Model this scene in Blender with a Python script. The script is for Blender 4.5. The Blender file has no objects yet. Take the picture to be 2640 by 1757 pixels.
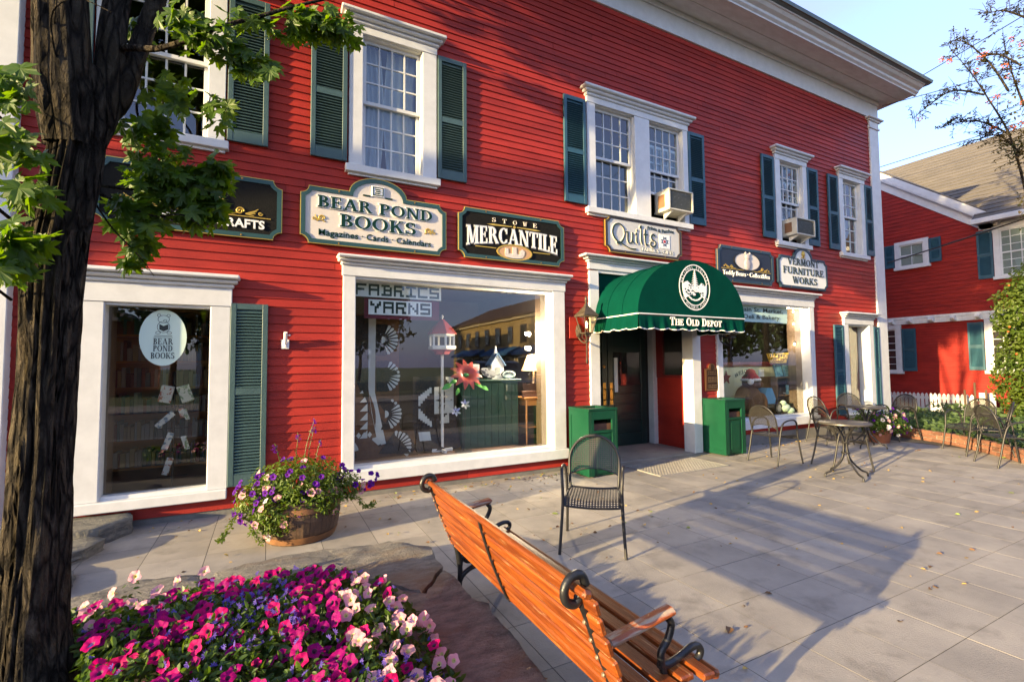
import bpy, bmesh, math, random
from mathutils import Vector as V, Matrix as Mx, noise
from math import sin, cos, pi, radians as rad
R = random.Random(11)
sc = bpy.context.scene
COL = sc.collection
# ---------------------------------------------------------------- camera, sky, sun, exposure
YAW, PITCH, ROLL = 0.475631, 0.0496348, -0.0083081
cam = bpy.data.objects.new('camera', bpy.data.cameras.new('camera'))
COL.objects.link(cam)
_f = V((sin(YAW)*cos(PITCH), cos(YAW)*cos(PITCH), sin(PITCH))); _r = V((cos(YAW), -sin(YAW), 0)); _u = _r.cross(_f)
_r2 = cos(ROLL)*_r+sin(ROLL)*_u; _u2 = -sin(ROLL)*_r+cos(ROLL)*_u
cam.matrix_world = Mx.Translation((0, -5.899, 1.55)) @ Mx((_r2, _u2, -_f)).transposed().to_4x4()
cam.data.sensor_width = 36; cam.data.lens = 16.6316; cam.data.clip_end = 2000; cam.data.clip_start = .05
sc.camera = cam
SUN_EL, SUN_AZ = rad(10.8), rad(11.0)          # light travels towards +X, a little towards the facade (+Y)
SDIR = V((cos(SUN_EL)*cos(SUN_AZ), cos(SUN_EL)*sin(SUN_AZ), -sin(SUN_EL)))
w = bpy.data.worlds.new('World'); sc.world = w; w.use_nodes = True
nt = w.node_tree; bg = nt.nodes['Background']
sky = nt.nodes.new('ShaderNodeTexSky'); sky.sky_type = 'NISHITA'; sky.sun_disc = False
sky.sun_elevation = SUN_EL; sky.sun_rotation = rad(259.0); sky.air_density = 1.0; sky.dust_density = 1.6; sky.ozone_density = 2.5
tc = nt.nodes.new('ShaderNodeTexCoord'); mp = nt.nodes.new('ShaderNodeMapping'); mp.inputs['Scale'].default_value = (1.2, 2.6, 5.5)
nz = nt.nodes.new('ShaderNodeTexNoise'); nz.inputs['Scale'].default_value = 1.5; nz.inputs['Detail'].default_value = 7; nz.inputs['Roughness'].default_value = .55
rp = nt.nodes.new('ShaderNodeValToRGB'); rp.color_ramp.elements[0].position = .44; rp.color_ramp.elements[1].position = .78
rp.color_ramp.elements[0].color = (.45, .45, .45, 1); rp.color_ramp.elements[1].color = (.85, .85, .85, 1)
mx = nt.nodes.new('ShaderNodeMix'); mx.data_type = 'RGBA'; mx.inputs[7].default_value = (.90, .90, 1.45, 1)
tn = nt.nodes.new('ShaderNodeMix'); tn.data_type = 'RGBA'; tn.blend_type = 'MULTIPLY'; tn.inputs[0].default_value = 1; tn.inputs[7].default_value = (.95, .965, 1.06, 1)
nt.links.new(tc.outputs['Generated'], mp.inputs[0]); nt.links.new(mp.outputs[0], nz.inputs[0]); nt.links.new(nz.outputs[0], rp.inputs[0])
nt.links.new(rp.outputs[0], mx.inputs[0]); nt.links.new(sky.outputs[0], mx.inputs[6]); nt.links.new(mx.outputs[2], tn.inputs[6]); nt.links.new(tn.outputs[2], bg.inputs[0])
bg.inputs[1].default_value = .15
sun = bpy.data.objects.new('sun', bpy.data.lights.new('sun', 'SUN')); COL.objects.link(sun)
sun.data.energy = 3.2; sun.data.angle = rad(.55); sun.data.color = (1.0, .76, .38)
sun.rotation_euler = SDIR.to_track_quat('-Z', 'Y').to_euler(); sun.location = (-30, -8, 14)
vs = sc.view_settings; vs.view_transform = 'Standard'; vs.look = 'None'; vs.gamma = 1; vs.use_curve_mapping = False
vs.exposure = 2.42
sc.cycles.max_bounces = 6; sc.cycles.diffuse_bounces = 3; sc.cycles.transparent_max_bounces = 12; sc.cycles.caustics_reflective = False; sc.cycles.caustics_refractive = False

# ---------------------------------------------------------------- materials
MATS = {}
def mat(n, c, r=.6, c2=None, s=6., st=(1, 1, 1), bump=0., bs=40., metal=0., vary=0., coat=0., lo=.35, hi=.65, c3=None, s3=3., lo3=.62, hi3=.7, emit=None, spec=.5, bst=(1, 1, 1), dist=.01):
    m = bpy.data.materials.new(n); m.use_nodes = True; t = m.node_tree; N = t.nodes; L = t.links
    p = N['Principled BSDF']; p.inputs['Roughness'].default_value = r; p.inputs['Metallic'].default_value = metal
    p.inputs['Specular IOR Level'].default_value = spec
    if coat: p.inputs['Coat Weight'].default_value = coat; p.inputs['Coat Roughness'].default_value = .12
    geo = N.new('ShaderNodeNewGeometry')
    def tex(scale, stretch, det=5):
        a = N.new('ShaderNodeMapping'); a.inputs['Scale'].default_value = stretch; L.new(geo.outputs['Position'], a.inputs[0])
        b = N.new('ShaderNodeTexNoise'); b.inputs['Scale'].default_value = scale; b.inputs['Detail'].default_value = det; b.inputs['Roughness'].default_value = .6; L.new(a.outputs[0], b.inputs[0]); return b.outputs[0]
    def ramp(src, a, b):
        q = N.new('ShaderNodeMapRange'); q.inputs[1].default_value = a; q.inputs[2].default_value = b; L.new(src, q.inputs[0]); return q.outputs[0]
    def mixc(f, a, b):
        q = N.new('ShaderNodeMix'); q.data_type = 'RGBA'; L.new(f, q.inputs[0])
        for i, z in ((6, a), (7, b)):
            if isinstance(z, tuple): q.inputs[i].default_value = z+(1,)
            else: L.new(z, q.inputs[i])
        return q.outputs[2]
    col = None
    if c2: col = mixc(ramp(tex(s, st), lo, hi), c, c2)
    if c3: col = mixc(ramp(tex(s3, st, 8), lo3, hi3), col or c, c3)
    if vary:
        oi = N.new('ShaderNodeObjectInfo'); k = N.new('ShaderNodeMapRange'); k.inputs[3].default_value = 1-vary; k.inputs[4].default_value = 1+vary; L.new(oi.outputs['Random'], k.inputs[0])
        h = N.new('ShaderNodeHueSaturation'); L.new(k.outputs[0], h.inputs['Value'])
        if col: L.new(col, h.inputs['Color'])
        else: h.inputs['Color'].default_value = c+(1,)
        col = h.outputs[0]
    if col: L.new(col, p.inputs['Base Color'])
    else: p.inputs['Base Color'].default_value = c+(1,)
    if bump:
        b = N.new('ShaderNodeBump'); b.inputs['Strength'].default_value = bump; b.inputs['Distance'].default_value = dist; L.new(tex(bs, bst, 6), b.inputs['Height']); L.new(b.outputs[0], p.inputs['Normal'])
    if emit: p.inputs['Emission Color'].default_value = emit[:3]+(1,); p.inputs['Emission Strength'].default_value = emit[3]
    MATS[n] = m
    return m
def leafmat(n, c, c2, tr=.5, s=9., r=.45, vary=0.):
    m = mat(n, c, r, c2, s, vary=vary, spec=.12 if c[0] > c[1] else .4); t = m.node_tree; N = t.nodes; L = t.links; p = N['Principled BSDF']
    tl = N.new('ShaderNodeBsdfTranslucent'); ms = N.new('ShaderNodeMixShader'); ms.inputs[0].default_value = tr
    src = p.inputs['Base Color'].links[0].from_socket
    h = N.new('ShaderNodeHueSaturation'); h.inputs['Saturation'].default_value = 1.1; h.inputs['Value'].default_value = 2.1; h.inputs['Hue'].default_value = .485 if c[1] > c[0] else .5
    L.new(src, h.inputs['Color']); L.new(h.outputs[0], tl.inputs[0])
    L.new(p.outputs[0], ms.inputs[1]); L.new(tl.outputs[0], ms.inputs[2]); L.new(ms.outputs[0], N['Material Output'].inputs[0]); return m
def glassmat(n, ior=1.9, tint=(.93, .97, .95), wave=0.):
    m = bpy.data.materials.new(n); m.use_nodes = True; t = m.node_tree; N = t.nodes; L = t.links; N.remove(N['Principled BSDF'])
    tr = N.new('ShaderNodeBsdfTransparent'); tr.inputs[0].default_value = tint+(1,); gl = N.new('ShaderNodeBsdfGlossy'); gl.inputs['Roughness'].default_value = .0
    gl.inputs[0].default_value = (.95, .97, 1, 1)
    fr = N.new('ShaderNodeFresnel'); fr.inputs[0].default_value = ior; ms = N.new('ShaderNodeMixShader')
    if wave:
        g = N.new('ShaderNodeNewGeometry'); z = N.new('ShaderNodeTexNoise'); z.inputs['Scale'].default_value = 2.2; z.inputs['Detail'].default_value = 1
        b = N.new('ShaderNodeBump'); b.inputs['Strength'].default_value = wave; b.inputs['Distance'].default_value = .02
        L.new(g.outputs['Position'], z.inputs[0]); L.new(z.outputs[0], b.inputs['Height']); L.new(b.outputs[0], gl.inputs['Normal'])
    g2 = N.new('ShaderNodeNewGeometry'); iv = N.new('ShaderNodeMath'); iv.operation = 'SUBTRACT'; iv.inputs[0].default_value = 1; L.new(g2.outputs['Backfacing'], iv.inputs[1]); fm = N.new('ShaderNodeMath'); fm.operation = 'MULTIPLY'; L.new(fr.outputs[0], fm.inputs[0]); L.new(iv.outputs[0], fm.inputs[1])
    L.new(fm.outputs[0], ms.inputs[0]); L.new(tr.outputs[0], ms.inputs[1]); L.new(gl.outputs[0], ms.inputs[2]); L.new(ms.outputs[0], N['Material Output'].inputs[0]); MATS[n] = m; return m
def perfmat(n, c, ax, pitch, rad_, slot=1.):
    m = mat(n, c, .45, metal=.3); t = m.node_tree; N = t.nodes; L = t.links; p = N['Principled BSDF']
    tcn = N.new('ShaderNodeTexCoord'); sx = N.new('ShaderNodeSeparateXYZ'); L.new(tcn.outputs['Object'], sx.inputs[0])
    def frac(o, pt):
        a = N.new('ShaderNodeMath'); a.operation = 'DIVIDE'; a.inputs[1].default_value = pt; L.new(o, a.inputs[0])
        b = N.new('ShaderNodeMath'); b.operation = 'FRACT'; L.new(a.outputs[0], b.inputs[0])
        d = N.new('ShaderNodeMath'); d.operation = 'SUBTRACT'; d.inputs[1].default_value = .5; L.new(b.outputs[0], d.inputs[0])
        e = N.new('ShaderNodeMath'); e.operation = 'POWER'; e.inputs[1].default_value = 2; L.new(d.outputs[0], e.inputs[0]); return e.outputs[0]
    s_ = N.new('ShaderNodeMath'); s_.operation = 'ADD'; L.new(frac(sx.outputs[ax[0]], pitch), s_.inputs[0]); L.new(frac(sx.outputs[ax[1]], pitch*slot), s_.inputs[1])
    c_ = N.new('ShaderNodeMath'); c_.operation = 'GREATER_THAN'; c_.inputs[1].default_value = rad_**2; L.new(s_.outputs[0], c_.inputs[0])
    tr = N.new('ShaderNodeBsdfTransparent'); ms = N.new('ShaderNodeMixShader'); L.new(c_.outputs[0], ms.inputs[0]); L.new(tr.outputs[0], ms.inputs[1]); L.new(p.outputs[0], ms.inputs[2]); L.new(ms.outputs[0], N['Material Output'].inputs[0]); return m

RED = mat('red clapboard paint', (.36, .030, .019), .5, (.27, .022, .015), 1.6, (1, 1, 3), .3, 60, vary=.15, c3=(.42, .06, .045), s3=9, lo3=.66, hi3=.74, spec=.22)
RED2 = mat('red shingle paint', (.31, .022, .015), .6, (.22, .016, .012), 2, (1, 1, 3), .3, 50, vary=.06, spec=.2)
WHT = mat('white trim paint', (.64, .65, .66), .45, (.57, .58, .59), 7, bump=.05, bs=45, c3=(.52, .51, .47), s3=26, lo3=.72, hi3=.75)
LINING = mat('tan lining', (.10, .065, .038), .7, (.07, .045, .028), 5, (4, 4, 1))
SOF = mat('white soffit paint', (.70, .71, .70), .5, (.60, .60, .58), 4, (1, 3, 1), bump=.15, bs=20)
TEAL = mat('teal shutter paint', (.050, .098, .102), .5, (.040, .082, .088), 6, bump=.2, bs=60, c3=(.15, .18, .18), s3=40, lo3=.74, hi3=.77)
TEAL2 = mat('blue teal shutter paint', (.022, .088, .130), .5, (.018, .070, .105), 6, bump=.2, bs=60, c3=(.10, .16, .19), s3=40, lo3=.75, hi3=.78)
GLASS = glassmat('shop glass', 1.95, (.98, .99, .98), .03)
PANE = glassmat('sash glass', 1.95, (.86, .91, .92), .2)
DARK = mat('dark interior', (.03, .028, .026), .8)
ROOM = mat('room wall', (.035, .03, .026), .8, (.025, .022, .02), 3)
WOODF = mat('room floor boards', (.15, .08, .05), .5, (.10, .055, .035), 4, (1, 14, 1))
GREEN = mat('green canvas', (.0008, .043, .030), .85, (.0008, .036, .026), 5, bump=.3, bs=220, spec=.03)
GRN2 = mat('green bin paint', (.004, .056, .027), .4, (.003, .046, .023), 5, bump=.15, bs=40, spec=.3, c3=(.04, .14, .07), s3=30, lo3=.72, hi3=.75)
DGRN = mat('dark green door paint', (.006, .028, .026), .35, (.005, .022, .021), 6)
GOLD = mat('gilding', (.62, .40, .07), .35, metal=.5)
BRASS = mat('brass', (.55, .30, .07), .3, (.4, .2, .05), 20, metal=.85)
BLK = mat('black iron', (.012, .013, .016), .35, (.02, .02, .022), 30, metal=.2, bump=.2, bs=90)
STEEL = mat('dark bronze powder coat', (.030, .028, .028), .45, (.024, .023, .024), 20, metal=.3)
PERFB = perfmat('perforated back', (.042, .039, .036), (1, 2), .0165, .30)
PERFS = perfmat('slotted seat', (.032, .030, .030), (0, 1), .0150, .30, 1.6)
WOOD = mat('orange varnished slat', (.27, .066, .007), .42, (.12, .024, .003), 4, (9, .6, 9), .35, 30, vary=.16, coat=.08, c3=(.34, .20, .09), s3=9, lo3=.60, hi3=.70, bst=(4, .4, 4))
CONC = mat('concrete slab', (.35, .315, .265), .85, (.26, .236, .205), 2.2, bump=.4, bs=90, vary=.11, c3=(.15, .135, .115), s3=3.4, lo3=.54, hi3=.80, spec=.3)
JOINT = mat('dark joint grit', (.06, .054, .046), .95, (.03, .027, .023), 20)
STONE = mat('flagstone', (.235, .215, .185), .85, (.12, .115, .105), 9, (1, 2.2, 1), 1., 42, c3=(.17, .128, .095), s3=2.4, lo3=.48, hi3=.66, spec=.25, bst=(1, 2.2, 1), dist=.02)
LEDGE = mat('ledge stone', (.20, .19, .16), .85, (.10, .10, .095), 7, (1, 2, 6), .8, 40, spec=.2, dist=.02)
BRICK = mat('garden brick', (.24, .10, .06), .85, (.17, .075, .05), 9, bump=.5, bs=60, vary=.3, c3=(.40, .33, .26), s3=12, lo3=.62, hi3=.72)
SOIL = mat('soil', (.035, .024, .016), .95, (.02, .014, .01), 20, bump=.8, bs=40)
ASPH = mat('asphalt', (.055, .055, .057), .9, (.045, .045, .047), 8, bump=.3, bs=120)
GRASS = mat('grass ground', (.06, .10, .025), .9, (.045, .075, .02), 3, bump=.6, bs=60)
CREAM = mat('cream sign paint', (.66, .60, .53), .45, (.62, .56, .49), 6)
GREYS = mat('grey sign paint', (.52, .52, .51), .45, (.48, .48, .47), 6)
SGREEN = mat('sign border green', (.018, .060, .058), .4)
NAVY = mat('sign border navy', (.014, .035, .060), .4)
SBLACK = mat('smalt black', (.010, .010, .010), .8, (.016, .016, .015), 60, bump=.5, bs=150, c3=(.25, .25, .24), s3=70, lo3=.765, hi3=.78, spec=.08)
SWHITE = mat('sign white', (.80, .80, .78), .4)
LGREEN = mat('letter green', (.003, .030, .022), .5, spec=.2)
LDARK = mat('letter dark', (.02, .035, .035), .4)
TANP = mat('tan sign oval', (.52, .30, .14), .5)
PAPER = mat('paper', (.80, .86, .83), .6)
BARREL = mat('barrel wood', (.10, .055, .030), .8, (.055, .032, .02), 6, (8, 8, .6), .5, 40, vary=.18)
BARK = mat('maple bark', (.105, .084, .060), .95, (.035, .028, .02), 22, (1, 1, .22), 1., 70, spec=.15, c3=(.085, .068, .042), s3=6, lo3=.54, hi3=.72, bst=(1.2, 1.2, .45), dist=.05)
def barknodes(m):
    t = m.node_tree; N = t.nodes; L = t.links; p = N['Principled BSDF']; g = N.new('ShaderNodeNewGeometry'); a = N.new('ShaderNodeMapping'); a.inputs['Scale'].default_value = (1, 1, .20); L.new(g.outputs['Position'], a.inputs[0])
    nz_ = N.new('ShaderNodeTexNoise'); nz_.inputs['Scale'].default_value = 9; L.new(a.outputs[0], nz_.inputs[0]); ad = N.new('ShaderNodeMix'); ad.data_type = 'RGBA'; ad.blend_type = 'ADD'; ad.inputs[0].default_value = .10; L.new(a.outputs[0], ad.inputs[6]); L.new(nz_.outputs['Color'], ad.inputs[7])
    v = N.new('ShaderNodeTexVoronoi'); v.feature = 'DISTANCE_TO_EDGE'; v.inputs['Scale'].default_value = 26; L.new(ad.outputs[2], v.inputs['Vector']); r = N.new('ShaderNodeMapRange'); r.inputs[1].default_value = .02; r.inputs[2].default_value = .22; L.new(v.outputs['Distance'], r.inputs[0])
    b = N.new('ShaderNodeBump'); b.inputs['Strength'].default_value = .9; b.inputs['Distance'].default_value = .014; L.new(r.outputs[0], b.inputs['Height']); old = p.inputs['Normal'].links[0].from_socket; L.new(old, b.inputs['Normal']); L.new(b.outputs[0], p.inputs['Normal'])
    c = p.inputs['Base Color'].links[0].from_socket; m_ = N.new('ShaderNodeMix'); m_.data_type = 'RGBA'; m_.inputs[6].default_value = (.016, .013, .010, 1); L.new(r.outputs[0], m_.inputs[0]); L.new(c, m_.inputs[7]); L.new(m_.outputs[2], p.inputs['Base Color'])
barknodes(BARK)
LEAF = leafmat('maple leaf', (.075, .135, .012), (.040, .090, .010), .5, 14)
FOL = leafmat('petunia foliage', (.060, .110, .014), (.035, .075, .010), .35, 20)
FOL2 = leafmat('dark foliage', (.035, .070, .012), (.02, .045, .01), .35, 3)
FOL3 = leafmat('ground cover leaf', (.10, .150, .055), (.055, .10, .035), .35, 3)
FOLR = leafmat('rowan leaf', (.060, .075, .018), (.10, .06, .012), .4, 5)
P_MAG = leafmat('magenta petal', (.30, .002, .115), (.22, .0015, .125), .35, 6, .6, .12)
P_HOT = leafmat('hot pink petal', (.45, .003, .095), (.40, .003, .15), .35, 6, .6, .1)
P_PNK = leafmat('pale pink petal', (.55, .27, .36), (.56, .32, .34), .3, 8, .6, .08)
P_VIO = leafmat('violet petal', (.105, .010, .28), (.08, .008, .24), .35, 6, .6, .1)
P_BLU = leafmat('fan flower petal', (.13, .09, .40), (.10, .06, .32), .3, 20, .6)
P_WHT = leafmat('white petal', (.75, .73, .72), (.7, .62, .62), .3, 8, .6)
THROAT = mat('petunia throat', (.06, .004, .035), .7)
THROATP = mat('pale throat', (.55, .50, .20), .7)
SHING = mat('asphalt shingles', (.12, .105, .088), .9, (.085, .075, .065), 2.2, (3, 1, 6), .5, 30, vary=.1)
BULB = mat('lit bulb', (1, .8, .5), .3, emit=(1, .72, .35, 3.0))

# ---------------------------------------------------------------- mesh builder
class B:
    def __init__(s): s.v = []; s.f = []; s.m = []; s.T = None; s.mi = 0
    def add(s, vs_, fs):
        o = len(s.v)
        if s.T is not None: vs_ = [s.T @ V(p) for p in vs_]
        s.v += [tuple(p) for p in vs_]; s.f += [tuple(i+o for i in f) for f in fs]; s.m += [s.mi]*len(fs); return s
    def box(s, x0, x1, y0, y1, z0, z1, c=0.):
        lo = (x0, y0, z0); hi = (x1, y1, z1)
        if not c:
            vs_ = [(hi[0] if i & 1 else lo[0], hi[1] if i & 2 else lo[1], hi[2] if i & 4 else lo[2]) for i in range(8)]
            return s.add(vs_, [(0, 2, 3, 1), (4, 5, 7, 6), (0, 1, 5, 4), (2, 6, 7, 3), (0, 4, 6, 2), (1, 3, 7, 5)])
        vs_ = []; 
        for i in range(8):
            for k in range(3):
                p = []
                for a in range(3):
                    h = i >> a & 1; q = hi[a] if h else lo[a]
                    if a != k: q += -c if h else c
                    p.append(q)
                vs_.append(tuple(p))
        fs = []
        for k in range(3):
            a, b = [q for q in range(3) if q != k]
            for sgn in (0, 1):
                fs.append([3*((sgn << k) | (ia << a) | (ib << b))+k for ia, ib in ((0, 0), (1, 0), (1, 1), (0, 1))])
            for sa in (0, 1):
                for sb in (0, 1):
                    i0 = (sa << a) | (sb << b); i1 = i0 | (1 << k); fs.append([3*i0+a, 3*i1+a, 3*i1+b, 3*i0+b])
        for i in range(8): fs.append([3*i, 3*i+1, 3*i+2])
        return s.add(vs_, fs)
    def prism(s, pts, d0, d1, ax='y', caps=True):
        n = len(pts); f = {'y': lambda p, d: (p[0], d, p[1]), 'x': lambda p, d: (d, p[0], p[1]), 'z': lambda p, d: (p[0], p[1], d)}[ax]
        fs = [(i, (i+1) % n, n+(i+1) % n, n+i) for i in range(n)]
        if caps: fs += [tuple(range(n)), tuple(range(2*n-1, n-1, -1))]
        return s.add([f(p, d0) for p in pts]+[f(p, d1) for p in pts], fs)
    def ring(s, o, i, d0, d1, ax='y'):
        n = len(o); f = {'y': lambda p, d: (p[0], d, p[1]), 'x': lambda p, d: (d, p[0], p[1]), 'z': lambda p, d: (p[0], p[1], d)}[ax]
        vs_ = [f(p, d0) for p in o]+[f(p, d0) for p in i]+[f(p, d1) for p in o]+[f(p, d1) for p in i]; fs = []
        for k in range(n):
            j = (k+1) % n; fs += [(k, j, n+j, n+k), (2*n+k, 2*n+j, 3*n+j, 3*n+k), (k, j, 2*n+j, 2*n+k), (n+k, n+j, 3*n+j, 3*n+k)]
        return s.add(vs_, fs)
    def tube(s, path, r, n=8, cap=True, flat=1., fa=1.):
        path = [V(p) for p in path]; m = len(path); rs = r if isinstance(r, (list, tuple)) else [r]*m
        vs_ = []; up = None
        for i, p in enumerate(path):
            t = (path[min(i+1, m-1)]-path[max(i-1, 0)]).normalized()
            if up is None: up = V((0, 0, 1)) if abs(t.z) < .9 else V((1, 0, 0))
            a = t.cross(up).normalized(); b = a.cross(t).normalized(); up = b
            for k in range(n):
                q = 2*pi*k/n; vs_.append(p+rs[i]*(cos(q)*a*fa+sin(q)*b*flat))
        fs = [(i*n+k, i*n+(k+1) % n, (i+1)*n+(k+1) % n, (i+1)*n+k) for i in range(m-1) for k in range(n)]
        if cap: fs += [tuple(range(n-1, -1, -1)), tuple(range((m-1)*n, m*n))]
        return s.add(vs_, fs)
    def lathe(s, prof, c=(0, 0, 0), n=20, rot=0., sx=1., sy=1.):
        m = len(prof); vs_ = [(c[0]+r*cos(rot+2*pi*k/n)*sx, c[1]+r*sin(rot+2*pi*k/n)*sy, c[2]+z) for r, z in prof for k in range(n)]
        fs = [(i*n+k, i*n+(k+1) % n, (i+1)*n+(k+1) % n, (i+1)*n+k) for i in range(m-1) for k in range(n)]
        if prof[0][0] > 1e-4: fs.append(tuple(range(n-1, -1, -1)))
        if prof[-1][0] > 1e-4: fs.append(tuple(range((m-1)*n, m*n)))
        return s.add(vs_, fs)
    def ell(s, c, r, n=12, m=8):
        return s.lathe([(max(1e-5, sin(pi*i/m))*1., -cos(pi*i/m)*r[2]) for i in range(m+1)], c, n, 0, r[0], r[1])
    def grid(s, fn, nu, nv):
        vs_ = [fn(i/nu, j/nv) for j in range(nv+1) for i in range(nu+1)]
        return s.add(vs_, [(j*(nu+1)+i, j*(nu+1)+i+1, (j+1)*(nu+1)+i+1, (j+1)*(nu+1)+i) for j in range(nv) for i in range(nu)])
    def mesh(s, name, mats, smooth=None, recalc=True):
        me = bpy.data.meshes.new(name); me.from_pydata(s.v, [], s.f)
        ms = mats if isinstance(mats, (list, tuple)) else [mats]
        for m in ms: me.materials.append(m)
        if len(ms) > 1: me.polygons.foreach_set('material_index', s.m)
        if recalc and len(s.f) < 60000:
            bm = bmesh.new(); bm.from_mesh(me); bmesh.ops.recalc_face_normals(bm, faces=bm.faces); bm.to_mesh(me); bm.free()
        if smooth is not None:
            me.polygons.foreach_set('use_smooth', [True]*len(me.polygons))
            if smooth > 0: me.set_sharp_from_angle(angle=rad(smooth))
        me.update(); return me
    def build(s, name, mats, par=None, smooth=None, local=False, recalc=True):
        return put(s.mesh(name, mats, smooth, recalc), name, par, local)
def wloc(o):
    p = V((0, 0, 0))
    while o is not None: p += o.location; o = o.parent
    return p
def put(me, name, par=None, local=False, loc=None, rot=None):
    o = bpy.data.objects.new(name, me); COL.objects.link(o)
    if par is not None:
        o.parent = par
        if not local: o.location = -wloc(par)
    if loc is not None: o.location = (V(loc)-wloc(par)) if (par is not None and not local) else V(loc)
    if rot is not None: o.rotation_euler = rot
    return o
def tag(o, label=None, cat=None, group=None, kind=None):
    if label: o['label'] = label
    if cat: o['category'] = cat
    if group: o['group'] = group
    if kind: o['kind'] = kind
    return o
def thing(name, label, cat, loc=(0, 0, 0), rz=0., group=None):
    o = bpy.data.objects.new(name, None); COL.objects.link(o); o.location = loc; o.rotation_euler = (0, 0, rz); o.empty_display_size = .1
    return tag(o, label, cat, group)
def copy_tree(o, parent=None):
    c = o.copy(); COL.objects.link(c)
    if parent is not None: c.parent = parent
    for ch in list(o.children): copy_tree(ch, c)
    return c
def struct(o): o['kind'] = 'structure'; return o
def catmull(pts, k=5):
    pts = [V(p) for p in pts]; out = []
    for i in range(len(pts)-1):
        p0 = pts[max(i-1, 0)]; p1 = pts[i]; p2 = pts[i+1]; p3 = pts[min(i+2, len(pts)-1)]
        for j in range(k):
            t = j/k; out.append(.5*((2*p1)+(p2-p0)*t+(2*p0-5*p1+4*p2-p3)*t*t+(3*p1-p0-3*p2+p3)*t**3))
    return out+[pts[-1]]
def lerp(a, b, t): return a+(b-a)*t
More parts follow.
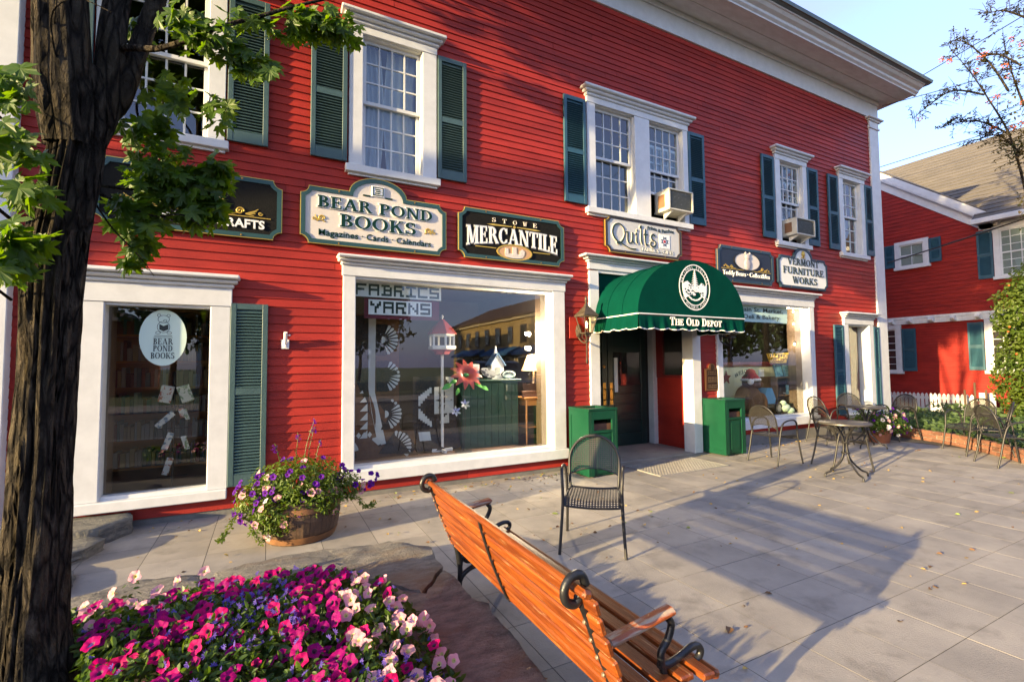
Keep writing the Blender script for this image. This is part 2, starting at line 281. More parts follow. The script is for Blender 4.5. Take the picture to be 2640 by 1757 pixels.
# ---------------------------------------------------------------- lettering
def text_polys(s, bold=0.):
    cu = bpy.data.curves.new('t', 'FONT'); cu.body = s; cu.size = 1; cu.offset = bold; cu.resolution_u = 3
    o = bpy.data.objects.new('t', cu); me = bpy.data.meshes.new_from_object(o)
    vs_ = [(v.co.x, v.co.y) for v in me.vertices]; fs = [tuple(p.vertices) for p in me.polygons]
    bpy.data.objects.remove(o); bpy.data.curves.remove(cu); bpy.data.meshes.remove(me); return vs_, fs
def glyph(ch, t=.17, n=.06, g=0.):
    P = []
    def bar(x0, y0, x1, y1): P.append([(x0-g, y0-g), (x1+g, y0-g), (x1+g, y1+g), (x0-g, y1+g)])
    def stem(x, w=t, y0=0., y1=1., b=True, u=True):
        bar(x-w/2, y0, x+w/2, y1)
        if b: bar(x-w/2-.09, y0, x+w/2+.09, y0+n)
        if u: bar(x-w/2-.09, y1-n, x+w/2+.09, y1)
    def dg(x0, y0, x1, y1, w): k = w/2+g*1.2; P.append([(x0-k, y0-(g if y0 < y1 else -g)), (x0+k, y0-(g if y0 < y1 else -g)), (x1+k, y1+(g if y0 < y1 else -g)), (x1-k, y1+(g if y0 < y1 else -g))])
    def arc(cx, cy, rx, ry, a0, a1, N=14):
        pr = None
        for i in range(N+1):
            a = rad(a0+(a1-a0)*i/N); th = n+(t-n)*abs(cos(a)); c, q = cos(a), sin(a)
            o = (cx+(rx+g)*c, cy+(ry+g)*q); k = (cx+max(.02, rx-th-g)*c, cy+max(.02, ry-th*.75-g)*q)
            if pr: P.append([pr[0], o, k, pr[1]])
            pr = (o, k)
    w_ = .8
    if ch == 'A': dg(.1, 0, .45, 1, n*1.3); dg(.8, 0, .45, 1, t); bar(.24, .28, .66, .28+n); bar(-.03, 0, .23, n); bar(.63, 0, .97, n); w_ = .95
    elif ch == 'B': stem(.17); arc(.27, .755, .36, .245, -90, 90); arc(.27, .265, .43, .265, -90, 90); bar(.17, .485, .3, .485+n); w_ = .74
    elif ch == 'C' or ch == 'G':
        arc(.45, .5, .43, .5, 48, 312); bar(.71, .66, .76, .97)
        if ch == 'G': stem(.72, t, .02, .42, False, True); w_ = .92
        else: bar(.70, .06, .745, .25); w_ = .84
    elif ch == 'D': stem(.17); arc(.27, .5, .56, .5, -90, 90); w_ = .88
    elif ch in 'EF':
        stem(.17); bar(.2, 1-n, .64, 1); bar(.6, .74, .65, 1); bar(.2, .49, .5, .49+n); bar(.47, .4, .51, .65); w_ = .7
        if ch == 'E': bar(.2, 0, .66, n); bar(.63, 0, .68, .27); w_ = .74
    elif ch == 'H': stem(.17); stem(.76); bar(.17, .48, .76, .48+n); w_ = .93
    elif ch == 'I': stem(.17); w_ = .36
    elif ch == 'K': stem(.17); dg(.26, .42, .72, 1, n*1.2); dg(.76, 0, .40, .58, t); bar(.58, 1-n, .86, 1); bar(.6, 0, .92, n); w_ = .86
    elif ch == 'L': stem(.17); bar(.2, 0, .62, n); bar(.58, 0, .63, .3); w_ = .66
    elif ch == 'M': stem(.13, n*1.3); dg(.2, 1, .5, .06, t); dg(.84, 1, .53, .06, n*1.2); stem(.88); w_ = 1.06
    elif ch == 'N': stem(.13, n*1.3); dg(.14, 1, .76, 0, t); stem(.77, n*1.3, 0, 1, False); w_ = .92
    elif ch in 'OQ': arc(.46, .5, .46, .5, 0, 360, 24); w_ = .94
    elif ch in 'PR':
        stem(.17); arc(.27, .735, .4, .265, -90, 90); w_ = .7
        if ch == 'R': dg(.80, 0, .46, .5, t); bar(.66, 0, .92, n); w_ = .86
    elif ch == 'S': arc(.36, .745, .3, .255, 35, 270); arc(.36, .265, .33, .265, 90, -145); bar(.59, .7, .63, .95); bar(.05, .05, .09, .3); w_ = .72
    elif ch == 'T': stem(.4, t, 0, 1, True, False); bar(0, 1-n, .8, 1); bar(0, .74, .05, 1); bar(.75, .74, .8, 1); w_ = .82
    elif ch == 'U': stem(.17, t, .25, 1, False); stem(.76, n*1.3, .25, 1, False); arc(.455, .29, .37, .29, 180, 360); w_ = .93
    elif ch == 'V': dg(.12, 1, .44, 0, t); dg(.80, 1, .46, 0, n*1.2); bar(-.03, 1-n, .28, 1); bar(.66, 1-n, .95, 1); w_ = .92
    elif ch == 'W': dg(.1, 1, .36, 0, t); dg(.62, 1, .38, 0, n*1.2); dg(.56, 1, .84, 0, t); dg(1.12, 1, .86, 0, n*1.2); bar(-.05, 1-n, .25, 1); bar(.98, 1-n, 1.24, 1); w_ = 1.22
    elif ch == 'Y': stem(.42, t, 0, .5, True, False); dg(.42, .45, .1, 1, t*.9); dg(.42, .45, .76, 1, n*1.2); w_ = .86
    elif ch == ' ': w_ = .38
    return P, w_+.1
def serif_polys(s, g=0., t=.17, n=.06, small=None):
    x = 0; out = []; up = True
    for ch in s:
        k = 1.
        if small and ch.islower(): k = small
        P, w_ = glyph(ch.upper(), t, n, g)
        out.append([[(x+a*k, b*k) for a, b in q] for q in P]); x += w_*k
    return out, x-.1
def lettering(s, x0, x1, z0, h, y, m, par, serif=False, bold=0., g=0., depth=.006, base=None, fn=None, t=.17, n=.06, small=None, name='lettering'):
    """raised letters on a plane facing -Y; x0..x1 span, baseline z0, cap height h; base(u)-> baseline shift"""
    b = B()
    def pos(px, pz):
        u = (px-x0)/(x1-x0) if x1 != x0 else 0
        if fn: return fn(px, pz)
        return px, pz+(base(u) if base else 0)
    if serif:
        P, W_ = serif_polys(s, g, t, n, small); kx = (x1-x0)/W_
        for L_ in P:                               # one object per raised letter
            if not L_: continue
            b = B()
            for i, q in enumerate(L_): b.prism([pos(x0+a*kx, z0+c*h) for a, c in q], y, y-depth-.00035*(i % 9))
            o = b.build('letter', m, par)
        return o
    else:
        vs_, fs = text_polys(s, bold)
        if not vs_: return None
        ax = min(p[0] for p in vs_); bx = max(p[0] for p in vs_); kx = (x1-x0)/(bx-ax); kz = h/.73
        P2 = [pos(x0+(p[0]-ax)*kx, z0+p[1]*kz) for p in vs_]
        grp = list(range(len(vs_)))
        def fd(i):
            while grp[i] != i: grp[i] = grp[grp[i]]; i = grp[i]
            return i
        for f in fs:
            for i in f[1:]: grp[fd(i)] = fd(f[0])
        isl = {}
        for f in fs: isl.setdefault(fd(f[0]) if h >= .085 else 0, []).append(f)
        for F_ in isl.values():                     # one object per letter where letters are large
            b = B(); ids = sorted({i for f in F_ for i in f}); ix = {i: j for j, i in enumerate(ids)}; nv = len(ids); F2 = [tuple(ix[i] for i in f) for f in F_]
            fr_ = [(P2[i][0], y-depth, P2[i][1]) for i in ids]; b.add(fr_, F2); cnt = {}
            for f in F2:
                for i in range(len(f)): e = (f[i], f[(i+1) % len(f)]); k = (min(e), max(e)); cnt[k] = cnt.get(k, 0)+1
            b.add(fr_+[(p[0], y, p[2]) for p in fr_], [(e[0], e[1], e[1]+nv, e[0]+nv) for e, c in cnt.items() if c == 1])
            o = b.build('letter' if h >= .085 else name, m, par)
            if h < .085: o['kind'] = 'stuff'
        return o
    return b.build(name, m, par)
# ---------------------------------------------------------------- ground, plaza, road
b = B(); b.add([(-300, -300, -.14), (300, -300, -.14), (300, 300, -.14), (-300, 300, -.14)], [(0, 1, 2, 3)])
struct(b.build('ground', GRASS))
b = B(); b.box(-60, 60, -15.0, -7.0, -.16, -.125); struct(b.build('road', ASPH))
b = B(); b.box(-60, 60, -7.0, -6.82, -.13, .0, .02); struct(b.build('kerb', CONC))
b = B(); b.box(-60, 60, -18.5, -15.0, -.15, -.02, .02); struct(b.build('far_sidewalk', CONC))
b = B(); b.box(-9, 15.5, -5.06, .9, -.13, -.0022); b.box(-9, 15.5, .9, 1.6, -.13, -.02)
plaza = struct(b.build('plaza', JOINT))
b = B(); b.box(-60, 60, -6.82, -5.06, -.13, -.03); b.box(15.5, 40, -5.06, 0, -.13, -.035); struct(b.build('verge', SOIL))
PX, PY = .4375, .432
def inbed(x, y): return x < .98 and y < -2.42
slabs = []
for i in range(-12, 24):
    for j in range(-1, 11):
        x0 = 2.192+PX*(i-4.); y0 = -4.63+PY*(j-.6+.6)
        if y0+PY > .0: pass
        cx, cy = x0+PX/2, y0+PY/2
        if inbed(cx, cy) and cx < .7: continue
        if cx > 11.9 or cx < -2.6: continue
        dist = math.hypot(cx, cy+5.9); az = math.degrees(math.atan2(cx, cy+5.9))
        slabs.append((dist+(60 if not -22 < az < 76 else 0), cx, cy))
slabs.sort()
sb = B().box(-PX/2+.0024, PX/2-.0024, -PY/2+.0024, PY/2-.0024, -.05, 0).mesh('paving_slab', CONC)
for d, x, y in slabs[:300]:
    o = put(sb, 'paving_slab', plaza, loc=(x, y, R.uniform(-.0004, .0004)))
b = B()
for d, x, y in slabs[300:]: b.box(x-PX/2+.0024, x+PX/2-.0024, y-PY/2+.0024, y+PY/2-.0024, -.05, R.uniform(-.0004, .0004))
tag(b.build('paving_slabs', CONC, plaza), kind='stuff')

# ---------------------------------------------------------------- red shop building
BLD = thing('shop_building', 'long red clapboard two-storey shop building with white trim and teal shutters', 'building', (5.3, 0, 0))
PITCHC = .0935
def dhwin(x0, x1, ops, zb=3.88, zt=5.645, name='window', ac=None, curtains=False, cols=4, capz=.235):
    """double-hung window unit: casing x0..x1, openings [(a,b)], sill bottom zb, opening top zt"""
    b = B(); zs = zb+.09; edges = [x0]+[q for o in ops for q in o]+[x1]
    for i in range(0, len(edges), 2): b.box(edges[i], edges[i+1], -.05, .02, zs, zt, .004)
    for a, c in ops:                                   # jamb liners
        b.box(a-.02, a+.012, -.02, .12, zs, zt); b.box(c-.012, c+.02, -.02, .12, zs, zt); b.box(a, c, -.02, .12, zt-.012, zt+.02); b.box(a, c, .0, .12, zs-.02, zs+.02)
    W = b.build(name, WHT, BLD)
    hz = zt+capz*.42
    B().box(x0-.005, x1+.005, -.058, 0, zt+.0005, hz, .004).build('header', WHT, W)
    b = B(); d = capz*.58/3
    b.box(x0-.03, x1+.03, -.085, 0, hz+.0005, hz+d, .012); b.box(x0-.065, x1+.065, -.125, 0, hz+d+.0005, hz+2*d, .014); b.box(x0-.105, x1+.105, -.17, 0, hz+2*d+.0005, hz+3*d, .01)
    b.build('cap_moulding', WHT, W)
    b = B(); b.box(x0-.04, x1+.04, -.10, 0, zb, zs-.0005, .006); b.box(x0-.005, x1+.005, -.055, 0, zb-.03, zb-.0005); b.build('sill', WHT, W)
    zmid = (zs+zt)/2+.03
    for oi, (a, c) in enumerate(ops):
        hasac = ac == oi
        for up in (1, 0):
            z0, z1, y = (zmid-.03, zt-.014, .035) if up else ((zs+.02, zmid+.02, .075) if not hasac else (zs+.47, zmid+.46, .075))
            f = .042; b = B()
            b.box(a+.013, a+.013+f, y, y+.032, z0, z1, .003); b.box(c-.013-f, c-.013, y, y+.032, z0, z1, .003)
            b.box(a+.014+f, c-.014-f, y+.001, y+.031, z1-f, z1-.001); b.box(a+.014+f, c-.014-f, y+.001, y+.031, z0+.001, z0+f)
            gx0, gx1, gz0, gz1 = a+.013+f, c-.013-f, z0+f, z1-f; pw = (gx1-gx0)/cols; ph = (gz1-gz0)/3
            for k in range(1, cols): b.box(gx0+k*pw-.009, gx0+k*pw+.009, y+.003, y+.028, gz0, gz1)
            for k in range(1, 3): b.box(gx0, gx1, y+.005, y+.026, gz0+k*ph-.009, gz0+k*ph+.009)
            b.build('sash', WHT, W)
            me = B().box(-pw/2, pw/2, -.0015, .0015, -ph/2, ph/2).mesh('pane', PANE)
            for k in range(cols):
                for q in range(3):
                    o = put(me, 'pane', W, loc=(gx0+(k+.5)*pw, y+.016, gz0+(q+.5)*ph)); o.rotation_euler = (R.gauss(0, .006), 0, R.gauss(0, .006))
        if curtains:
            for sgn, e0, e1 in ((1, a+.0, a+.26), (-1, c-.40, c)):
                B().grid(lambda u, v, e0=e0, e1=e1: (lerp(e0, e1, u)+.05*sin(v*3)*sgn, .19+.018*sin(u*26)+.01*sin(u*9+v*5), lerp(zs, zt, v)), 28, 10).build('curtain', SHEER, W, 0)
    return W
SHEER = mat('sheer curtain', (.45, .47, .50), .9)
def shutter(x0, x1, z0, z1, zm=None, single=False, y=-.028, par=None, pitch=.0335, mt=None):
    par = par or BLD; mt = mt or (TEAL if x0 < 3 else TEAL2); st = .055; b = B(); t = .036
    b.box(x0, x0+st, y-t, y, z0, z1, .004); b.box(x1-st, x1, y-t, y, z0, z1, .004)
    zm = zm or (z0+z1)/2; secs = [(z0+.12, zm-.035), (zm+.035, z1-.06)]
    b.box(x0+st+.0005, x1-st-.0005, y-t+.002, y-.002, z0, z0+.12); b.box(x0+st+.0005, x1-st-.0005, y-t+.002, y-.002, z1-.06, z1); b.box(x0+st+.0005, x1-st-.0005, y-t+.002, y-.002, zm-.035, zm+.035)
    b.box(x0+st, x1-st, y-.006, y-.001, z0+.1, z1-.05)
    S = b.build('shutter', mt, par)
    w_ = (x1-x0-2*st)/2-.001
    sl = B(); sl.T = Mx.Rotation(rad(38), 4, 'X'); sl.box(-w_, w_, -.020, .017, -.0035, .0035, .0015)
    sl.v = [(p[0], p[1], p[2]) for p in sl.v]
    zz = [a+pitch*(k+.5) for a, c in secs for k in range(int((c-a)/pitch))]
    if single:
        me = sl.mesh('slat', mt)
        for z in zz: put(me, 'slat', S, loc=((x0+x1)/2, y-.018, z))
    else:
        b = B()
        for z in zz: b.add([(p[0]+(x0+x1)/2, p[1]+y-.018, p[2]+z) for p in sl.v], sl.f)
        tag(b.build('slats', mt, S), kind='stuff')
    return S
kx = lambda x: x*.9915
kz = lambda z: 1.55+(z-1.55)*.9915
UPW = [(-1.57, -.46, [(-1.41, -.62)]), (.83, 1.94, [(.99, 1.75)]), (4.40, 6.60, [(4.56, 5.37), (5.70, 6.48)]), (9.06, 10.12, [(9.22, 9.98)]), (11.32, 12.36, [(11.48, 12.20)])]
UPW = [(kx(a), kx(c), [(kx(p), kx(q)) for p, q in o]) for a, c, o in UPW]
dhwin(*UPW[0]); dhwin(*UPW[1], curtains=True); dhwin(*UPW[2], ac=1); dhwin(*UPW[3], ac=0); dhwin(*UPW[4], cols=3)
SHUT = [(-1.99, -1.59, 0), (-.44, -.04, 1), (.40, .81, 1), (1.96, 2.37, 1), (3.97, 4.38, 0), (6.62, 7.03, 0), (8.65, 9.04, 0), (10.14, 10.53, 0), (10.91, 11.29, 0), (12.38, 12.71, 0)]
for x0, x1, s in SHUT: shutter(x0*.989, x1*.989, 4.0, 5.655, 4.80, bool(s))
shutter(-.365, -.01, .29, 2.23, 1.285, True)
shutter(10.80, 11.15, .42, 2.35, 1.36); shutter(12.37, 12.60, .42, 2.35, 1.36)

def shopwin(x0, x1, cl, cr, zg0, zg1, zsill, zh, ztop, yg, name='shop_window', sx=.0, capx=.1, head2=None):
    b = B(); b.box(x0, x0+cl, -.055, .03, zg0-.03, zg1+.02, .005); b.box(x1-cr, x1, -.055, .03, zg0-.03, zg1+.02, .005)
    a, c = x0+cl, x1-cr
    b.box(a-.03, a+.005, -.045, yg+.03, zg0-.028, zg1+.015); b.box(c-.005, c+.03, -.045, yg+.03, zg0-.028, zg1+.015); b.box(a+.006, c-.006, -.03, yg+.03, zg1-.005, zg1+.04); b.box(a+.006, c-.006, -.01, yg+.03, zg0-.05, zg0+.004)
    W = b.build(name, WHT, BLD)
    for q in ((a-.02, c-.0045) if x0 < 11 else ()): B().box(q, q+.0245, yg+.032, yg+.33, zg0-.03, zg1+.02).build('lining', LINING, W)
    B().box(x0-.012, x1+.012, -.064, 0, zg1+.0205, zh, .005).build('header', WHT, W)
    b = B(); d = (ztop-zh)/3
    b.box(x0-.03, x1+.03, -.095, 0, zh+.0005, zh+d, .014); b.box(x0-.065, x1+.065, -.14, 0, zh+d+.0005, zh+2*d, .016); b.box(x0-capx, x1+capx, -.19, 0, zh+2*d+.0005, ztop, .012)
    b.build('cap_moulding', WHT, W)
    b = B(); b.box(x0-sx, x1+sx, -.10, -.0005, zsill, zg0-.0305, .008); b.build('sill', WHT, W)
    B().box(a-.01, c+.01, yg, yg+.006, zg0-.01, zg1+.01).build('glass', GLASS, W)
    return W
SW1 = shopwin(-1.62, -.367, .20, .18, .31, 2.17, .18, 2.385, 2.515, .07, 'book_window', 0., .085)
SW2 = shopwin(.773, 3.895, .14, .205, .355, 2.60, .185, 2.745, 2.855, .13, 'shop_window', .02, .075)
SW3 = shopwin(7.15, 10.09, .14, .15, .50, 2.66, .31, 2.835, 2.95, .11, 'market_window', .02, .10)
SW6 = shopwin(11.19, 12.36, .16, .17, .45, 2.355, .34, 2.505, 2.635, .16, 'narrow_window', .02, .10)

# entry: white casings, cap, recessed double door
b = B(); b.box(4.353, 4.531, -.055, .03, .005, 2.985, .005); b.box(6.52, 6.72, -.055, .18, .005, 2.985, .005); b.box(4.5315, 6.5195, -.04, .0, 2.96, 3.005)
ENT = b.build('entrance', WHT, BLD)
B().box(4.34, 6.73, -.064, 0, 3.0055, 3.115, .005).build('header', WHT, ENT)
b = B(); b.box(4.31, 6.76, -.095, 0, 3.1155, 3.15, .014); b.box(4.26, 6.79, -.14, 0, 3.1505, 3.18, .016); b.box(4.19, 6.83, -.19, 0, 3.1805, 3.215, .012); b.build('cap_moulding', WHT, ENT)
B().box(4.533, 6.518, .01, .05, 2.30, 2.955).build('transom_board', GREEN, ENT)
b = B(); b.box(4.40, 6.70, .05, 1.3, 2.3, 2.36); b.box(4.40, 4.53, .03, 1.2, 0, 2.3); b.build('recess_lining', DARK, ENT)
B().box(4.40, 6.9, -.02, 1.25, -.12, .012).build('threshold', CONC, ENT)
b = B(); b.box(6.70, 6.74, .18, .98, .012, 1.275); 
for k in range(12): b.box(6.694, 6.70, .18, .98, .015+.105*k, .012+.105*(k+1)-.008)
b.build('red_wainscot', RED, ENT)
b = B(); b.box(6.68, 6.74, .18, 1.0, 1.276, 1.33); b.box(6.68, 6.74, .18, .24, 1.33, 2.3); b.box(6.68, 6.74, .82, 1.0, 1.33, 2.3); b.build('sidelight_frame', mat('red frame', (.20, .014, .012), .4), ENT)
B().box(6.705, 6.712, .24, .82, 1.33, 2.3).build('sidelight', PANE, ENT)
B().box(6.60, 6.72, .98, 1.13, .012, 2.3, .006).build('door_post', WHT, ENT)
for x0, x1, hx in ((4.72, 5.585, 5.51), (5.60, 6.52, 5.67)):
    b = B(); y = 1.10; s = .12
    b.box(x0, x0+s, y, y+.045, .02, 2.28, .004); b.box(x1-s, x1, y, y+.045, .02, 2.28, .004)
    for z0, z1 in ((.02, .24), (.50, .58), (.82, .98), (1.0, 1.14), (1.76, 1.88), (2.16, 2.28)): b.box(x0+s+.0005, x1-s-.0005, y+.002, y+.043, z0, z1, .006)
    b.box(x0+s, x1-s, y+.018, y+.03, .2, 1.1); b.box(x0+s, x1-s, y+.018, y+.03, 1.85, 2.2)
    for z0, z1 in ((.27, .47), (.61, .79)): b.box(x0+s+.03, x1-s-.03, y+.008, y+.02, z0, z1, .008)
    D = b.build('door', DGRN, BLD)
    B().box(x0+s, x1-s, y+.02, y+.026, 1.14, 1.76).build('glass', PANE, D)
    b = B(); b.box(hx-.035, hx+.035, y-.006, y, .79, 1.20, .003); b.tube(catmull([(hx, y-.005, .88), (hx, y-.05, .90), (hx, y-.06, .98), (hx, y-.05, 1.06), (hx, y-.005, 1.09)], 5), .011, 8); b.build('handle', BRASS, D, 40)
    if hx < 5.6:
        b = B(); b.T = Mx.Translation((5.51, y, 1.50)) @ Mx.Rotation(rad(90), 4, 'X'); b.lathe([(.03, 0), (.03, .008), (.018, .014), (.001, .014)], n=16); b.build('lock', BRASS, D, 40)
    else: B().box(x0+.15, x0+.23, y-.002, y+.018, 1.02, 1.66).build('notice', PAPER, D)
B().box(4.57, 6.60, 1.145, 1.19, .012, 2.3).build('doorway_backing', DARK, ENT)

# wall backing with openings + clapboards
HOLES = [(o[0], o[1], 3.96, 5.70) for u in UPW for o in u[2]]+[(-1.42, -.547, .25, 2.20), (.913, 3.69, .30, 2.63), (4.53, 6.70, -1, 2.97), (7.29, 9.94, .45, 2.69), (11.35, 12.19, .40, 2.385)]
X0B, X1B, ZT = -2.45, 12.98, 7.45
xs = sorted({X0B, X1B, *[h[0] for h in HOLES], *[h[1] for h in HOLES]}); zs_ = sorted({-.1, ZT, *[h[2] for h in HOLES if h[2] > -.1], *[h[3] for h in HOLES]})
b = B()
for i in range(len(xs)-1):
    run = None
    for j in range(len(zs_)-1):
        cx, cz = (xs[i]+xs[i+1])/2, (zs_[j]+zs_[j+1])/2
        hole = any(h[0] < cx < h[1] and h[2] < cz < h[3] for h in HOLES)
        if not hole: run = (run[0], zs_[j+1]) if run else (zs_[j], zs_[j+1])
        if (hole or j == len(zs_)-2) and run: b.box(xs[i], xs[i+1], 0.001, .14, run[0], run[1]); run = None
WALL = b.build('wall', RED, BLD)
CH = [(h[0]-.06, h[1]+.06, h[2]-.04, h[3]+.04) for h in HOLES]
pieces = []
k = 0
while True:
    z = .0645+PITCHC*(k-0); k += 1
    if z > 7.36: break
    cuts = sorted((h[0], h[1]) for h in CH if h[2] < z+PITCHC and h[3] > z); segs = []; x = -2.10
    if z < .2: cuts = sorted(cuts+[(7.15, 13.2)])
    for a, c in cuts:
        if a > x: segs.append((x, min(a, 12.65)))
        x = max(x, c)
    if x < 12.65: segs.append((x, 12.65))
    for a, c in segs:
        while c-a > 3.4:
            l = R.uniform(1.6, 3.6)
            if c-a-l < .5: break
            pieces.append((a, a+l-.004, z)); a += l
        pieces.append((a, c, z))
def cboard(b, a, c, z, jit=0.):
    b.prism([(-.004, z), (-.0225-jit, z), (-.0085, z+PITCHC+.012), (-.002, z+PITCHC+.012)], a, c, 'x')
pieces.sort(key=lambda q: -(q[1]-q[0])/math.hypot((q[0]+q[1])/2, 5.9)**1.5)
for a, c, z in pieces[:300]:
    b = B(); cboard(b, a, c, z+R.gauss(0, .0008), R.uniform(0, .003)); b.build('clapboard', RED, WALL, recalc=True)
b = B()
for a, c, z in pieces[300:]: cboard(b, a, c, z+R.gauss(0, .0008), R.uniform(0, .003))
tag(b.build('clapboards', RED, WALL), kind='stuff')
FOUND = mat('foundation', (.20, .19, .17), .9, (.13, .125, .115), 4, bump=.4, bs=30)
b = B(); b.box(-2.4, 4.33, -.012, .0, -.1, .075); b.box(6.73, 12.98, -.015, 0, -.1, .21); b.build('foundation', FOUND, BLD)
# corner boards, frieze, cornice, roof
b = B(); b.box(12.61, 13.0, -.05, .3, .1, 7.09, .006); b.box(12.58, 13.03, -.075, .3, 7.0905, 7.14, .008); b.box(12.61, 13.005, -.055, .3, 7.1405, 7.27, .005); b.box(12.56, 13.06, -.09, .3, 7.2705, 7.31, .01); b.box(12.51, 13.11, -.13, .3, 7.3105, 7.352, .01); b.build('corner_board', WHT, BLD)
b = B(); b.box(-2.5, -2.075, -.125, .2, .17, 7.40, .006); b.box(-2.55, -2.05, -.15, .2, .0, .1695, .006); b.build('corner_pilaster', WHT, BLD)
b = B(); b.box(-2.6, 13.02, -.045, .01, 7.355, 7.80, .004); b.box(-2.6, 13.03, -.075, -.0455, 7.70, 7.80, .01); b.build('frieze', WHT, BLD)
b = B(); b.box(-2.8, 13.44, -.62, .3, 7.8005, 7.84); b.box(-2.8, 13.44, -.34, -.33, 7.79, 7.80); b.build('soffit', SOF, BLD)
prof = [(-.60, 7.775), (-.645, 7.775), (-.65, 7.80), (-.69, 7.83), (-.70, 7.87), (-.76, 7.90), (-.80, 7.945), (-.82, 7.95), (-.82, 8.0), (-.60, 8.0)]
b = B(); b.prism(prof, -2.8, 13.46, 'x'); b.build('crown_moulding', WHT, BLD)
prof2 = [(-.77, 7.935), (-.86, 7.96), (-.91, 8.02), (-.91, 8.05), (-.60, 8.05)]
b = B(); b.prism([(-.84, 7.98), (-.90, 8.0), (-.92, 8.045), (-.55, 8.06), (-.55, 7.99)], -2.85, 13.62, 'x'); b.build('gutter', mat('blue grey metal edge', (.12, .17, .20), .4, metal=.3), BLD)
b = B(); b.prism([(-.90, 8.05), (5.2, 8.9), (11.2, 8.05), (11.2, 7.9), (5.2, 8.75), (-.90, 7.99)], -2.85, 13.62, 'x')
b.build('roof', SHING, BLD)
b = B(); b.prism([(-.58, 7.84), (-.58, 8.0), (5.2, 8.74), (11, 8.0), (11, 7.84), (0, 7.5), (0, 7.8)], 12.97, 12.975, 'x'); b.box(12.85, 12.98, .14, 10.2, -.1, 7.8); b.box(-2.45, -2.3, .14, 10.2, -.1, 7.8); b.box(-2.45, 12.98, 10.2, 10.3, -.1, 7.8); b.build('end_wall', RED, BLD)
# rooms behind the glass
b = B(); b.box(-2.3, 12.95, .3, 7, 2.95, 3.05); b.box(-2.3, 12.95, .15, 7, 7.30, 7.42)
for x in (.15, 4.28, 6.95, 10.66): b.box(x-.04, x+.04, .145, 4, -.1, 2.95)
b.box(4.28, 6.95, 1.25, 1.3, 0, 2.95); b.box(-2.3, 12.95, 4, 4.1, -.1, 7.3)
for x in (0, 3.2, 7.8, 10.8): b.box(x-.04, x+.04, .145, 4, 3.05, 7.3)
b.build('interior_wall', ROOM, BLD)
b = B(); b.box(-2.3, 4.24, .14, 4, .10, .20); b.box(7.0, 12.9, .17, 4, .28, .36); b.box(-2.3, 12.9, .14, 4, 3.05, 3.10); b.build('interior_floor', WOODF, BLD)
# ---------------------------------------------------------------- red house beyond the corner
H2 = thing('red_house', 'smaller red clapboard house with gable and grey shingle roof behind the picket fence', 'house', (18, 0, 0))
HX = 18.0
def hb(b, y0, y1, z0, z1, d=0., x=HX, c=0.): b.box(x-d, x, y0, y1, z0, z1, c)
b = B(); b.box(HX+.05, HX+8, -3, 4.5, 0, 5.55); b.prism([(4.5, 5.5), (4.5, 7.2), (2.9, 8.3), (-.5, 5.5)], HX+.05, HX+.3, 'x')
HW = b.build('wall', RED2, H2)
b = B(); z = .2; n_ = 0
while z < 2.80: b.prism([(-.03+HX+.05, z), (HX+.028, z), (HX+.043, z+.085), (HX+.05, z+.085)], -3, 4.2, 'y'); z += .078
tag(b.build('clapboards', RED2, HW), kind='stuff')
z = 2.95
while z < 8.2:                                          # upper storey courses, stepped out over the jetty
    y1 = 4.2; y0 = -3.
    if z > 5.45: y0 = -.5+(z-5.45)/(8.3-5.45)*3.4; y1 = min(4.2, 2.9+(8.3-z)*1.45)
    if z > 5.4 and z < 5.5: y0 = -.6
    b = B(); b.prism([(HX, z), (HX-.022, z), (HX-.006, z+.128), (HX, z+.128)], y0, y1, 'y'); b.build('clapboard', RED2, HW); z += .118
b = B(); b.box(HX, HX+.05, -3, 4.2, 2.95, 5.5); b.build('upper_wall', RED2, H2)
b = B(); b.box(HX-.02, HX+.05, -3, 4.2, 2.88, 2.95); b.box(HX-.005, HX+.04, -3, 4.2, 2.72, 2.875); b.build('jetty_beam', SOF, H2)
me = B().prism([(0, 0), (-.16, .02), (-.20, .08), (-.17, .13), (0, .15)], -.05, .05, 'y').mesh('bracket', SOF)
for y in (2.05, 1.56, 1.02, .5, -.05, -.62, -1.2, -1.8, -2.4): put(me, 'bracket', H2, loc=(HX+.02, y, 2.735))
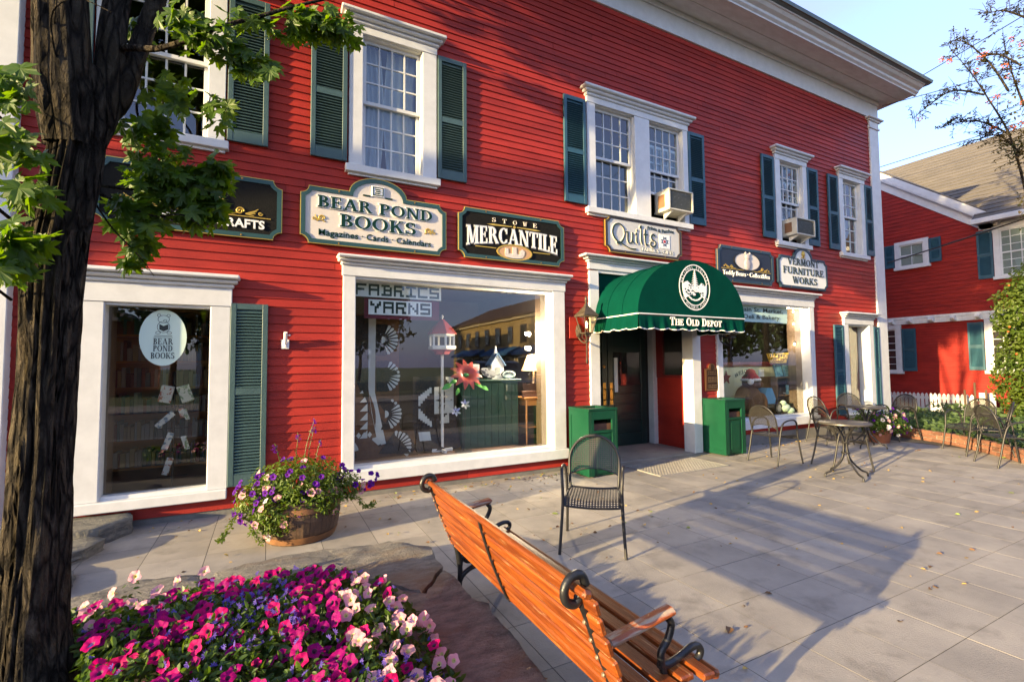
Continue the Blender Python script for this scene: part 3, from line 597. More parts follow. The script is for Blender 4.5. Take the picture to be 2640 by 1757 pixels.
def hwin(y0, y1, z0, z1, cols, rows, x=HX, mid=True, fr=.13, sh=()):
    x -= .045; b = B(); b.box(x-.035, x+.05, y0, y0+fr, z0, z1, .004); b.box(x-.035, x+.05, y1-fr, y1, z0, z1, .004); b.box(x-.04, x+.05, y0+fr, y1-fr, z1-fr, z1-.001, .004); b.box(x-.06, x+.05, y0-.03, y1+.03, z0-.05, z0+.04, .004)
    W = b.build('window', WHT, H2); a, c, d, e = y0+fr, y1-fr, z0+.04, z1-fr; b = B()
    b.box(x-.012, x+.012, a, a+.035, d, e); b.box(x-.012, x+.012, c-.035, c, d, e); b.box(x-.011, x+.011, a+.035, c-.035, d, d+.04); b.box(x-.011, x+.011, a+.035, c-.035, e-.035, e)
    if mid: b.box(x-.018, x+.008, a+.035, c-.035, (d+e)/2-.02, (d+e)/2+.02)
    for k in range(1, cols): b.box(x-.006, x+.006, lerp(a, c, k/cols)-.009, lerp(a, c, k/cols)+.009, d+.04, e-.036)
    for k in range(1, rows): b.box(x-.007, x+.007, a+.036, c-.036, lerp(d, e, k/rows)-.009, lerp(d, e, k/rows)+.009)
    b.build('sash', WHT, W)
    me = B().box(-.002, .002, -(c-a)/cols/2, (c-a)/cols/2, -(e-d)/rows/2, (e-d)/rows/2).mesh('pane', PANE)
    for k in range(cols):
        for q in range(rows):
            o = put(me, 'pane', W, loc=(x+.012, lerp(a, c, (k+.5)/cols), lerp(d, e, (q+.5)/rows))); o.rotation_euler = (0, R.gauss(0, .008), R.gauss(0, .008))
    B().box(x+.016, x+.02, a, c, d, e).build('window_backing', BLIND if z0 > 3 else DARK, W)  # pale blinds upstairs; downstairs a dark sheet stands in for the unlit room
    return W
BLIND = mat('pale blind', (.35, .40, .35), .8)
def hshut(y0, y1, z0, z1, x=HX-.03, n=1):
    b = B(); st = .05
    b.box(x-.035, x, y0, y0+st, z0, z1, .003); b.box(x-.035, x, y1-st, y1, z0, z1, .003)
    for q0, q1 in ((z0, z0+.1), (z1-.06, z1), ((z0+z1)/2-.035, (z0+z1)/2+.035)): b.box(x-.034, x-.001, y0+st, y1-st, q0, q1)
    b.box(x-.008, x-.002, y0+st, y1-st, z0+.05, z1-.05); S = b.build('shutter', TEAL2, H2); b = B()
    k = z0+.115
    while k < z1-.08:
        if abs(k-(z0+z1)/2) > .05: b.add([(x-.030, y0+st, k-.012), (x-.030, y1-st, k-.012), (x-.010, y1-st, k+.012), (x-.010, y0+st, k+.012)], [(0, 1, 2, 3)])
        k += .033
    tag(b.build('slats', TEAL2, S), kind='stuff')
XG = HX+.05
hwin(1.84, 2.9, 1.2, 2.71, 3, 6, XG); hshut(1.46, 1.82, 1.24, 2.58, XG-.03)
hwin(-1.15, -.15, 1.23, 2.71, 3, 6, XG); hshut(-.13, .22, 1.28, 2.65, XG-.03)
hwin(1.0, 1.88, 4.5, 5.35, 2, 2, HX, True, .12); hshut(.70, .99, 4.56, 5.30); hshut(1.90, 2.17, 4.56, 5.30)
hwin(-1.55, -.45, 3.84, 5.28, 4, 6, HX); hshut(-.43, -.10, 3.85, 5.22)
# roof: main slope facing the plaza, cross gable with white rake boards
b = B(); e0, e1 = (HX-.42, 5.47), (22.2, 9.28); em = (HX+.35, lerp(5.47, 9.28, .77/4.62))
b.prism([e0, e1, (27, 5.4), (27, 5.2), (22.2, 9.08), (HX-.30, 5.40)], -3.3, -.12, 'y'); b.prism([em, e1, (27, 5.4), (27, 5.2), (22.2, 9.08), (HX+.4, 5.40)], -.119, 4.6, 'y'); ROOF2 = b.build('roof', SHING, H2)
rr = 24
for k in range(rr):
    a0, a1 = k/rr, (k+1.12)/rr; p = lambda t, h: (lerp(e0[0], e1[0], t)-h*.67, lerp(e0[1], e1[1], t)+h*.74)
    q0 = p(a0, .035); q1 = p(min(a1, 1), .012); q2 = p(min(a1, 1), 0); q3 = p(a0, 0)
    b = B(); b.prism([q0, q1, q2, q3], -3.32, 4.62 if k > 4 else -.13, 'y'); b.build('shingle_course', SHING, ROOF2)
b = B(); b.prism([(-.62, 5.55), (2.9, 8.42), (6.2, 5.75), (6.2, 5.6), (2.9, 8.22), (-.5, 5.44)], HX-.16, 23, 'x'); b.build('gable_roof', SHING, H2)
def rake(pts, d0, d1, nm):
    b = B(); b.prism(pts, d0, d1, 'x'); b.build(nm, WHT, H2)
n2 = V((2.9-(-.62), 8.42-5.55)).normalized(); pn = V((-n2.y, n2.x))
def off(p, s): return (p[0]+pn.x*s, p[1]+pn.y*s)
A0, A1 = (-.72, 5.46), (2.9, 8.40)
rake([off(A0, -.02), off(A1, -.02), off(A1, -.20), off(A0, -.20)], HX-.17, HX-.10, 'rake_board')
rake([off(A0, -.24), off(A1, -.24), off(A1, -.47), off(A0, -.47)], HX-.05, HX-.024, 'rake_frieze')
rake([off(A0, -.20), off(A1, -.20), off(A1, -.24), off(A0, -.24)], HX-.16, HX-.02, 'rake_soffit')
b = B(); b.box(HX-.50, HX-.40, -3.3, -.12, 5.36, 5.50, .01); b.box(HX-.44, HX, -3.3, -.14, 5.40, 5.44); b.box(HX-.05, HX, -3.3, -.16, 5.25, 5.40); b.build('eave_gutter', WHT, H2)
b = B(); b.tube([(18.6, 2.7, 8.0), (18.6, 2.7, 9.1)], .07, 12); b.build('vent_pipe', mat('rusty pipe', (.12, .03, .025), .6), H2, 40)

# ---------------------------------------------------------------- picket fence, brick edging, ground cover, shrubs
F = thing('picket_fence', 'low white picket fence in front of the red house', 'fence', (16.8, .6, .05))
me = B().prism([(-.035, .06), (.035, .06), (.035, .60), (0, .645), (-.035, .60)], -.01, .01, 'x').mesh('picket', WHT)
y = 1.66; k = 0
while y > -.30: put(me, 'picket', F, loc=(16.78, y, 0)); y -= .0985
for z in (.16, .47): B().box(16.795, 16.83, -.40, 1.72, z, z+.075, .004).build('rail', WHT, F)
B().box(16.76, 16.86, 1.70, 1.80, .0, .70, .008).build('post', WHT, F); B().box(16.74, 16.80, -.68, -.36, .05, .70, .006).build('end_panel', WHT, F)
for x, y, h in ((16.4, -.20, .78), (16.35, -.42, .98), (16.4, -.62, .80)):
    b = B(); b.tube([(x, y, 0), (x, y, h)], .025, 8); tag(b.build('wooden_stake', BARREL, None, 40), {.78: 'weathered wooden stake left of three beside the fence end', .98: 'tallest weathered wooden stake beside the white fence end', .80: 'weathered wooden stake right of three beside the fence end'}[h], 'stake')
WL = [(11.82, -.30), (11.68, -.68), (11.55, -1.1), (11.39, -1.53), (11.15, -1.95), (10.75, -2.45), (10.28, -2.93), (9.7, -3.5)]
BW = thing('brick_edging', 'low curved brick edging of the garden bed at the right', 'brick wall', (11.2, -1.9, 0))
pts = catmull([(x, y, 0) for x, y in WL], 12)
def along(pts, s):
    for i in range(len(pts)-1):
        l = (pts[i+1]-pts[i]).length
        if s <= l: return pts[i].lerp(pts[i+1], s/l), (pts[i+1]-pts[i]).normalized()
        s -= l
    return None, None
bk = B().box(-.098, .098, -.048, .048, 0, .062, .004).mesh('brick', BRICK)
L_ = sum((pts[i+1]-pts[i]).length for i in range(len(pts)-1))
for c in range(3):
    s = .05+(.1 if c % 2 else 0)
    while s < L_-.1:
        p, t = along(pts, s)
        o = put(bk, 'brick', BW, loc=(p.x+R.gauss(0, .004), p.y+R.gauss(0, .004), .0+c*.071)); o.rotation_euler = (R.gauss(0, .012), R.gauss(0, .012), math.atan2(t.y, t.x)); s += .207
b = B(); b.tube([p+V((0, 0, .09)) for p in pts], .035, 6, flat=2.6); b.build('mortar', mat('mortar', (.30, .27, .23), .95), BW)
b = B(); poly = [(p.x+.05, p.y+.02) for p in pts]+[(16.9, -3.5), (16.9, 2.2), (13.2, 2.2), (13.2, .2), (11.9, .0)]
b.prism(poly, -.1, .12, 'z'); struct(b.build('garden_bed', SOIL))
def inpoly(x, y, P):
    c = False; j = len(P)-1
    for i in range(len(P)):
        if (P[i][1] > y) != (P[j][1] > y) and x < (P[j][0]-P[i][0])*(y-P[i][1])/(P[j][1]-P[i][1])+P[i][0]: c = not c
        j = i
    return c
def leafquad(b, p, n, size, asp=.55, fold=.25):
    """one folded leaf: 2 quads-ish, six verts"""
    n = n.normalized(); t = n.cross(V((R.gauss(0, 1), R.gauss(0, 1), R.gauss(0, 1)))).normalized(); s = n.cross(t); l = size; w_ = size*asp/2
    b.v += [tuple(p), tuple(p+t*l*.35+s*w_+n*fold*w_), tuple(p+t*l*.75+s*w_*.8+n*fold*w_), tuple(p+t*l), tuple(p+t*l*.75-s*w_*.8+n*fold*w_), tuple(p+t*l*.35-s*w_+n*fold*w_), tuple(p+t*l*.5-n*.02*l)]
    o = len(b.v)-7; b.f += [(o, o+1, o+6), (o+1, o+2, o+6), (o+2, o+3, o+6), (o+3, o+4, o+6), (o+4, o+5, o+6), (o+5, o, o+6)]; b.m += [b.mi]*6
def rdir(up=0.):
    v = V((R.gauss(0, 1), R.gauss(0, 1), R.gauss(0, 1)+up)); return v.normalized()
b = B(); cnt = 0
while cnt < 7000:
    x, y = R.uniform(10, 16.7), R.uniform(-3.5, 1.9)
    if not inpoly(x, y, poly): continue
    if x > 15.9 or (x > 13.5 and R.random() < .3): continue
    h = .17+.10*noise.noise(V((x*1.1, y*1.1, 0)))+.12*noise.noise(V((x*3, y*3, 5)))+(.18 if (x-15.2)**2+(y+.9)**2 < .9 else 0)
    leafquad(b, V((x, y, .11+R.random()**.5*h*(.6 if x > 15.6 else 1))), rdir(1.5), R.uniform(.06, .13)); cnt += 1
tag(b.build('ground_cover', FOL3, recalc=False), 'pale green ground cover filling the brick-edged garden bed', 'ground cover', kind='stuff')
# shrub at the right edge, rowan tree with berries above it
def clumpy(b, c, r, n, size, up=.6, seed=0, asp=.5, fill=.5):
    c = V(c)
    for _ in range(n):
        d = rdir(); q = 1-fill*R.random()**2
        k = 1+.28*noise.noise(V(d)*2.2+V((seed, 0, 0)))+.15*noise.noise(V(d)*6+V((seed, 3, 0)))
        p = c+V((d.x*r[0], d.y*r[1], d.z*r[2]))*k*q
        leafquad(b, p, d+rdir()*.9+V((0, 0, up)), size*R.uniform(.7, 1.3), asp)
T = thing('garden_shrub', 'tall yellow-green shrub with orange berries at the right edge', 'shrub', (15.3, -1.62, .2))
b = B()
for c, r, n in (((15.4, -1.75, 1.2), (.75, .62, 1.15), 5200), ((15.3, -1.72, 2.6), (.62, .52, .8), 3600), ((15.7, -2.0, 3.3), (.7, .55, .6), 2500)): clumpy(b, c, r, n, .085, .5, c[2])
b.build('crown', FOLR2 if 'FOLR2' in globals() else leafmat('shrub leaf', (.10, .14, .018), (.055, .10, .014), .4, 3), T, recalc=False)
b = B(); b.tube([(15.4, -1.75, .1), (15.45, -1.8, 2.6)], [.07, .03], 8); b.build('trunk', BARK, T, 60)
b = B(); 
for _ in range(36):
    d = rdir(); c = R.choice([(15.4, -1.75, 1.6), (15.3, -1.72, 2.6), (15.7, -2, 3.2)]); p = V(c)+V((d.x*.68, d.y*.58, d.z*.85)); b.ell(p, (.022,)*3, 6, 4)
tag(b.build('berries', mat('orange berry', (.42, .09, .02), .5), T), kind='stuff')
T = thing('rowan_tree', 'slender rowan tree with sparse leaves and orange berry clusters against the sky', 'tree', (13.2, -2.95, 0))
b = B(); br = B(); lf = B(); bb = B()
b.tube(catmull([(13.2, -2.95, -.1), (13.15, -2.9, 2.5), (13.1, -2.75, 4.6), (13.0, -2.65, 6.2), (13.0, -2.6, 8.4)], 5), [.09-.003*i for i in range(21)], 9)
BR = [((13, -2.5, 4.4), (13, -2.3, 5.9), (13, -2.0, 6.9), (13, -1.75, 7.6), (13, -1.45, 8.3)), ((13, -2.3, 6.9), (13.1, -2.05, 7.6), (13.1, -1.75, 8.2), (13.1, -1.5, 8.5)), ((13, -1.95, 7.0), (12.9, -1.5, 7.3), (12.9, -1.1, 7.2), (12.9, -.78, 7.03)),
      ((13, -2.3, 6.0), (13.1, -1.85, 6.5), (13.1, -1.5, 6.65), (13.1, -1.22, 6.68)), ((13, -2.6, 8.2), (13, -2.3, 8.55), (13, -2.05, 8.65)), ((13, -2.4, 5.6), (13.1, -2.1, 6.1), (13.1, -1.8, 6.15)), ((13, -2.5, 6.5), (13.1, -2.35, 7.2), (13.1, -2.25, 7.9)), ((13, -2.5, 7.3), (13, -2.2, 7.7), (12.9, -1.95, 7.75))]
for P in BR:
    c = catmull(P, 7); br.tube(c, [lerp(.022, .005, i/(len(c)-1)) for i in range(len(c))], 6)
    for i, q in enumerate(c):
        if i < 3: continue
        for _ in range(4 if P[-1][2] < 6.3 else 3):
            d = rdir(.2); l = R.uniform(.12, .42); e = q+d*l; br.tube([q, q+d*l*.5+V((0, 0, .03)), e], [.006, .004, .002], 4)
            if R.random() < (.8 if P[-1][2] < 6.3 else .45):
                ax = d; sd = ax.cross(V((0, 0, 1))).normalized()
                for k in range(7):
                    for s in (-1, 1): p = q+ax*l*(.35+.1*k); leafquad(lf, p, V((0, 0, 1))+rdir()*.5, .065, .32); 
            if R.random() < .05:
                for _ in range(14): bb.ell(e+rdir()*.05, (.013,)*3, 5, 4)
for c, r, n in (((13.1, -2.42, 5.75), (.3, .32, .35), 260), ((13.1, -2.55, 6.5), (.3, .3, .6), 160), ((13.1, -2.5, 7.6), (.3, .25, .6), 90), ((13.2, -2.7, 4.6), (.4, .4, .7), 600)): clumpy(lf, c, r, n, .075, .4, c[2], .4, .9)
b.build('trunk', BARK, T, 60); tag(br.build('branches', BARK, T, 60), kind='stuff'); tag(lf.build('crown', FOLR, T, recalc=False), kind='stuff'); tag(bb.build('berries', MATS['orange berry'], T), kind='stuff')
# overhead wires
def wire(name, a, c, sag, r, lab):
    a, c = V(a), V(c); P = [a.lerp(c, t/24)-V((0, 0, sag*4*(t/24)*(1-t/24))) for t in range(25)]
    b = B(); b.tube(P, r, 6); tag(b.build(name, BLK, None, 60), lab, 'wire', 'overhead wires')

wire('overhead_wire', (13.25, -.30, 8.0), (12.3, -9, 9.35), .12, .009, 'thin wire from the eave rising to the upper right over the rowan')
wire('overhead_wire', (13.2, -.07, 7.76), (12.5, -9, 6.2), .1, .008, 'thin wire from under the eave corner running level to the right')
wire('overhead_wire', (20, 3.2, 8.72), (20, -9, 8.72), .05, .012, 'faint far wire just above the shingle roof ridge')
wire('overhead_wire', (13.13, -.06, 3.90), (12.6, -9, 5.9), .18, .016, 'thick black cable from the corner board across the red house')
# ---------------------------------------------------------------- carved signs on the facade
def outline(x0, x1, z0, z1, r=.09, i=0., arch=None, N=6, cham=False):
    P = []; rr = r+i*.85
    k = min(.95, i/rr) if rr else 0
    for cx, cz, a0 in ((x0, z0, 90), (x1, z0, 180), (x1, z1, 270), (x0, z1, 0)):
        # concave quarter circle centred on the corner; walk counter-clockwise round the board
        a_ = math.degrees(math.asin(k)); s0, s1 = a0-a_, a0-90+a_
        q = [(cx+rr*cos(rad(lerp(s0, s1, j/N))), cz+rr*sin(rad(lerp(s0, s1, j/N)))) for j in range(N+1)]
        if (cx, cz) == (x0, z1) and arch:
            xc, a, h = arch; zt = z1-i
            P += [(xc+(a-i*.8)*cos(rad(t)), zt+h*sin(rad(t))) for t in range(0, 181, 12)]
        P += q
    return P
def sign(name, label, x0, x1, z0, z1, border, face, arch=None, bw=.055, edge=None, r=.09):
    S = thing(name, label, 'sign', ((x0+x1)/2, -.03, z0)); Y = -.028
    o = outline(x0, x1, z0, z1, r, 0, arch); o2 = outline(x0, x1, z0, z1, r, .008, arch); i = outline(x0, x1, z0, z1, r, bw, arch); i2 = outline(x0, x1, z0, z1, r, bw*.8, arch)
    B().prism(o, Y, Y-.030).build('backing_board', border, S)
    b = B(); b.ring(o, o2, Y-.0302, Y-.044); b.build('gilt_edge', edge or GOLD, S)
    b = B(); b.ring(o2, i, Y-.0302, Y-.047); b.build('border', border, S)
    b = B(); b.prism(i2, Y-.0301, Y-.036); b.build('face', face, S)
    me = B(); me.T = Mx.Rotation(rad(90), 4, 'X'); me.lathe([(.010, 0), (.010, .004), (.004, .007), (.0001, .007)], n=8); me = me.mesh('screw', BRASS)
    for fx in (.24, .76):
        for z in (z0+bw*.45, z1-bw*.5):
            if arch and z > z1-bw and abs(lerp(x0, x1, fx)-arch[0]) < arch[1]: continue
            put(me, 'screw', S, loc=(lerp(x0, x1, fx), Y-.047, z))
    return S, Y-.0362
def ellp(cx, cz, rx, rz, n=36): return [(cx+rx*cos(2*pi*k/n), cz+rz*sin(2*pi*k/n)) for k in range(n)]
def spiral(cx, cz, r, turns, sgn=1, a0=0, n=30): return [(cx+r*(1-.85*k/n)*cos(a0+sgn*2*pi*turns*k/n), cz+r*(1-.85*k/n)*sin(a0+sgn*2*pi*turns*k/n)) for k in range(n+1)]
def scrollwork(x0, x1, z0, y, flip, par, m=None, h=.12):
    b = B(); X = lambda t: lerp(x1, x0, t) if flip else lerp(x0, x1, t); w_ = abs(x1-x0)
    def tb(P, r): b.tube([(p[0], y-.004, p[1]) for p in P], r, 5, fa=.5)
    sg = -1 if flip else 1
    tb(spiral(X(.35), z0+h*.42, h*.34, 1.6, sg, 0), [lerp(.010, .005, k/30) for k in range(31)])
    for q in range(4): tb([(X(.5), z0+h*.2), (X(.62+.05*q), z0+h*(.15+.12*q)), (X(.75+.04*q), z0+h*(.08+.22*q))], [.006, .008, .004])
    tb(spiral(X(.93), z0+h*.35, h*.2, 1.1, -sg, 0, 16), .006)
    tb([(X(0), z0+h*.1), (X(.15), z0+h*.12), (X(.3), z0+h*.25)], [.004, .009, .006])
    b.build('gilt_scroll', m or GOLD, par, 60)
# 1 Vermont Crafts
S, Y = sign('shop_sign', 'black and gold sign reading VERMONT CRAFTS, half hidden by maple leaves', -1.55, .115, 2.965, 3.645, SGREEN, SBLACK)
lettering('VERMONT', -1.30, -.58, 3.075, .095, Y, SWHITE, S, bold=.03, depth=.012); lettering('CRAFTS', -.52, -.06, 3.075, .095, Y, SWHITE, S, bold=.03, depth=.012)
B().box(-1.36, -.0, Y-.008, Y, 3.195, 3.203).build('gilt_rule', GOLD, S)
B().prism(ellp(-.72, 3.33, .26, .13), Y, Y-.012).build('oval_panel', CREAM, S); b = B(); b.ring(ellp(-.72, 3.33, .275, .145), ellp(-.72, 3.33, .255, .125), Y, Y-.018); b.build('oval_rim', GOLD, S)
b = B()
for q in ((-.86, .05), (-.74, .03), (-.58, .05)): b.prism(ellp(q[0], 3.33+q[1]-.03, .055, .06, 14), Y-.012, Y-.018-abs(q[0])*.003)
b.build('carved_leaf', TANP, S)
scrollwork(-.42, -.08, 3.205, Y, False, S); scrollwork(-1.36, -1.0, 3.205, Y, True, S)
# 2 Bear Pond Books
S, Y = sign('shop_sign', 'cream sign with arched top and green border reading BEAR POND BOOKS', .30, 2.07, 2.98, 3.66, SGREEN, CREAM, (1.19, .35, .205))
for g, m, d in ((.07, SWHITE, .010), (.018, LGREEN, .016)):
    lettering('BEAR', .49, 1.10, 3.42, .135, Y, m, S, True, g=g, depth=d); lettering('POND', 1.20, 1.88, 3.42, .135, Y, m, S, True, g=g, depth=d)
    lettering('BOOKS', .74, 1.66, 3.215, .15, Y, m, S, True, g=g, depth=d)
lettering('Magazines · Cards · Calendars', .50, 1.86, 3.085, .078, Y, LGREEN, S, bold=.006, depth=.008)
b = B(); b.box(1.10, 1.26, Y-.014, Y, 3.635, 3.77, .006); b.build('book_emblem', SWHITE, S)
b = B(); b.ring([(1.115, 3.65), (1.245, 3.65), (1.245, 3.757), (1.115, 3.757)], [(1.125, 3.66), (1.235, 3.66), (1.235, 3.747), (1.125, 3.747)], Y-.0145, Y-.018); b.box(1.0, 1.09, Y-.01, Y, 3.628, 3.644); b.box(1.27, 1.36, Y-.01, Y, 3.628, 3.644)
for k in range(3): b.box(1.145+.008*(k % 2), 1.205+.008*(k % 2), Y-.019, Y-.014, 3.672+.024*k, 3.684+.024*k)
b.build('book_outline', LGREEN, S)
for fx in (.53, 1.82):
    f = fx > 1; scrollwork(fx+(.05 if not f else -.05), fx-(.09 if not f else -.09), 3.24, Y, False, S, GOLD, .11)
# 3 Stowe Mercantile
S, Y = sign('shop_sign', 'black sparkling sign reading STOWE MERCANTILE with tan oval', 2.24, 3.93, 3.0, 3.69, SGREEN, SBLACK)
for k, ch in enumerate('STOWE'): lettering(ch, 2.74+.165*k, 2.80+.165*k, 3.535, .062, Y, CREAM, S, True, depth=.01)
b = B(); b.prism([(2.66, 3.495), (2.75, 3.51), (3.05, 3.507), (3.05, 3.497), (2.75, 3.485)], Y, Y-.008); b.prism([(3.52, 3.495), (3.43, 3.51), (3.13, 3.507), (3.13, 3.497), (3.43, 3.485)], Y, Y-.008); b.prism([(3.065, 3.5), (3.09, 3.525), (3.115, 3.5), (3.09, 3.475)], Y, Y-.008)
b.box(2.49, 2.80, Y-.007, Y, 3.165, 3.176); b.box(3.39, 3.68, Y-.007, Y, 3.165, 3.176); b.build('gilt_arrow', GOLD, S)
arcb = lambda x: .075*(1-((x-3.085)/.72)**2)
def mfn(px, pz):                                   # letters stretched: feet follow an arch, tops nearly level
    t = (pz-3.19)/.24; bot = 3.175+arcb(px); top = 3.44+.025*(1-((px-3.085)/.72)**2); return px, lerp(bot, top, t)
for g, m, d in ((.045, mat('letter shade', (.30, .30, .33), .5), .009), (0, SWHITE, .014)): lettering('MERCANTILE', 2.36, 3.81, 3.19, .24, Y, m, S, True, g=g, depth=d, fn=mfn, t=.2)
B().prism(ellp(3.09, 3.135, .265, .10), Y, Y-.010).build('oval_panel', TANP, S); b = B(); b.ring(ellp(3.09, 3.135, .282, .113), ellp(3.09, 3.135, .262, .097), Y, Y-.014); b.build('oval_rim', GOLD, S)
b = B(); y = Y-.0102
for q in ([(2.93, 3.10), (2.99, 3.10), (2.985, 3.185), (2.94, 3.185)], [(3.05, 3.09), (3.12, 3.09), (3.115, 3.21), (3.055, 3.21)], [(3.17, 3.09), (3.24, 3.10), (3.25, 3.16), (3.21, 3.19), (3.17, 3.16)]): b.prism(q, y, y-.006)
b.prism(ellp(3.08, 3.085, .15, .035, 18), y, y-.0045); b.build('carved_wares', CREAM, S)
# 4 Quilts
S, Y = sign('shop_sign', 'pale grey sign reading Quilts with a star patch above the entrance', 4.71, 6.38, 3.325, 3.925, mat('brown black border', (.03, .018, .008), .4), GREYS, None, .05)
def stroke(P, r, m, par, y, nm='lettering'):
    b = B(); P = catmull([(p[0], y-.004, p[1]) for p in P], 6); n = len(P)
    b.tube(P, [r*(.55+.6*abs(sin(pi*k/n*2.2+.4))) for k in range(n)], 6, fa=.35); return b
for mtl, ex, yy in ((CREAM, .009, 0), (mat('deep green brown', (.012, .03, .012), .4), 0, -.006)):
    B_ = B()
    for P in ([(5.00, 3.48), (4.90, 3.56), (4.86, 3.66), (4.90, 3.76), (4.99, 3.80), (5.08, 3.75), (5.11, 3.65), (5.07, 3.55), (5.0, 3.48), (4.95, 3.49), (5.0, 3.505), (5.10, 3.46), (5.22, 3.42), (5.34, 3.42)],
              [(5.13, 3.68), (5.17, 3.68), (5.17, 3.56), (5.20, 3.51), (5.25, 3.53), (5.27, 3.60), (5.27, 3.69), (5.27, 3.56), (5.30, 3.515)], [(5.335, 3.66), (5.36, 3.68), (5.36, 3.56), (5.385, 3.515)], [(5.43, 3.78), (5.46, 3.81), (5.46, 3.58), (5.485, 3.515)],
              [(5.545, 3.78), (5.545, 3.58), (5.565, 3.52), (5.61, 3.525)], [(5.51, 3.685), (5.60, 3.69)], [(5.76, 3.68), (5.72, 3.71), (5.68, 3.67), (5.70, 3.62), (5.765, 3.59), (5.77, 3.53), (5.71, 3.50), (5.66, 3.53), (5.665, 3.57), (5.70, 3.57)]):
        q = stroke(P, .016+ex, None, None, Y+yy); B_.add(q.v, q.f)
    B_.ell((5.365, Y-.008+yy, 3.735), (.016+ex, .006, .016+ex), 8, 5); B_.build('script_lettering', mtl, S, 60)
lettering('Prints & Patches', 5.60, 6.20, 3.775, .062, Y, LDARK, S, bold=.02, base=lambda u: .012*sin(u*9)); lettering('FABRICS - GIFTS', 5.47, 6.18, 3.405, .068, Y, LDARK, S, bold=.03); lettering('FABRICS - GIFTS', 5.475, 6.175, 3.408, .062, Y-.004, SWHITE, S, bold=-.005)
b = B(); b.box(5.86, 6.10, Y-.006, Y, 3.50, 3.735); b.build('patch_panel', SWHITE, S)
b = B(); c = .045; cx, cz = 5.98, 3.6175; b.box(cx-.022, cx+.022, Y-.011, Y-.006, cz-.022, cz+.022); b.build('patch_centre', mat('sign red', (.35, .02, .02), .5), S)
b = B()
for k in range(4):
    a = k*pi/2; rot = lambda p: (cx+p[0]*cos(a)-p[1]*sin(a), cz+p[0]*sin(a)+p[1]*cos(a))
    for tri in ([(-.03, .03), (-.03, .085), (0, .058)], [(.03, .03), (.03, .085), (0, .058)]): b.prism([rot(p) for p in tri], Y-.006, Y-.010)
b.build('patch_star', NAVY, S)
# 5 Teddy Bears
S, Y = sign('shop_sign', 'dark navy sign reading Teddy Bears Collectibles with a carved oval', 7.28, 8.90, 3.05, 3.73, NAVY, mat('navy sign face', (.008, .014, .03), .5), None, .06, mat('bronze edge', (.16, .13, .09), .5))
lettering('Teddy Bears · Collectibles', 7.42, 8.76, 3.18, .09, Y, SWHITE, S, bold=.004, depth=.01)
B().box(7.38, 8.80, Y-.006, Y, 3.292, 3.303).build('gilt_rule', GOLD, S)
B().prism(ellp(8.10, 3.47, .36, .165), Y, Y-.010).build('oval_panel', CREAM, S); b = B(); b.ring(ellp(8.10, 3.47, .375, .178), ellp(8.10, 3.47, .357, .162), Y, Y-.016); b.build('oval_rim', BLK, S)
b = B(); b.ell((8.11, Y-.012, 3.42), (.095, .02, .115), 14, 8); b.ell((8.11, Y-.016, 3.56), (.075, .02, .065), 14, 8); b.ell((8.05, Y-.016, 3.625), (.03, .012, .03), 8, 6); b.ell((8.17, Y-.016, 3.625), (.03, .012, .03), 8, 6); b.build('carved_bear', mat('carved grey', (.42, .38, .37), .6), S, 0)
scrollwork(8.42, 8.76, 3.305, Y, False, S, None, .10); scrollwork(7.44, 7.78, 3.305, Y, True, S, None, .10)
# 6 Vermont Furniture Works
S, Y = sign('shop_sign', 'white sign with arched top and navy border reading VERMONT FURNITURE WORKS', 9.03, 10.72, 3.06, 3.72, NAVY, mat('pale sign face', (.66, .67, .66), .5), (9.88, .31, .20), .05, NAVY)
for tx, a, c, z in (('VERMONT', 9.36, 10.42, 3.545), ('FURNITURE', 9.20, 10.58, 3.355), ('WORKS', 9.50, 10.34, 3.165)): lettering(tx, a, c, z, .14, Y, LDARK, S, True, depth=.008, t=.2)
b = B(); b.ell((9.88, Y-.01, 3.79), (.055, .02, .07), 12, 8); b.box(9.80, 9.96, Y-.012, Y, 3.705, 3.718); b.box(9.86, 9.90, Y-.012, Y, 3.715, 3.74); b.build('gilt_acorn', GOLD, S, 40)

for o in [q for q in COL.objects if q.name.startswith('shop_sign')]:      # the boards stand 7 cm off the wall
    o.location = (o.location.x*.989, o.location.y, 1.55+(o.location.z-1.55)*.989); o.scale = (.989, 1, .989)
# ---------------------------------------------------------------- awning over the entrance
AWN = thing('entrance_awning', 'green barrel awning over the entrance lettered THE OLD DEPOT', 'awning', (5.53, -.5, 2.0))
AX, AW_, AZ, AH, AY = 5.535, 1.085, 2.23, .825, -1.0
def arch(u): a = pi*u; return AX-AW_*cos(a), AZ+AH*abs(sin(a))**.94
def cov(u, v):
    x, z = arch(u); y = lerp(-.02, AY, v); sag = 1-.018*abs(sin(3*pi*v)); zz = AZ+(z-AZ)*lerp(.985, 1, v)*sag; xx = AX+(x-AX)*lerp(1.0, 1., v)*(1-.010*abs(sin(3*pi*v))*sin(pi*u)); return xx, y, zz
B().grid(cov, 48, 24).build('canopy', GREEN, AWN, 0)
fr = [arch(k/40) for k in range(41)]
b = B(); b.add([(p[0], AY-.001, p[1]) for p in fr], [tuple(range(41))]); b.add([(p[0], AY+.006, p[1]) for p in fr], [tuple(range(41))]); b.build('front_panel', GREEN, AWN)
def val(P0, P1, n, out, ph=0.):
    P0, P1 = V(P0), V(P1); L = (P1-P0).length; sc_ = n; o = V(out)
    def f(u, v):
        p = P0.lerp(P1, u); low = .205+.022*abs(sin(pi*u*sc_+ph))**.8-.015
        rip = .014*sin(u*L*31)*v+.008*sin(u*L*57+1)*v; q = p-V((0, 0, low*v))+o*(rip+.012*v); return q
    return f
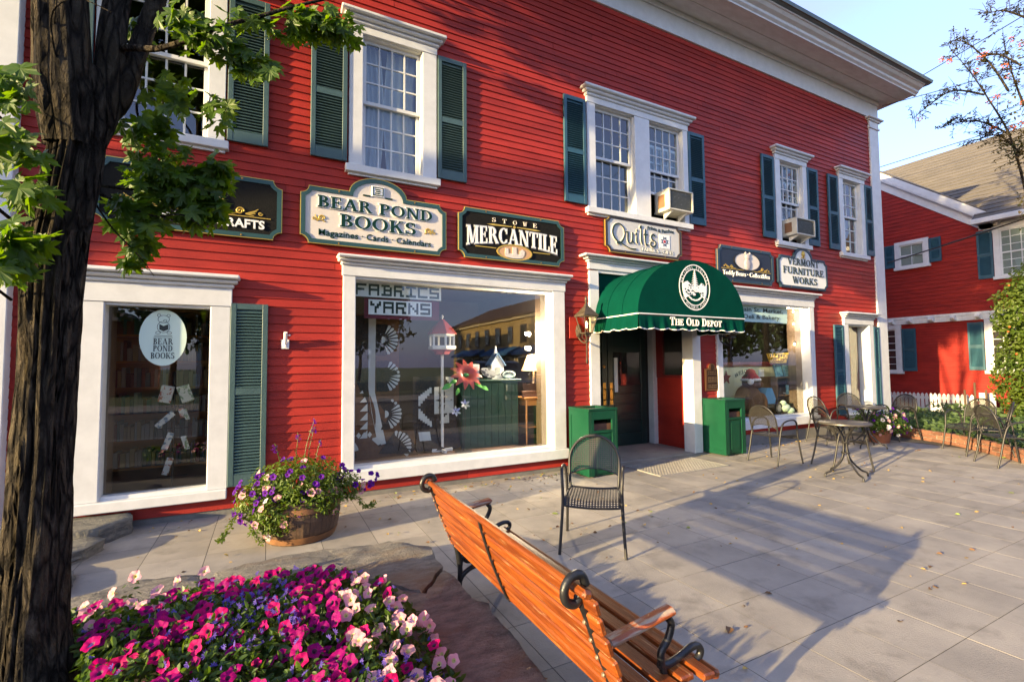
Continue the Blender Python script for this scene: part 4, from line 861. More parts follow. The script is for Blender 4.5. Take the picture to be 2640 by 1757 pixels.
for nm, P0, P1, n, out in (('front_valance', (AX-AW_, AY-.004, AZ), (AX+AW_, AY-.004, AZ), 8, (0, -1, 0)), ('side_valance', (AX-AW_-.003, -.02, AZ), (AX-AW_-.003, AY, AZ), 4, (-1, 0, 0)), ('side_valance', (AX+AW_+.003, -.02, AZ), (AX+AW_+.003, AY, AZ), 4, (1, 0, 0))):
    f = val(P0, P1, n, out); B().grid(f, 90 if 'front' in nm else 46, 5).build(nm, GREEN, AWN, 0)
    b = B(); b.tube([f(k/120, 1.) for k in range(121)], .007, 5); b.tube([V(f(k/8, 0.))+V(out)*.004 for k in range(9)], .009, 6); b.build('white_piping', SWHITE, AWN, 60)
b = B()
for v in (.333, .667): b.tube([(AX+(p[0]-AX)*1.004, p[1], AZ+(p[2]-AZ)*1.006) for p in [cov(k/40, v) for k in range(41)]], .006, 5)
b.build('seam', GREEN, AWN, 60)
b = B()
for v in (.02, .35, .68, .99): b.tube([cov(k/40, v) for k in range(41)], .009, 6)
b.tube([(AX-AW_+.01, -.02, AZ), (AX-AW_+.01, AY, AZ), (AX+AW_-.01, AY, AZ), (AX+AW_-.01, -.02, AZ)], .012, 6); b.v = [(p[0]*.985+AX*.015, p[1], p[2]-.012) for p in b.v]; b.build('hoop_frame', STEEL, AWN, 60)
yA = AY-.002; ecx, ecz, erx, erz = 5.545, 2.655, .318, .338
fvy = AY-.03
lettering('The Old Depot', 5.01, 6.06, 2.085, .115, fvy, SWHITE, AWN, True, depth=.004, t=.21, n=.08, small=.8, g=.012)
E1 = lambda k, n=64: ellp(ecx, ecz, erx*k, erz*k, n)
b = B(); b.ring(E1(1.), E1(.955), yA, yA-.003); b.ring(E1(.80), E1(.765), yA, yA-.003)
def blob(P, d=.0045): b.prism(P, yA, yA-d)
for k in range(9):                                   # pine tree tiers
    z = ecz+.265-.033*k; w_ = .018+.0115*k; blob([(ecx, z), (ecx+w_, z-.042), (ecx+w_*.55, z-.036), (ecx-w_*.55, z-.036), (ecx-w_, z-.042)], .0035+.0002*k)
blob([(ecx-.012, ecz-.04), (ecx+.012, ecz-.04), (ecx+.012, ecz+.03), (ecx-.012, ecz+.03)], .006)
def clip(P): 
    out = []
    for x, z in P:
        d = math.hypot((x-ecx)/(erx*.765), (z-ecz)/(erz*.765)); out.append((ecx+(x-ecx)/max(d, 1), ecz+(z-ecz)/max(d, 1)))
    return out
blob(clip([(ecx-.25, ecz-.10), (ecx-.245, ecz+.04), (ecx-.20, ecz+.07), (ecx-.15, ecz+.085), (ecx-.10, ecz+.05), (ecx-.05, ecz+.03), (ecx-.03, ecz-.02), (ecx-.08, ecz-.06), (ecx-.12, ecz-.13), (ecx-.2, ecz-.17)]), .0062)
blob(clip([(ecx+.25, ecz-.10), (ecx+.245, ecz+.04), (ecx+.20, ecz+.05), (ecx+.14, ecz+.07), (ecx+.09, ecz+.03), (ecx+.04, ecz+.02), (ecx+.03, ecz-.03), (ecx+.1, ecz-.08), (ecx+.14, ecz-.13), (ecx+.2, ecz-.17)]), .0064)
for q in range(7): a = -2.6+q*.36; x, z = ecx+erx*.60*cos(a), ecz+erz*.60*sin(a); x2, z2 = ecx+erx*.60*cos(a+.3), ecz+erz*.60*sin(a+.3); blob([(x, z), (x2, z2), (x2*.9+ecx*.1, z2*.88+ecz*.12), (x*.9+ecx*.1, z*.88+ecz*.12)], .0066)
for q in range(10): blob(ellp(ecx+R.uniform(-.11, .11), ecz-.06+R.uniform(-.07, .05), R.uniform(.015, .035), R.uniform(.008, .018), 9), .0045+.0003*q)
b.build('emblem', SWHITE, AWN)
b = B()
for q in range(26): b.prism(ellp(ecx+R.choice((-1, 1))*R.uniform(.06, .2), ecz+R.uniform(-.12, .05), R.uniform(.006, .02), R.uniform(.005, .012), 7), yA-.0068, yA-.0074-.00005*q)
b.build('emblem_shade', GREEN, AWN)
def ringtext(s, a0, a1, k, inner):
    vs_all, fs_all = [], []; n = len(s)
    for i, ch in enumerate(s):
        if ch == ' ': continue
        vv, ff = text_polys(ch, .01); a = rad(lerp(a0, a1, i/(n-1))); px, pz = ecx+erx*k*cos(a), ecz+erz*k*sin(a)
        th = math.atan2(sin(a)/erz, cos(a)/erx)+(-pi/2 if inner else pi/2); w_ = max(p[0] for p in vv); h = .048; o = len(vs_all)
        for p in vv: q = ((p[0]-w_/2)*h*.95, (p[1]-.35)*h*1.2); vs_all.append((px+q[0]*cos(th)-q[1]*sin(th), yA-.003, pz+q[0]*sin(th)+q[1]*cos(th)))
        fs_all += [tuple(j+o for j in f) for f in ff]
    return vs_all, fs_all
b = B(); b.add(*ringtext('NATIONAL REGISTRY', 166, 14, .875, True)); b.add(*ringtext('OF HISTORIC PLACES', 212, 328, .875, False)); b.build('emblem_lettering', SWHITE, AWN)
# ---------------------------------------------------------------- wall lanterns, plaque, flag bracket, mat, bins, air conditioners
LBR = mat('aged bronze', (.11, .085, .06), .5, (.07, .055, .04), 20, metal=.4, bump=.2, bs=60)
LGL = glassmat('rippled lantern glass', 1.6, (.95, .85, .70), 1.)
def lantern(x, z, m, label, lit):
    L = thing('wall_lantern', label, 'lantern', (x, -.02, z-.9), group='entrance lanterns'); y = -.25; c = (x, y, 0)
    b = B(); b.lathe([(.005, .28), (.016, .265), (.024, .245), (.022, .225), (.010, .205), (.020, .195), (.028, .185), (.035, .16), (.12, .075), (.175, .03), (.18, .015), (.175, .0), (.13, .0)], (x, y, z), 4, pi/4); b.build('roof', m, L)
    b = B(); b.lathe([(.0001, .30), (.012, .295), (.02, .275), (.022, .255), (.014, .23), (.02, .22), (.012, .2)], (x, y, z), 12); b.build('finial', m, L, 0)
    b = B()
    for k in range(4):
        a = pi/4+k*pi/2; p0 = (x+.155*cos(a), y+.155*sin(a), z); p1 = (x+.085*cos(a), y+.085*sin(a), z-.235); b.tube([p0, p1], .008, 5)
    b.lathe([(.09, -.232), (.092, -.245), (.04, -.265), (.012, -.30), (.012, -.34), (.024, -.35), (.024, -.37), (.012, -.38), (.010, -.60), (.014, -.62), (.02, -.65), (.014, -.68), (.0001, -.69)], (x, y, z), 4, pi/4); b.build('cage', m, L)
    b = B(); b.lathe([(.148, -.002), (.082, -.232)], (x, y, z), 4, pi/4); b.f = b.f[:4]; b.m = b.m[:4]; b.build('lantern_glass', LGL, L)
    b = B(); b.lathe([(.0001, -.17), (.012, -.16), (.014, -.10), (.006, -.07), (.0001, -.06)], (x, y, z), 8); b.build('bulb', BULB if lit else SWHITE, L, 0)
    b = B(); b.tube(catmull([(x, -.05, z-.30), (x, -.13, z-.36), (x, -.21, z-.38), (x, y, z-.35)], 6), .012, 8)
    for s in (-1, 1): b.tube(catmull([(x, y, z-.36), (x+s*.06, y+.02, z-.31), (x+s*.075, y, z-.25)], 5), .006, 6)
    b.build('arm', m, L, 60)
    b = B(); b.T = Mx.Translation((x, -.045, z-.20)) @ Mx.Rotation(rad(90), 4, 'X'); b.lathe([(.055, 0), (.055, .012), (.035, .025), (.018, .035), (.018, .05)], n=8, sy=2.0); b.build('wall_plate', m, L)
lantern(4.14, 2.24, LBR, 'bronze wall lantern left of the green awning, its bulb lit', True)
lantern(7.24, 2.24, BLK, 'black wall lantern behind the right end of the green awning', False)
for x, lab in ((4.14, 'plain red mounting board behind the lit bronze lantern'),): tag(B().box(3.98, 4.30, -.045, -.0215, 1.93, 2.25, .004).build('mounting_board', RED), lab, 'board')
PL = thing('bronze_plaque', 'small bronze plaque with rounded top beside the market window', 'plaque', (7.01, -.03, 1.06))
BRZ = mat('dark bronze', (.07, .035, .018), .45, (.05, .025, .014), 15, metal=.6)
arcp = [(7.01+.09*cos(rad(t)), 1.455+.085*sin(rad(t))) for t in range(0, 181, 15)]
B().prism([(6.83, 1.06), (7.19, 1.06), (7.19, 1.44), (7.10, 1.455)]+arcp[1:-1]+[(6.92, 1.455), (6.83, 1.44)], -.024, -.04).build('frame', mat('bronze rim', (.20, .09, .04), .4, metal=.5), PL)
B().prism([(6.87, 1.09), (7.15, 1.09), (7.15, 1.425), (6.87, 1.425)], -.04, -.044).build('face', BRZ, PL)
B().prism(ellp(7.01, 1.47, .045, .05, 18), -.04, -.047).build('medallion', BRZ, PL)
b = B()
for k in range(9):
    if k not in (2, 6):
        h = .010 if k > 2 else .006; z = 1.385-.034*k; n = 5
        for q in range(n): b.box(6.90+.045*q, 6.90+.045*q+R.uniform(.025, .04), -.0465, -.044, z, z+h)
b.build('raised_text', mat('plaque letter', (.30, .20, .12), .4, metal=.4), PL)
FB = thing('flag_bracket', 'small white flagpole bracket on the red clapboards', 'bracket', (.165, -.02, 1.75))
b = B(); b.box(.125, .205, -.035, -.023, 1.745, 1.85, .003); b.build('plate', SWHITE, FB)
b = B(); P = [(.165, -.04, 1.79), (.165, -.12, 1.93)]; b.tube([(.165, -.03, 1.775), (.165, -.045, 1.80), (.165, -.115, 1.925)], [.015, .019, .019], 12); b.box(.158, .172, -.06, -.03, 1.76, 1.81); b.tube([(.165, -.1, 1.895), (.20, -.1, 1.895)], .005, 6); b.ell((.207, -.1, 1.895), (.009,)*3, 8, 5); b.build('socket', SWHITE, FB, 40)
MT = thing('metal_door_mat', 'perforated silver metal grate mat in front of the entrance', 'mat', (5.47, -.62, 0))
MTL = mat('galvanised', (.45, .43, .40), .45, (.36, .34, .32), 12, metal=.5)
b = B()
for k in range(12): b.box(4.80, 6.16, -.985+.061*k, -.985+.061*k+.022, .002, .014)
for k in range(26): b.box(4.80+.0532*k, 4.80+.0532*k+.014, -.985, -.29, .003, .0125)
b.box(4.79, 6.17, -.995, -.985, .001, .016); b.box(4.79, 6.17, -.29, -.28, .001, .016); b.box(4.79, 4.80, -.985, -.29, .001, .016); b.box(6.16, 6.17, -.985, -.29, .001, .016); b.build('grate', MTL, MT)
def bin_(x0, y0, label):
    T = thing('litter_bin', label, 'litter bin', (x0+.24, y0+.235, 0), group='green litter bins'); x1, y1, h = x0+.48, y0+.47, .925; b = B()
    b.box(x0, x0+.03, y0, y1, .02, h-.02, .005); b.box(x1-.03, x1, y0, y1, .02, h-.02, .005); b.box(x0+.03, x1-.03, y1-.03, y1, .02, h-.02); b.box(x0+.03, x1-.03, y0+.03, y1-.03, .02, .05)
    for s in (x0-.008, x1): b.box(s, s+.008, y0+.0, y0+.05, .02, h-.02); b.box(s, s+.008, y1-.05, y1, .02, h-.02); b.box(s, s+.008, y0+.05, y1-.05, h-.10, h-.02); b.box(s, s+.008, y0+.05, y1-.05, .02, .09)
    b.box(x0+.03, x0+.085, y0, y0+.03, .02, h-.02, .003); b.box(x1-.085, x1-.03, y0, y0+.03, .02, h-.02, .003); b.box(x0+.085, x1-.085, y0, y0+.03, h-.14, h-.02); b.box(x0+.085, x1-.085, y0, y0+.03, .60, .635); b.build('body', GRN2, T)
    b = B(); b.box(x0+.09, x1-.09, y0+.012, y0+.026, .05, .59, .003); b.box(x0+.13, x1-.13, y0+.004, y0+.012, .10, .55, .004); b.build('door', GRN2, T)
    b = B(); b.box(x0-.012, x1+.012, y0-.012, y0+.10, h-.02, h+.012, .005); b.box(x0-.012, x1+.012, y1-.10, y1+.012, h-.02, h+.012, .005); b.box(x0-.012, x0+.10, y0+.10, y1-.10, h-.02, h+.011, .003); b.box(x1-.10, x1+.012, y0+.10, y1-.10, h-.02, h+.011, .003); b.build('lid', GRN2, T)
    b = B(); b.box(x0+.04, x1-.04, y0+.05, y1-.05, .06, .72); b.box(x0+.06, x1-.06, y0+.07, y1-.07, h-.09, h-.08); b.build('liner', mat('rusty liner', (.12, .055, .03), .8, (.07, .03, .02), 12), T)
bin_(3.885, -.62, 'green litter bin left of the entrance behind the chair'); bin_(6.75, -.50, 'green litter bin right of the entrance below the market window')
def acunit(x0, x1, z0, z1, label):
    T = thing('air_conditioner', label, 'air conditioner', ((x0+x1)/2, -.1, z0), group='window air conditioners'); y0, y1 = -.25, .10; AC = mat('ac casing', (.62, .60, .52), .5, (.5, .47, .38), 10)
    b = B(); t = .025
    b.box(x0, x1, y0, y1, z0, z0+t, .004); b.box(x0, x1, y0, y1, z1-t, z1, .004); b.box(x0, x0+t, y0, y1, z0+t, z1-t); b.box(x1-t, x1, y0, y1, z0+t, z1-t); b.box(x0, x1, y1-.03, y1, z0+t, z1-t); b.build('casing', AC, T)
    b = B()
    for k in range(14): b.box(x0+t+.004, x1-t-.004, y0+.012, y0+.03, z0+t+.008+(z1-z0-2*t-.02)*k/14, z0+t+.012+(z1-z0-2*t-.02)*k/14)
    b.box(x0+t, x1-t, y0+.04, y0+.05, z0+t, z1-t); b.build('condenser_grille', mat('grey fins', (.16, .17, .16), .5, (.4, .4, .38), 26, lo=.6, hi=.66), T)
    b = B(); b.box(x0-.002, x0+.0, y0+.10, y1-.10, z0+.06, z1-.08); b.build('side_vent', mat('vent brown', (.2, .10, .05), .6), T)
    [B().prism([(-.02, z0-.10), (-.02, z0-.002), (-.22, z0-.002)], q, q+.03, 'x').build('bracket', SWHITE, T) for q in (x0+.1, x1-.13)]
acunit(5.86, 6.42, 4.10, 4.46, 'cream air conditioner in the double window above the entrance'); acunit(9.30, 9.92, 4.10, 4.44, 'cream air conditioner in the window above the furniture sign')
# side board of accordion panels
# ---------------------------------------------------------------- cafe chairs and tables
def make_chair():
    C = thing('cafe_chair', 'x', 'chair', group='bronze metal cafe chairs')
    for s in (-1, 1):
        b = B(); P = catmull([(.28, s*.265, 0), (.245, s*.25, .22), (.215, s*.240, .43), (.20, s*.245, .57), (.165, s*.252, .64), (.09, s*.256, .667), (-.05, s*.255, .655), (-.135, s*.25, .60), (-.185, s*.245, .44), (-.235, s*.25, .2), (-.285, s*.26, 0)], 5)
        b.tube(P, .0125, 8); b.build('side_frame', STEEL, C, 60, True)
    def hoop(t):       # t 0..1 round the back
        pts = [(-.19, -.215, .43), (-.215, -.222, .55), (-.24, -.225, .66)]
        arc = [(-.24-.055*sin(a), -.225*cos(a), .66+.225*sin(a)) for a in [pi*k/12 for k in range(1, 12)]]
        return catmull(pts+arc+[(-.24, .225, .66), (-.215, .222, .55), (-.19, .215, .43)], 3)
    b = B(); b.tube(hoop(0), .0125, 8); b.build('back_hoop', STEEL, C, 60, True)
    def panel(u, v):
        yy = lerp(-.215, .215, u); top = .66+.215*math.sqrt(max(0, 1-(yy/.225)**2)); low = .545+.05*(1-(yy/.215)**2); z = lerp(low, top, v); x = -.19-.05*(z-.43)/.23*1.0-.05*max(0, (z-.66)/.225)-.018*(1-(yy/.215)**2); return x, yy, z
    B().grid(panel, 16, 12).build('backrest', PERFB, C, 0, True)
    b = B(); n = 30; b.tube([panel(k/n, 0.) for k in range(n+1)], .006, 5); b.build('backrest_rim', STEEL, C, 60, True)
    def seat(u, v):
        x = lerp(-.205, .225, u); yy = lerp(-.228, .228, v)*(1-.10*(1-u)**2); z = .435-.016*(1-(2*v-1)**2)*(1-(2*u-1)**2)-.055*max(0, (u-.8)/.2)**2-.012*(1-(2*v-1)**2); return x, yy, z
    B().grid(seat, 18, 16).build('seat', PERFS, C, 0, True)
    b = B(); P = [seat(k/16, 0) for k in range(17)]+[seat(1, k/16) for k in range(1, 17)]+[seat(1-k/16, 1) for k in range(1, 17)]+[seat(0, 1-k/16) for k in range(1, 17)]; b.tube(P, .010, 6); b.build('seat_rim', STEEL, C, 60, True)
    return C
ch0 = make_chair(); first = True
for x, y, ang, lab in ((2.52, -2.52, math.atan2(-.77, -.64), 'bronze metal cafe chair standing alone behind the orange bench'), (7.05, -1.13, -.05, 'bronze metal cafe chair beside the right green bin'),
        (7.50, -1.86, -.52, 'bronze metal cafe chair tucked behind the front round table'), (9.62, -.52, -.35, 'bronze metal cafe chair against the wall left of the rear table'),
        (10.75, -.42, -2.2, 'bronze metal cafe chair with its back to the narrow window shutter'), (11.15, -.95, 2.9, 'bronze metal cafe chair right of the flower pot facing the rear table'),
        (9.72, -2.98, -.75, 'nearest bronze metal cafe chair at the right edge'), (10.42, -2.55, 1.9, 'middle bronze metal cafe chair at the right edge, back to the brick edging'), (10.85, -2.18, 2.9, 'bronze metal cafe chair by the brick edging, left of the right-edge group')):
    c = ch0 if first else copy_tree(ch0); first = False
    c.location = (x, y, 0); c.rotation_euler = (0, 0, ang); c['label'] = lab
def make_table():
    T = thing('bistro_table', 'x', 'table', group='round bistro tables')
    b = B(); b.lathe([(.0001, .735), (.30, .735), (.31, .728), (.312, .715), (.305, .706), (.29, .712), (.0001, .715)], n=40); b.build('tabletop', mat('table top', (.075, .068, .06), .4, (.06, .055, .05), 14, metal=.2), T, 40, True)
    for k in range(4):
        a = pi/4+k*pi/2; f = lambda r, z: (r*cos(a), r*sin(a), z)
        b = B(); b.tube(catmull([f(.22, .70), (f(.12, .64)), f(.035, .52), f(.028, .36), f(.07, .22), f(.20, .09), f(.285, .05), f(.30, .0)], 5), .0125, 8); b.build('leg', STEEL, T, 60, True)
    b = B(); b.lathe([(.045, .47), (.05, .46), (.045, .45)], n=16); b.lathe([(.05, .33), (.055, .32), (.05, .31)], n=16); b.build('collar', STEEL, T, 40, True); return T
t0 = make_table(); t0.location = (6.98, -2.20, 0); t0.rotation_euler = (0, 0, .35); t0['label'] = 'front round bistro table with curved legs on the plaza'
t1 = copy_tree(t0); t1.location = (9.72, -1.12, 0); t1.rotation_euler = (0, 0, .9); t1['label'] = 'rear round bistro table in front of the flower pot'
# ---------------------------------------------------------------- bench
BN = thing('park_bench', 'long orange slatted bench with black cast iron scroll ends in the foreground', 'bench', (1.2, -3.72, 0))
YA, YB = -4.62, -2.84
def slat(path0, path1, w_, t, ang, nm, y0=YA, y1=YB, c=.006):
    b = B(); b.T = Mx.Translation((path0, 0, path1)) @ Mx.Rotation(ang, 4, 'Y'); b.box(-w_/2, w_/2, y0, y1, -t/2, t/2, c); return b.build(nm, WOOD, BN)
bp = [(.945, .775), (.962, .715), (.985, .645), (1.010, .575), (1.038, .505), (1.068, .435), (1.098, .37)]     # back line
for k in range(6):
    p0, p1 = bp[k], bp[k+1]; L = math.hypot(p1[0]-p0[0], p1[1]-p0[1]); an = math.atan2(p0[1]-p1[1], p1[0]-p0[0])
    slat((p0[0]+p1[0])/2+.012, (p0[1]+p1[1])/2+.006, L-.014, .024, an, 'back_slat', YA+R.uniform(-.012, .012), YB+R.uniform(-.01, .01))
slat(.943, .792, .042, .03, .3, 'top_rail', YA+.02, YB, .010)
for x, z, w_, a in ((1.135, .375, .07, -.10), (1.215, .385, .07, -.04), (1.295, .395, .07, 0.), (1.375, .402, .07, 0.), (1.452, .405, .062, .12)): slat(x, z, w_, .026, a, 'seat_slat', YA+R.uniform(-.02, .02), YB+R.uniform(-.01, .01))
slat(1.502, .392, .03, .034, .35, 'seat_slat', YA-.01, YB, .008)
def casting(y):
    def tb(P, r, k=6, flat=1.): b.tube(catmull([(p[0], y, p[1]) for p in P], k), r, 10, flat=flat)
    b = B()
    tb([(.975, .80), (.955, .835), (.915, .835), (.888, .80), (.895, .76), (.93, .745), (.95, .765)], .016)
    tb([(.94, .77), (.975, .70), (1.02, .58), (1.075, .46), (1.12, .36), (1.145, .22), (1.14, .08), (1.13, .0)], [.014]*18+[.019]*12+[.017]*13)
    tb([(1.13, .33), (1.22, .345), (1.32, .36), (1.43, .375), (1.49, .40), (1.515, .43), (1.50, .455), (1.46, .458), (1.40, .44), (1.34, .43), (1.30, .44)], .014)
    tb([(1.345, .60), (1.365, .57), (1.345, .52), (1.31, .48), (1.315, .43), (1.33, .38)], .014)
    tb([(1.14, .12), (1.17, .17), (1.24, .205), (1.33, .20), (1.40, .15), (1.44, .06), (1.47, .0)], .016)
    tb([(1.24, .205), (1.235, .26), (1.20, .30), (1.16, .28), (1.15, .23)], .014); tb([(1.24, .26), (1.28, .31), (1.30, .35)], .014)
    b.ell((1.215, y, .275), (.055, .012, .045), 10, 6)
    b.build('cast_iron_end', BLK, BN, 50)
    b = B(); b.T = Mx.Translation((1.21, y, .602)) @ Mx.Rotation(-.14, 4, 'Y'); b.box(-.155, .165, -.028, .028, -.016, .016, .012); b.build('armrest', WOODW, BN)
    b = B()
    for k in range(6): b.T = Mx.Translation((lerp(.958, 1.085, k/5.), y, lerp(.735, .41, k/5.))) @ Mx.Rotation(rad(-90), 4, 'Y') @ Mx.Rotation(.35, 4, 'Y'); b.lathe([(.008, .012), (.008, .020), (.004, .023), (.0001, .023)], n=8)
    b.T = None; b.build('bolts', mat('worn bolt', (.25, .20, .14), .4, metal=.6), BN)
WOODW = mat('weathered armrest', (.30, .07, .015), .5, (.36, .27, .19), 5, (.6, 8, 8), .4, 40, lo=.46, hi=.58)
casting(-2.90); casting(-4.54)
for y in (-3.70,):
    b = B(); b.tube([(p[0]-.006, y, p[1]) for p in bp], .011, 6, flat=.5); b.box(1.10, 1.50, y-.012, y+.012, .355, .367); b.build('middle_strap', BLK, BN)
# ---------------------------------------------------------------- stones round the bed, ledge steps
SB = 1.055
def bt(p): return (p[0]*SB, -5.9+(p[1]+5.9)*SB)
def boulder(name, label, pts, h0, h1, m, cat='stone', seed=0, layers=5, rough=.012, group=None, under=.0):
    P = []
    n = len(pts)
    for i in range(n):                                # subdivide + jitter the outline
        a, c = V(pts[i]), V(pts[(i+1) % n]); L = (c-a).length; k = max(2, int(L/.05))
        for j in range(k):
            q = a.lerp(c, j/k); e = noise.noise(V((q.x*9+seed, q.y*9, 3)))*.022+noise.noise(V((q.x*30+seed, q.y*30, 3)))*.010; nrm = V((-(c-a).y, (c-a).x)).normalized(); P.append(q+nrm*e)
    N = len(P); cen = sum(P, V((0, 0)))/N; b = B(); vs_ = []
    for l in range(layers+1):                        # side bands
        z = lerp(h0, h1-.012, l/layers); o = (noise.noise(V((l*1.7+seed, 0, 0)))*.02-under*(1-l/layers))
        for i, q in enumerate(P): d = (q-cen).normalized(); k = o+.012*noise.noise(V((q.x*7, q.y*7, l*2.3+seed))); p = q+d*k; vs_.append((p.x, p.y, z+(.006*noise.noise(V((q.x*12, q.y*12, l+9))) if 0 < l else 0)))
    rings = 12
    for r_ in range(1, rings+1):
        t = 1-(r_/rings)**1. if r_ < rings else 0
        t = (1-.03) if r_ == 1 else t
        for q in P:
            p = cen+(q-cen)*t; z = h1+rough*noise.noise(V((p.x*5+seed, p.y*5, 1)))+rough*.5*noise.noise(V((p.x*14, p.y*14, seed)))+rough*.6*math.floor(2.2*noise.noise(V((p.x*1.3+seed, p.y*2, 4))))*.5
            vs_.append((p.x, p.y, z))
    R_ = layers+1+rings; fs = [(r_*N+i, r_*N+(i+1) % N, (r_+1)*N+(i+1) % N, (r_+1)*N+i) for r_ in range(R_-1) for i in range(N)]
    b.add(vs_, fs); return tag(b.build(name, m, None, 35), label, cat, group)
boulder('border_stone', 'flat grey border stone behind the pink petunias by the tree', [bt(q) for q in [(-1.75, -2.70), (-1.2, -2.62), (-.78, -2.60), (-.33, -2.58), (-.36, -2.34), (-.62, -2.27), (-.95, -2.36), (-1.7, -2.40)]], -.02, .205, STONE, seed=1, under=.03)
boulder('border_stone', 'large flat border stone at the far corner of the flower bed', [bt(q) for q in [(-.31, -2.62), (.1, -2.80), (.42, -2.82), (.62, -3.02), (.78, -3.25), (.99, -2.97), (1.035, -2.63), (.80, -2.40), (.5, -2.37), (.05, -2.31), (-.27, -2.40)]], -.02, .22, STONE, seed=5, under=.03)
boulder('border_stone', 'brown slanting border stone beside the bench', [bt(q) for q in [(.66, -3.10), (.80, -3.26), (1.0, -3.0), (1.02, -3.28), (1.03, -3.47), (1.06, -3.52), (1.045, -3.9), (1.03, -4.1), (.99, -4.5), (.55, -4.6), (.52, -4.2), (.60, -3.6)]], -.02, .21, STONE, seed=9, under=.03)
boulder('border_stone', 'border stone at the near end of the flower bed below the frame', [bt(q) for q in [(.5, -4.63), (.98, -4.54), (.95, -5.3), (.2, -5.4), (-.3, -5.35), (-.2, -5.0)]], -.02, .20, STONE, seed=12, under=.03)
boulder('ledge_stone', 'upper ledge stone against the red wall under the book window', [(-2.6, -.03), (-1.16, -.03), (-1.12, -.24), (-1.30, -.52), (-2.6, -.56)], -.02, .155, LEDGE, seed=21, layers=7, rough=.006)
boulder('ledge_stone', 'lower ledge stone stepping down in front of the red wall', [(-2.7, -.57), (-1.32, -.55), (-1.22, -.62), (-1.30, -.86), (-1.42, -1.0), (-2.7, -1.02)], -.02, .105, LEDGE, seed=27, layers=6, rough=.006)
boulder('ledge_stone', 'dark slanted ledge stone at the foot of the stone steps', [(-2.7, -1.03), (-1.44, -1.01), (-1.26, -1.2), (-1.2, -1.55), (-1.5, -1.8), (-2.7, -1.8)], -.02, .05, LEDGE, seed=31, layers=5, rough=.015)
b = B(); b.prism([bt(q) for q in ((-4, -2.5), (.75, -2.5), (.9, -3.2), (.8, -5.3), (-4, -5.3))], -.05, .17, 'z'); struct(b.build('bed_soil', SOIL))
# ---------------------------------------------------------------- flowers
def blossom(name, m, th, lobes=5, rough=.10, tube=.7, seed=0):
    b = B(); n = 30; rg = random.Random(seed); rows = []
    for r_, z in ((.10, -tube), (.16, -.30), (.34, -.07), (.68, .05), (1., .10)):
        row = []
        for k in range(n):
            a = 2*pi*k/n; lob = 1+.10*cos(lobes*a)*(r_**2); q = r_*lob*(1+rg.uniform(-.02, .02)*r_); zz = z+r_**2*(.07*cos(lobes*a+pi)+.05*sin(11*a+seed)+.10*sin(2*a+seed*1.7))
            row.append((q*cos(a), q*sin(a), zz))
        rows.append(row)
    b.v = [p for row in rows for p in row]
    for i in range(4):
        for k in range(n): b.f.append((i*n+k, i*n+(k+1) % n, (i+1)*n+(k+1) % n, (i+1)*n+k)); b.m.append(1 if i < 2 else 0)
    b.f.append(tuple(range(n-1, -1, -1))); b.m.append(1)
    return b.mesh(name, [m, th], 0, recalc=False)
PET = {k: [blossom('blossom', m, t, seed=s) for s in range(4)] for k, m, t in (('mag', P_MAG, THROAT), ('hot', P_HOT, THROAT), ('pnk', P_PNK, THROATP), ('vio', P_VIO, THROAT), ('wht', P_WHT, THROATP))}
def place(kind, p, nrm, s, par, nm='blossom'):
    o = put(R.choice(PET[kind]), nm, par); o.location = V(p)-wloc(par); o.scale = (s, s, s*R.uniform(.8, 1.2)); o.rotation_mode = 'QUATERNION'
    q = V(nrm).normalized().to_track_quat('Z', 'Y'); q2 = Mx.Rotation(R.uniform(0, 6.28), 3, 'Z').to_quaternion(); o.rotation_quaternion = q @ q2; return o
BED = thing('flower_bed', 'dense bed of magenta and pink petunias with lavender fan flowers in the foreground', 'flower bed', (-.2, -3.8, .24))
bedpoly = [bt(q) for q in [(-1.5, -2.72), (-.9, -2.70), (-.45, -2.66), (-.1, -2.80), (.36, -2.92), (.56, -3.16), (.68, -3.5), (.70, -4.0), (.62, -4.35), (.68, -4.55), (.5, -4.75), (.0, -4.95), (-1.6, -4.9)]]
def ztop(x, y): 
    d = min(1, max(0, min(-2.52-y, .76-x)/.30)); return .225+.085*d**.6+.03*noise.noise(V((x*2.3, y*2.3, 0)))+.03*noise.noise(V((x*6, y*6, 2)))
fol = B(); cnt = 0
while cnt < 11500:
    x, y = R.uniform(-1.7, .78), R.uniform(-5.0, -2.4)
    if not inpoly(x, y, bedpoly): continue
    if y < -3.0 and x < -.272*(y+5.9)+.03: continue
    zt = ztop(x, y); z = zt+.012-abs(R.gauss(0, .055)); leafquad(fol, V((x, y, z)), rdir(1.1), R.uniform(.03, .062), .5); cnt += 1
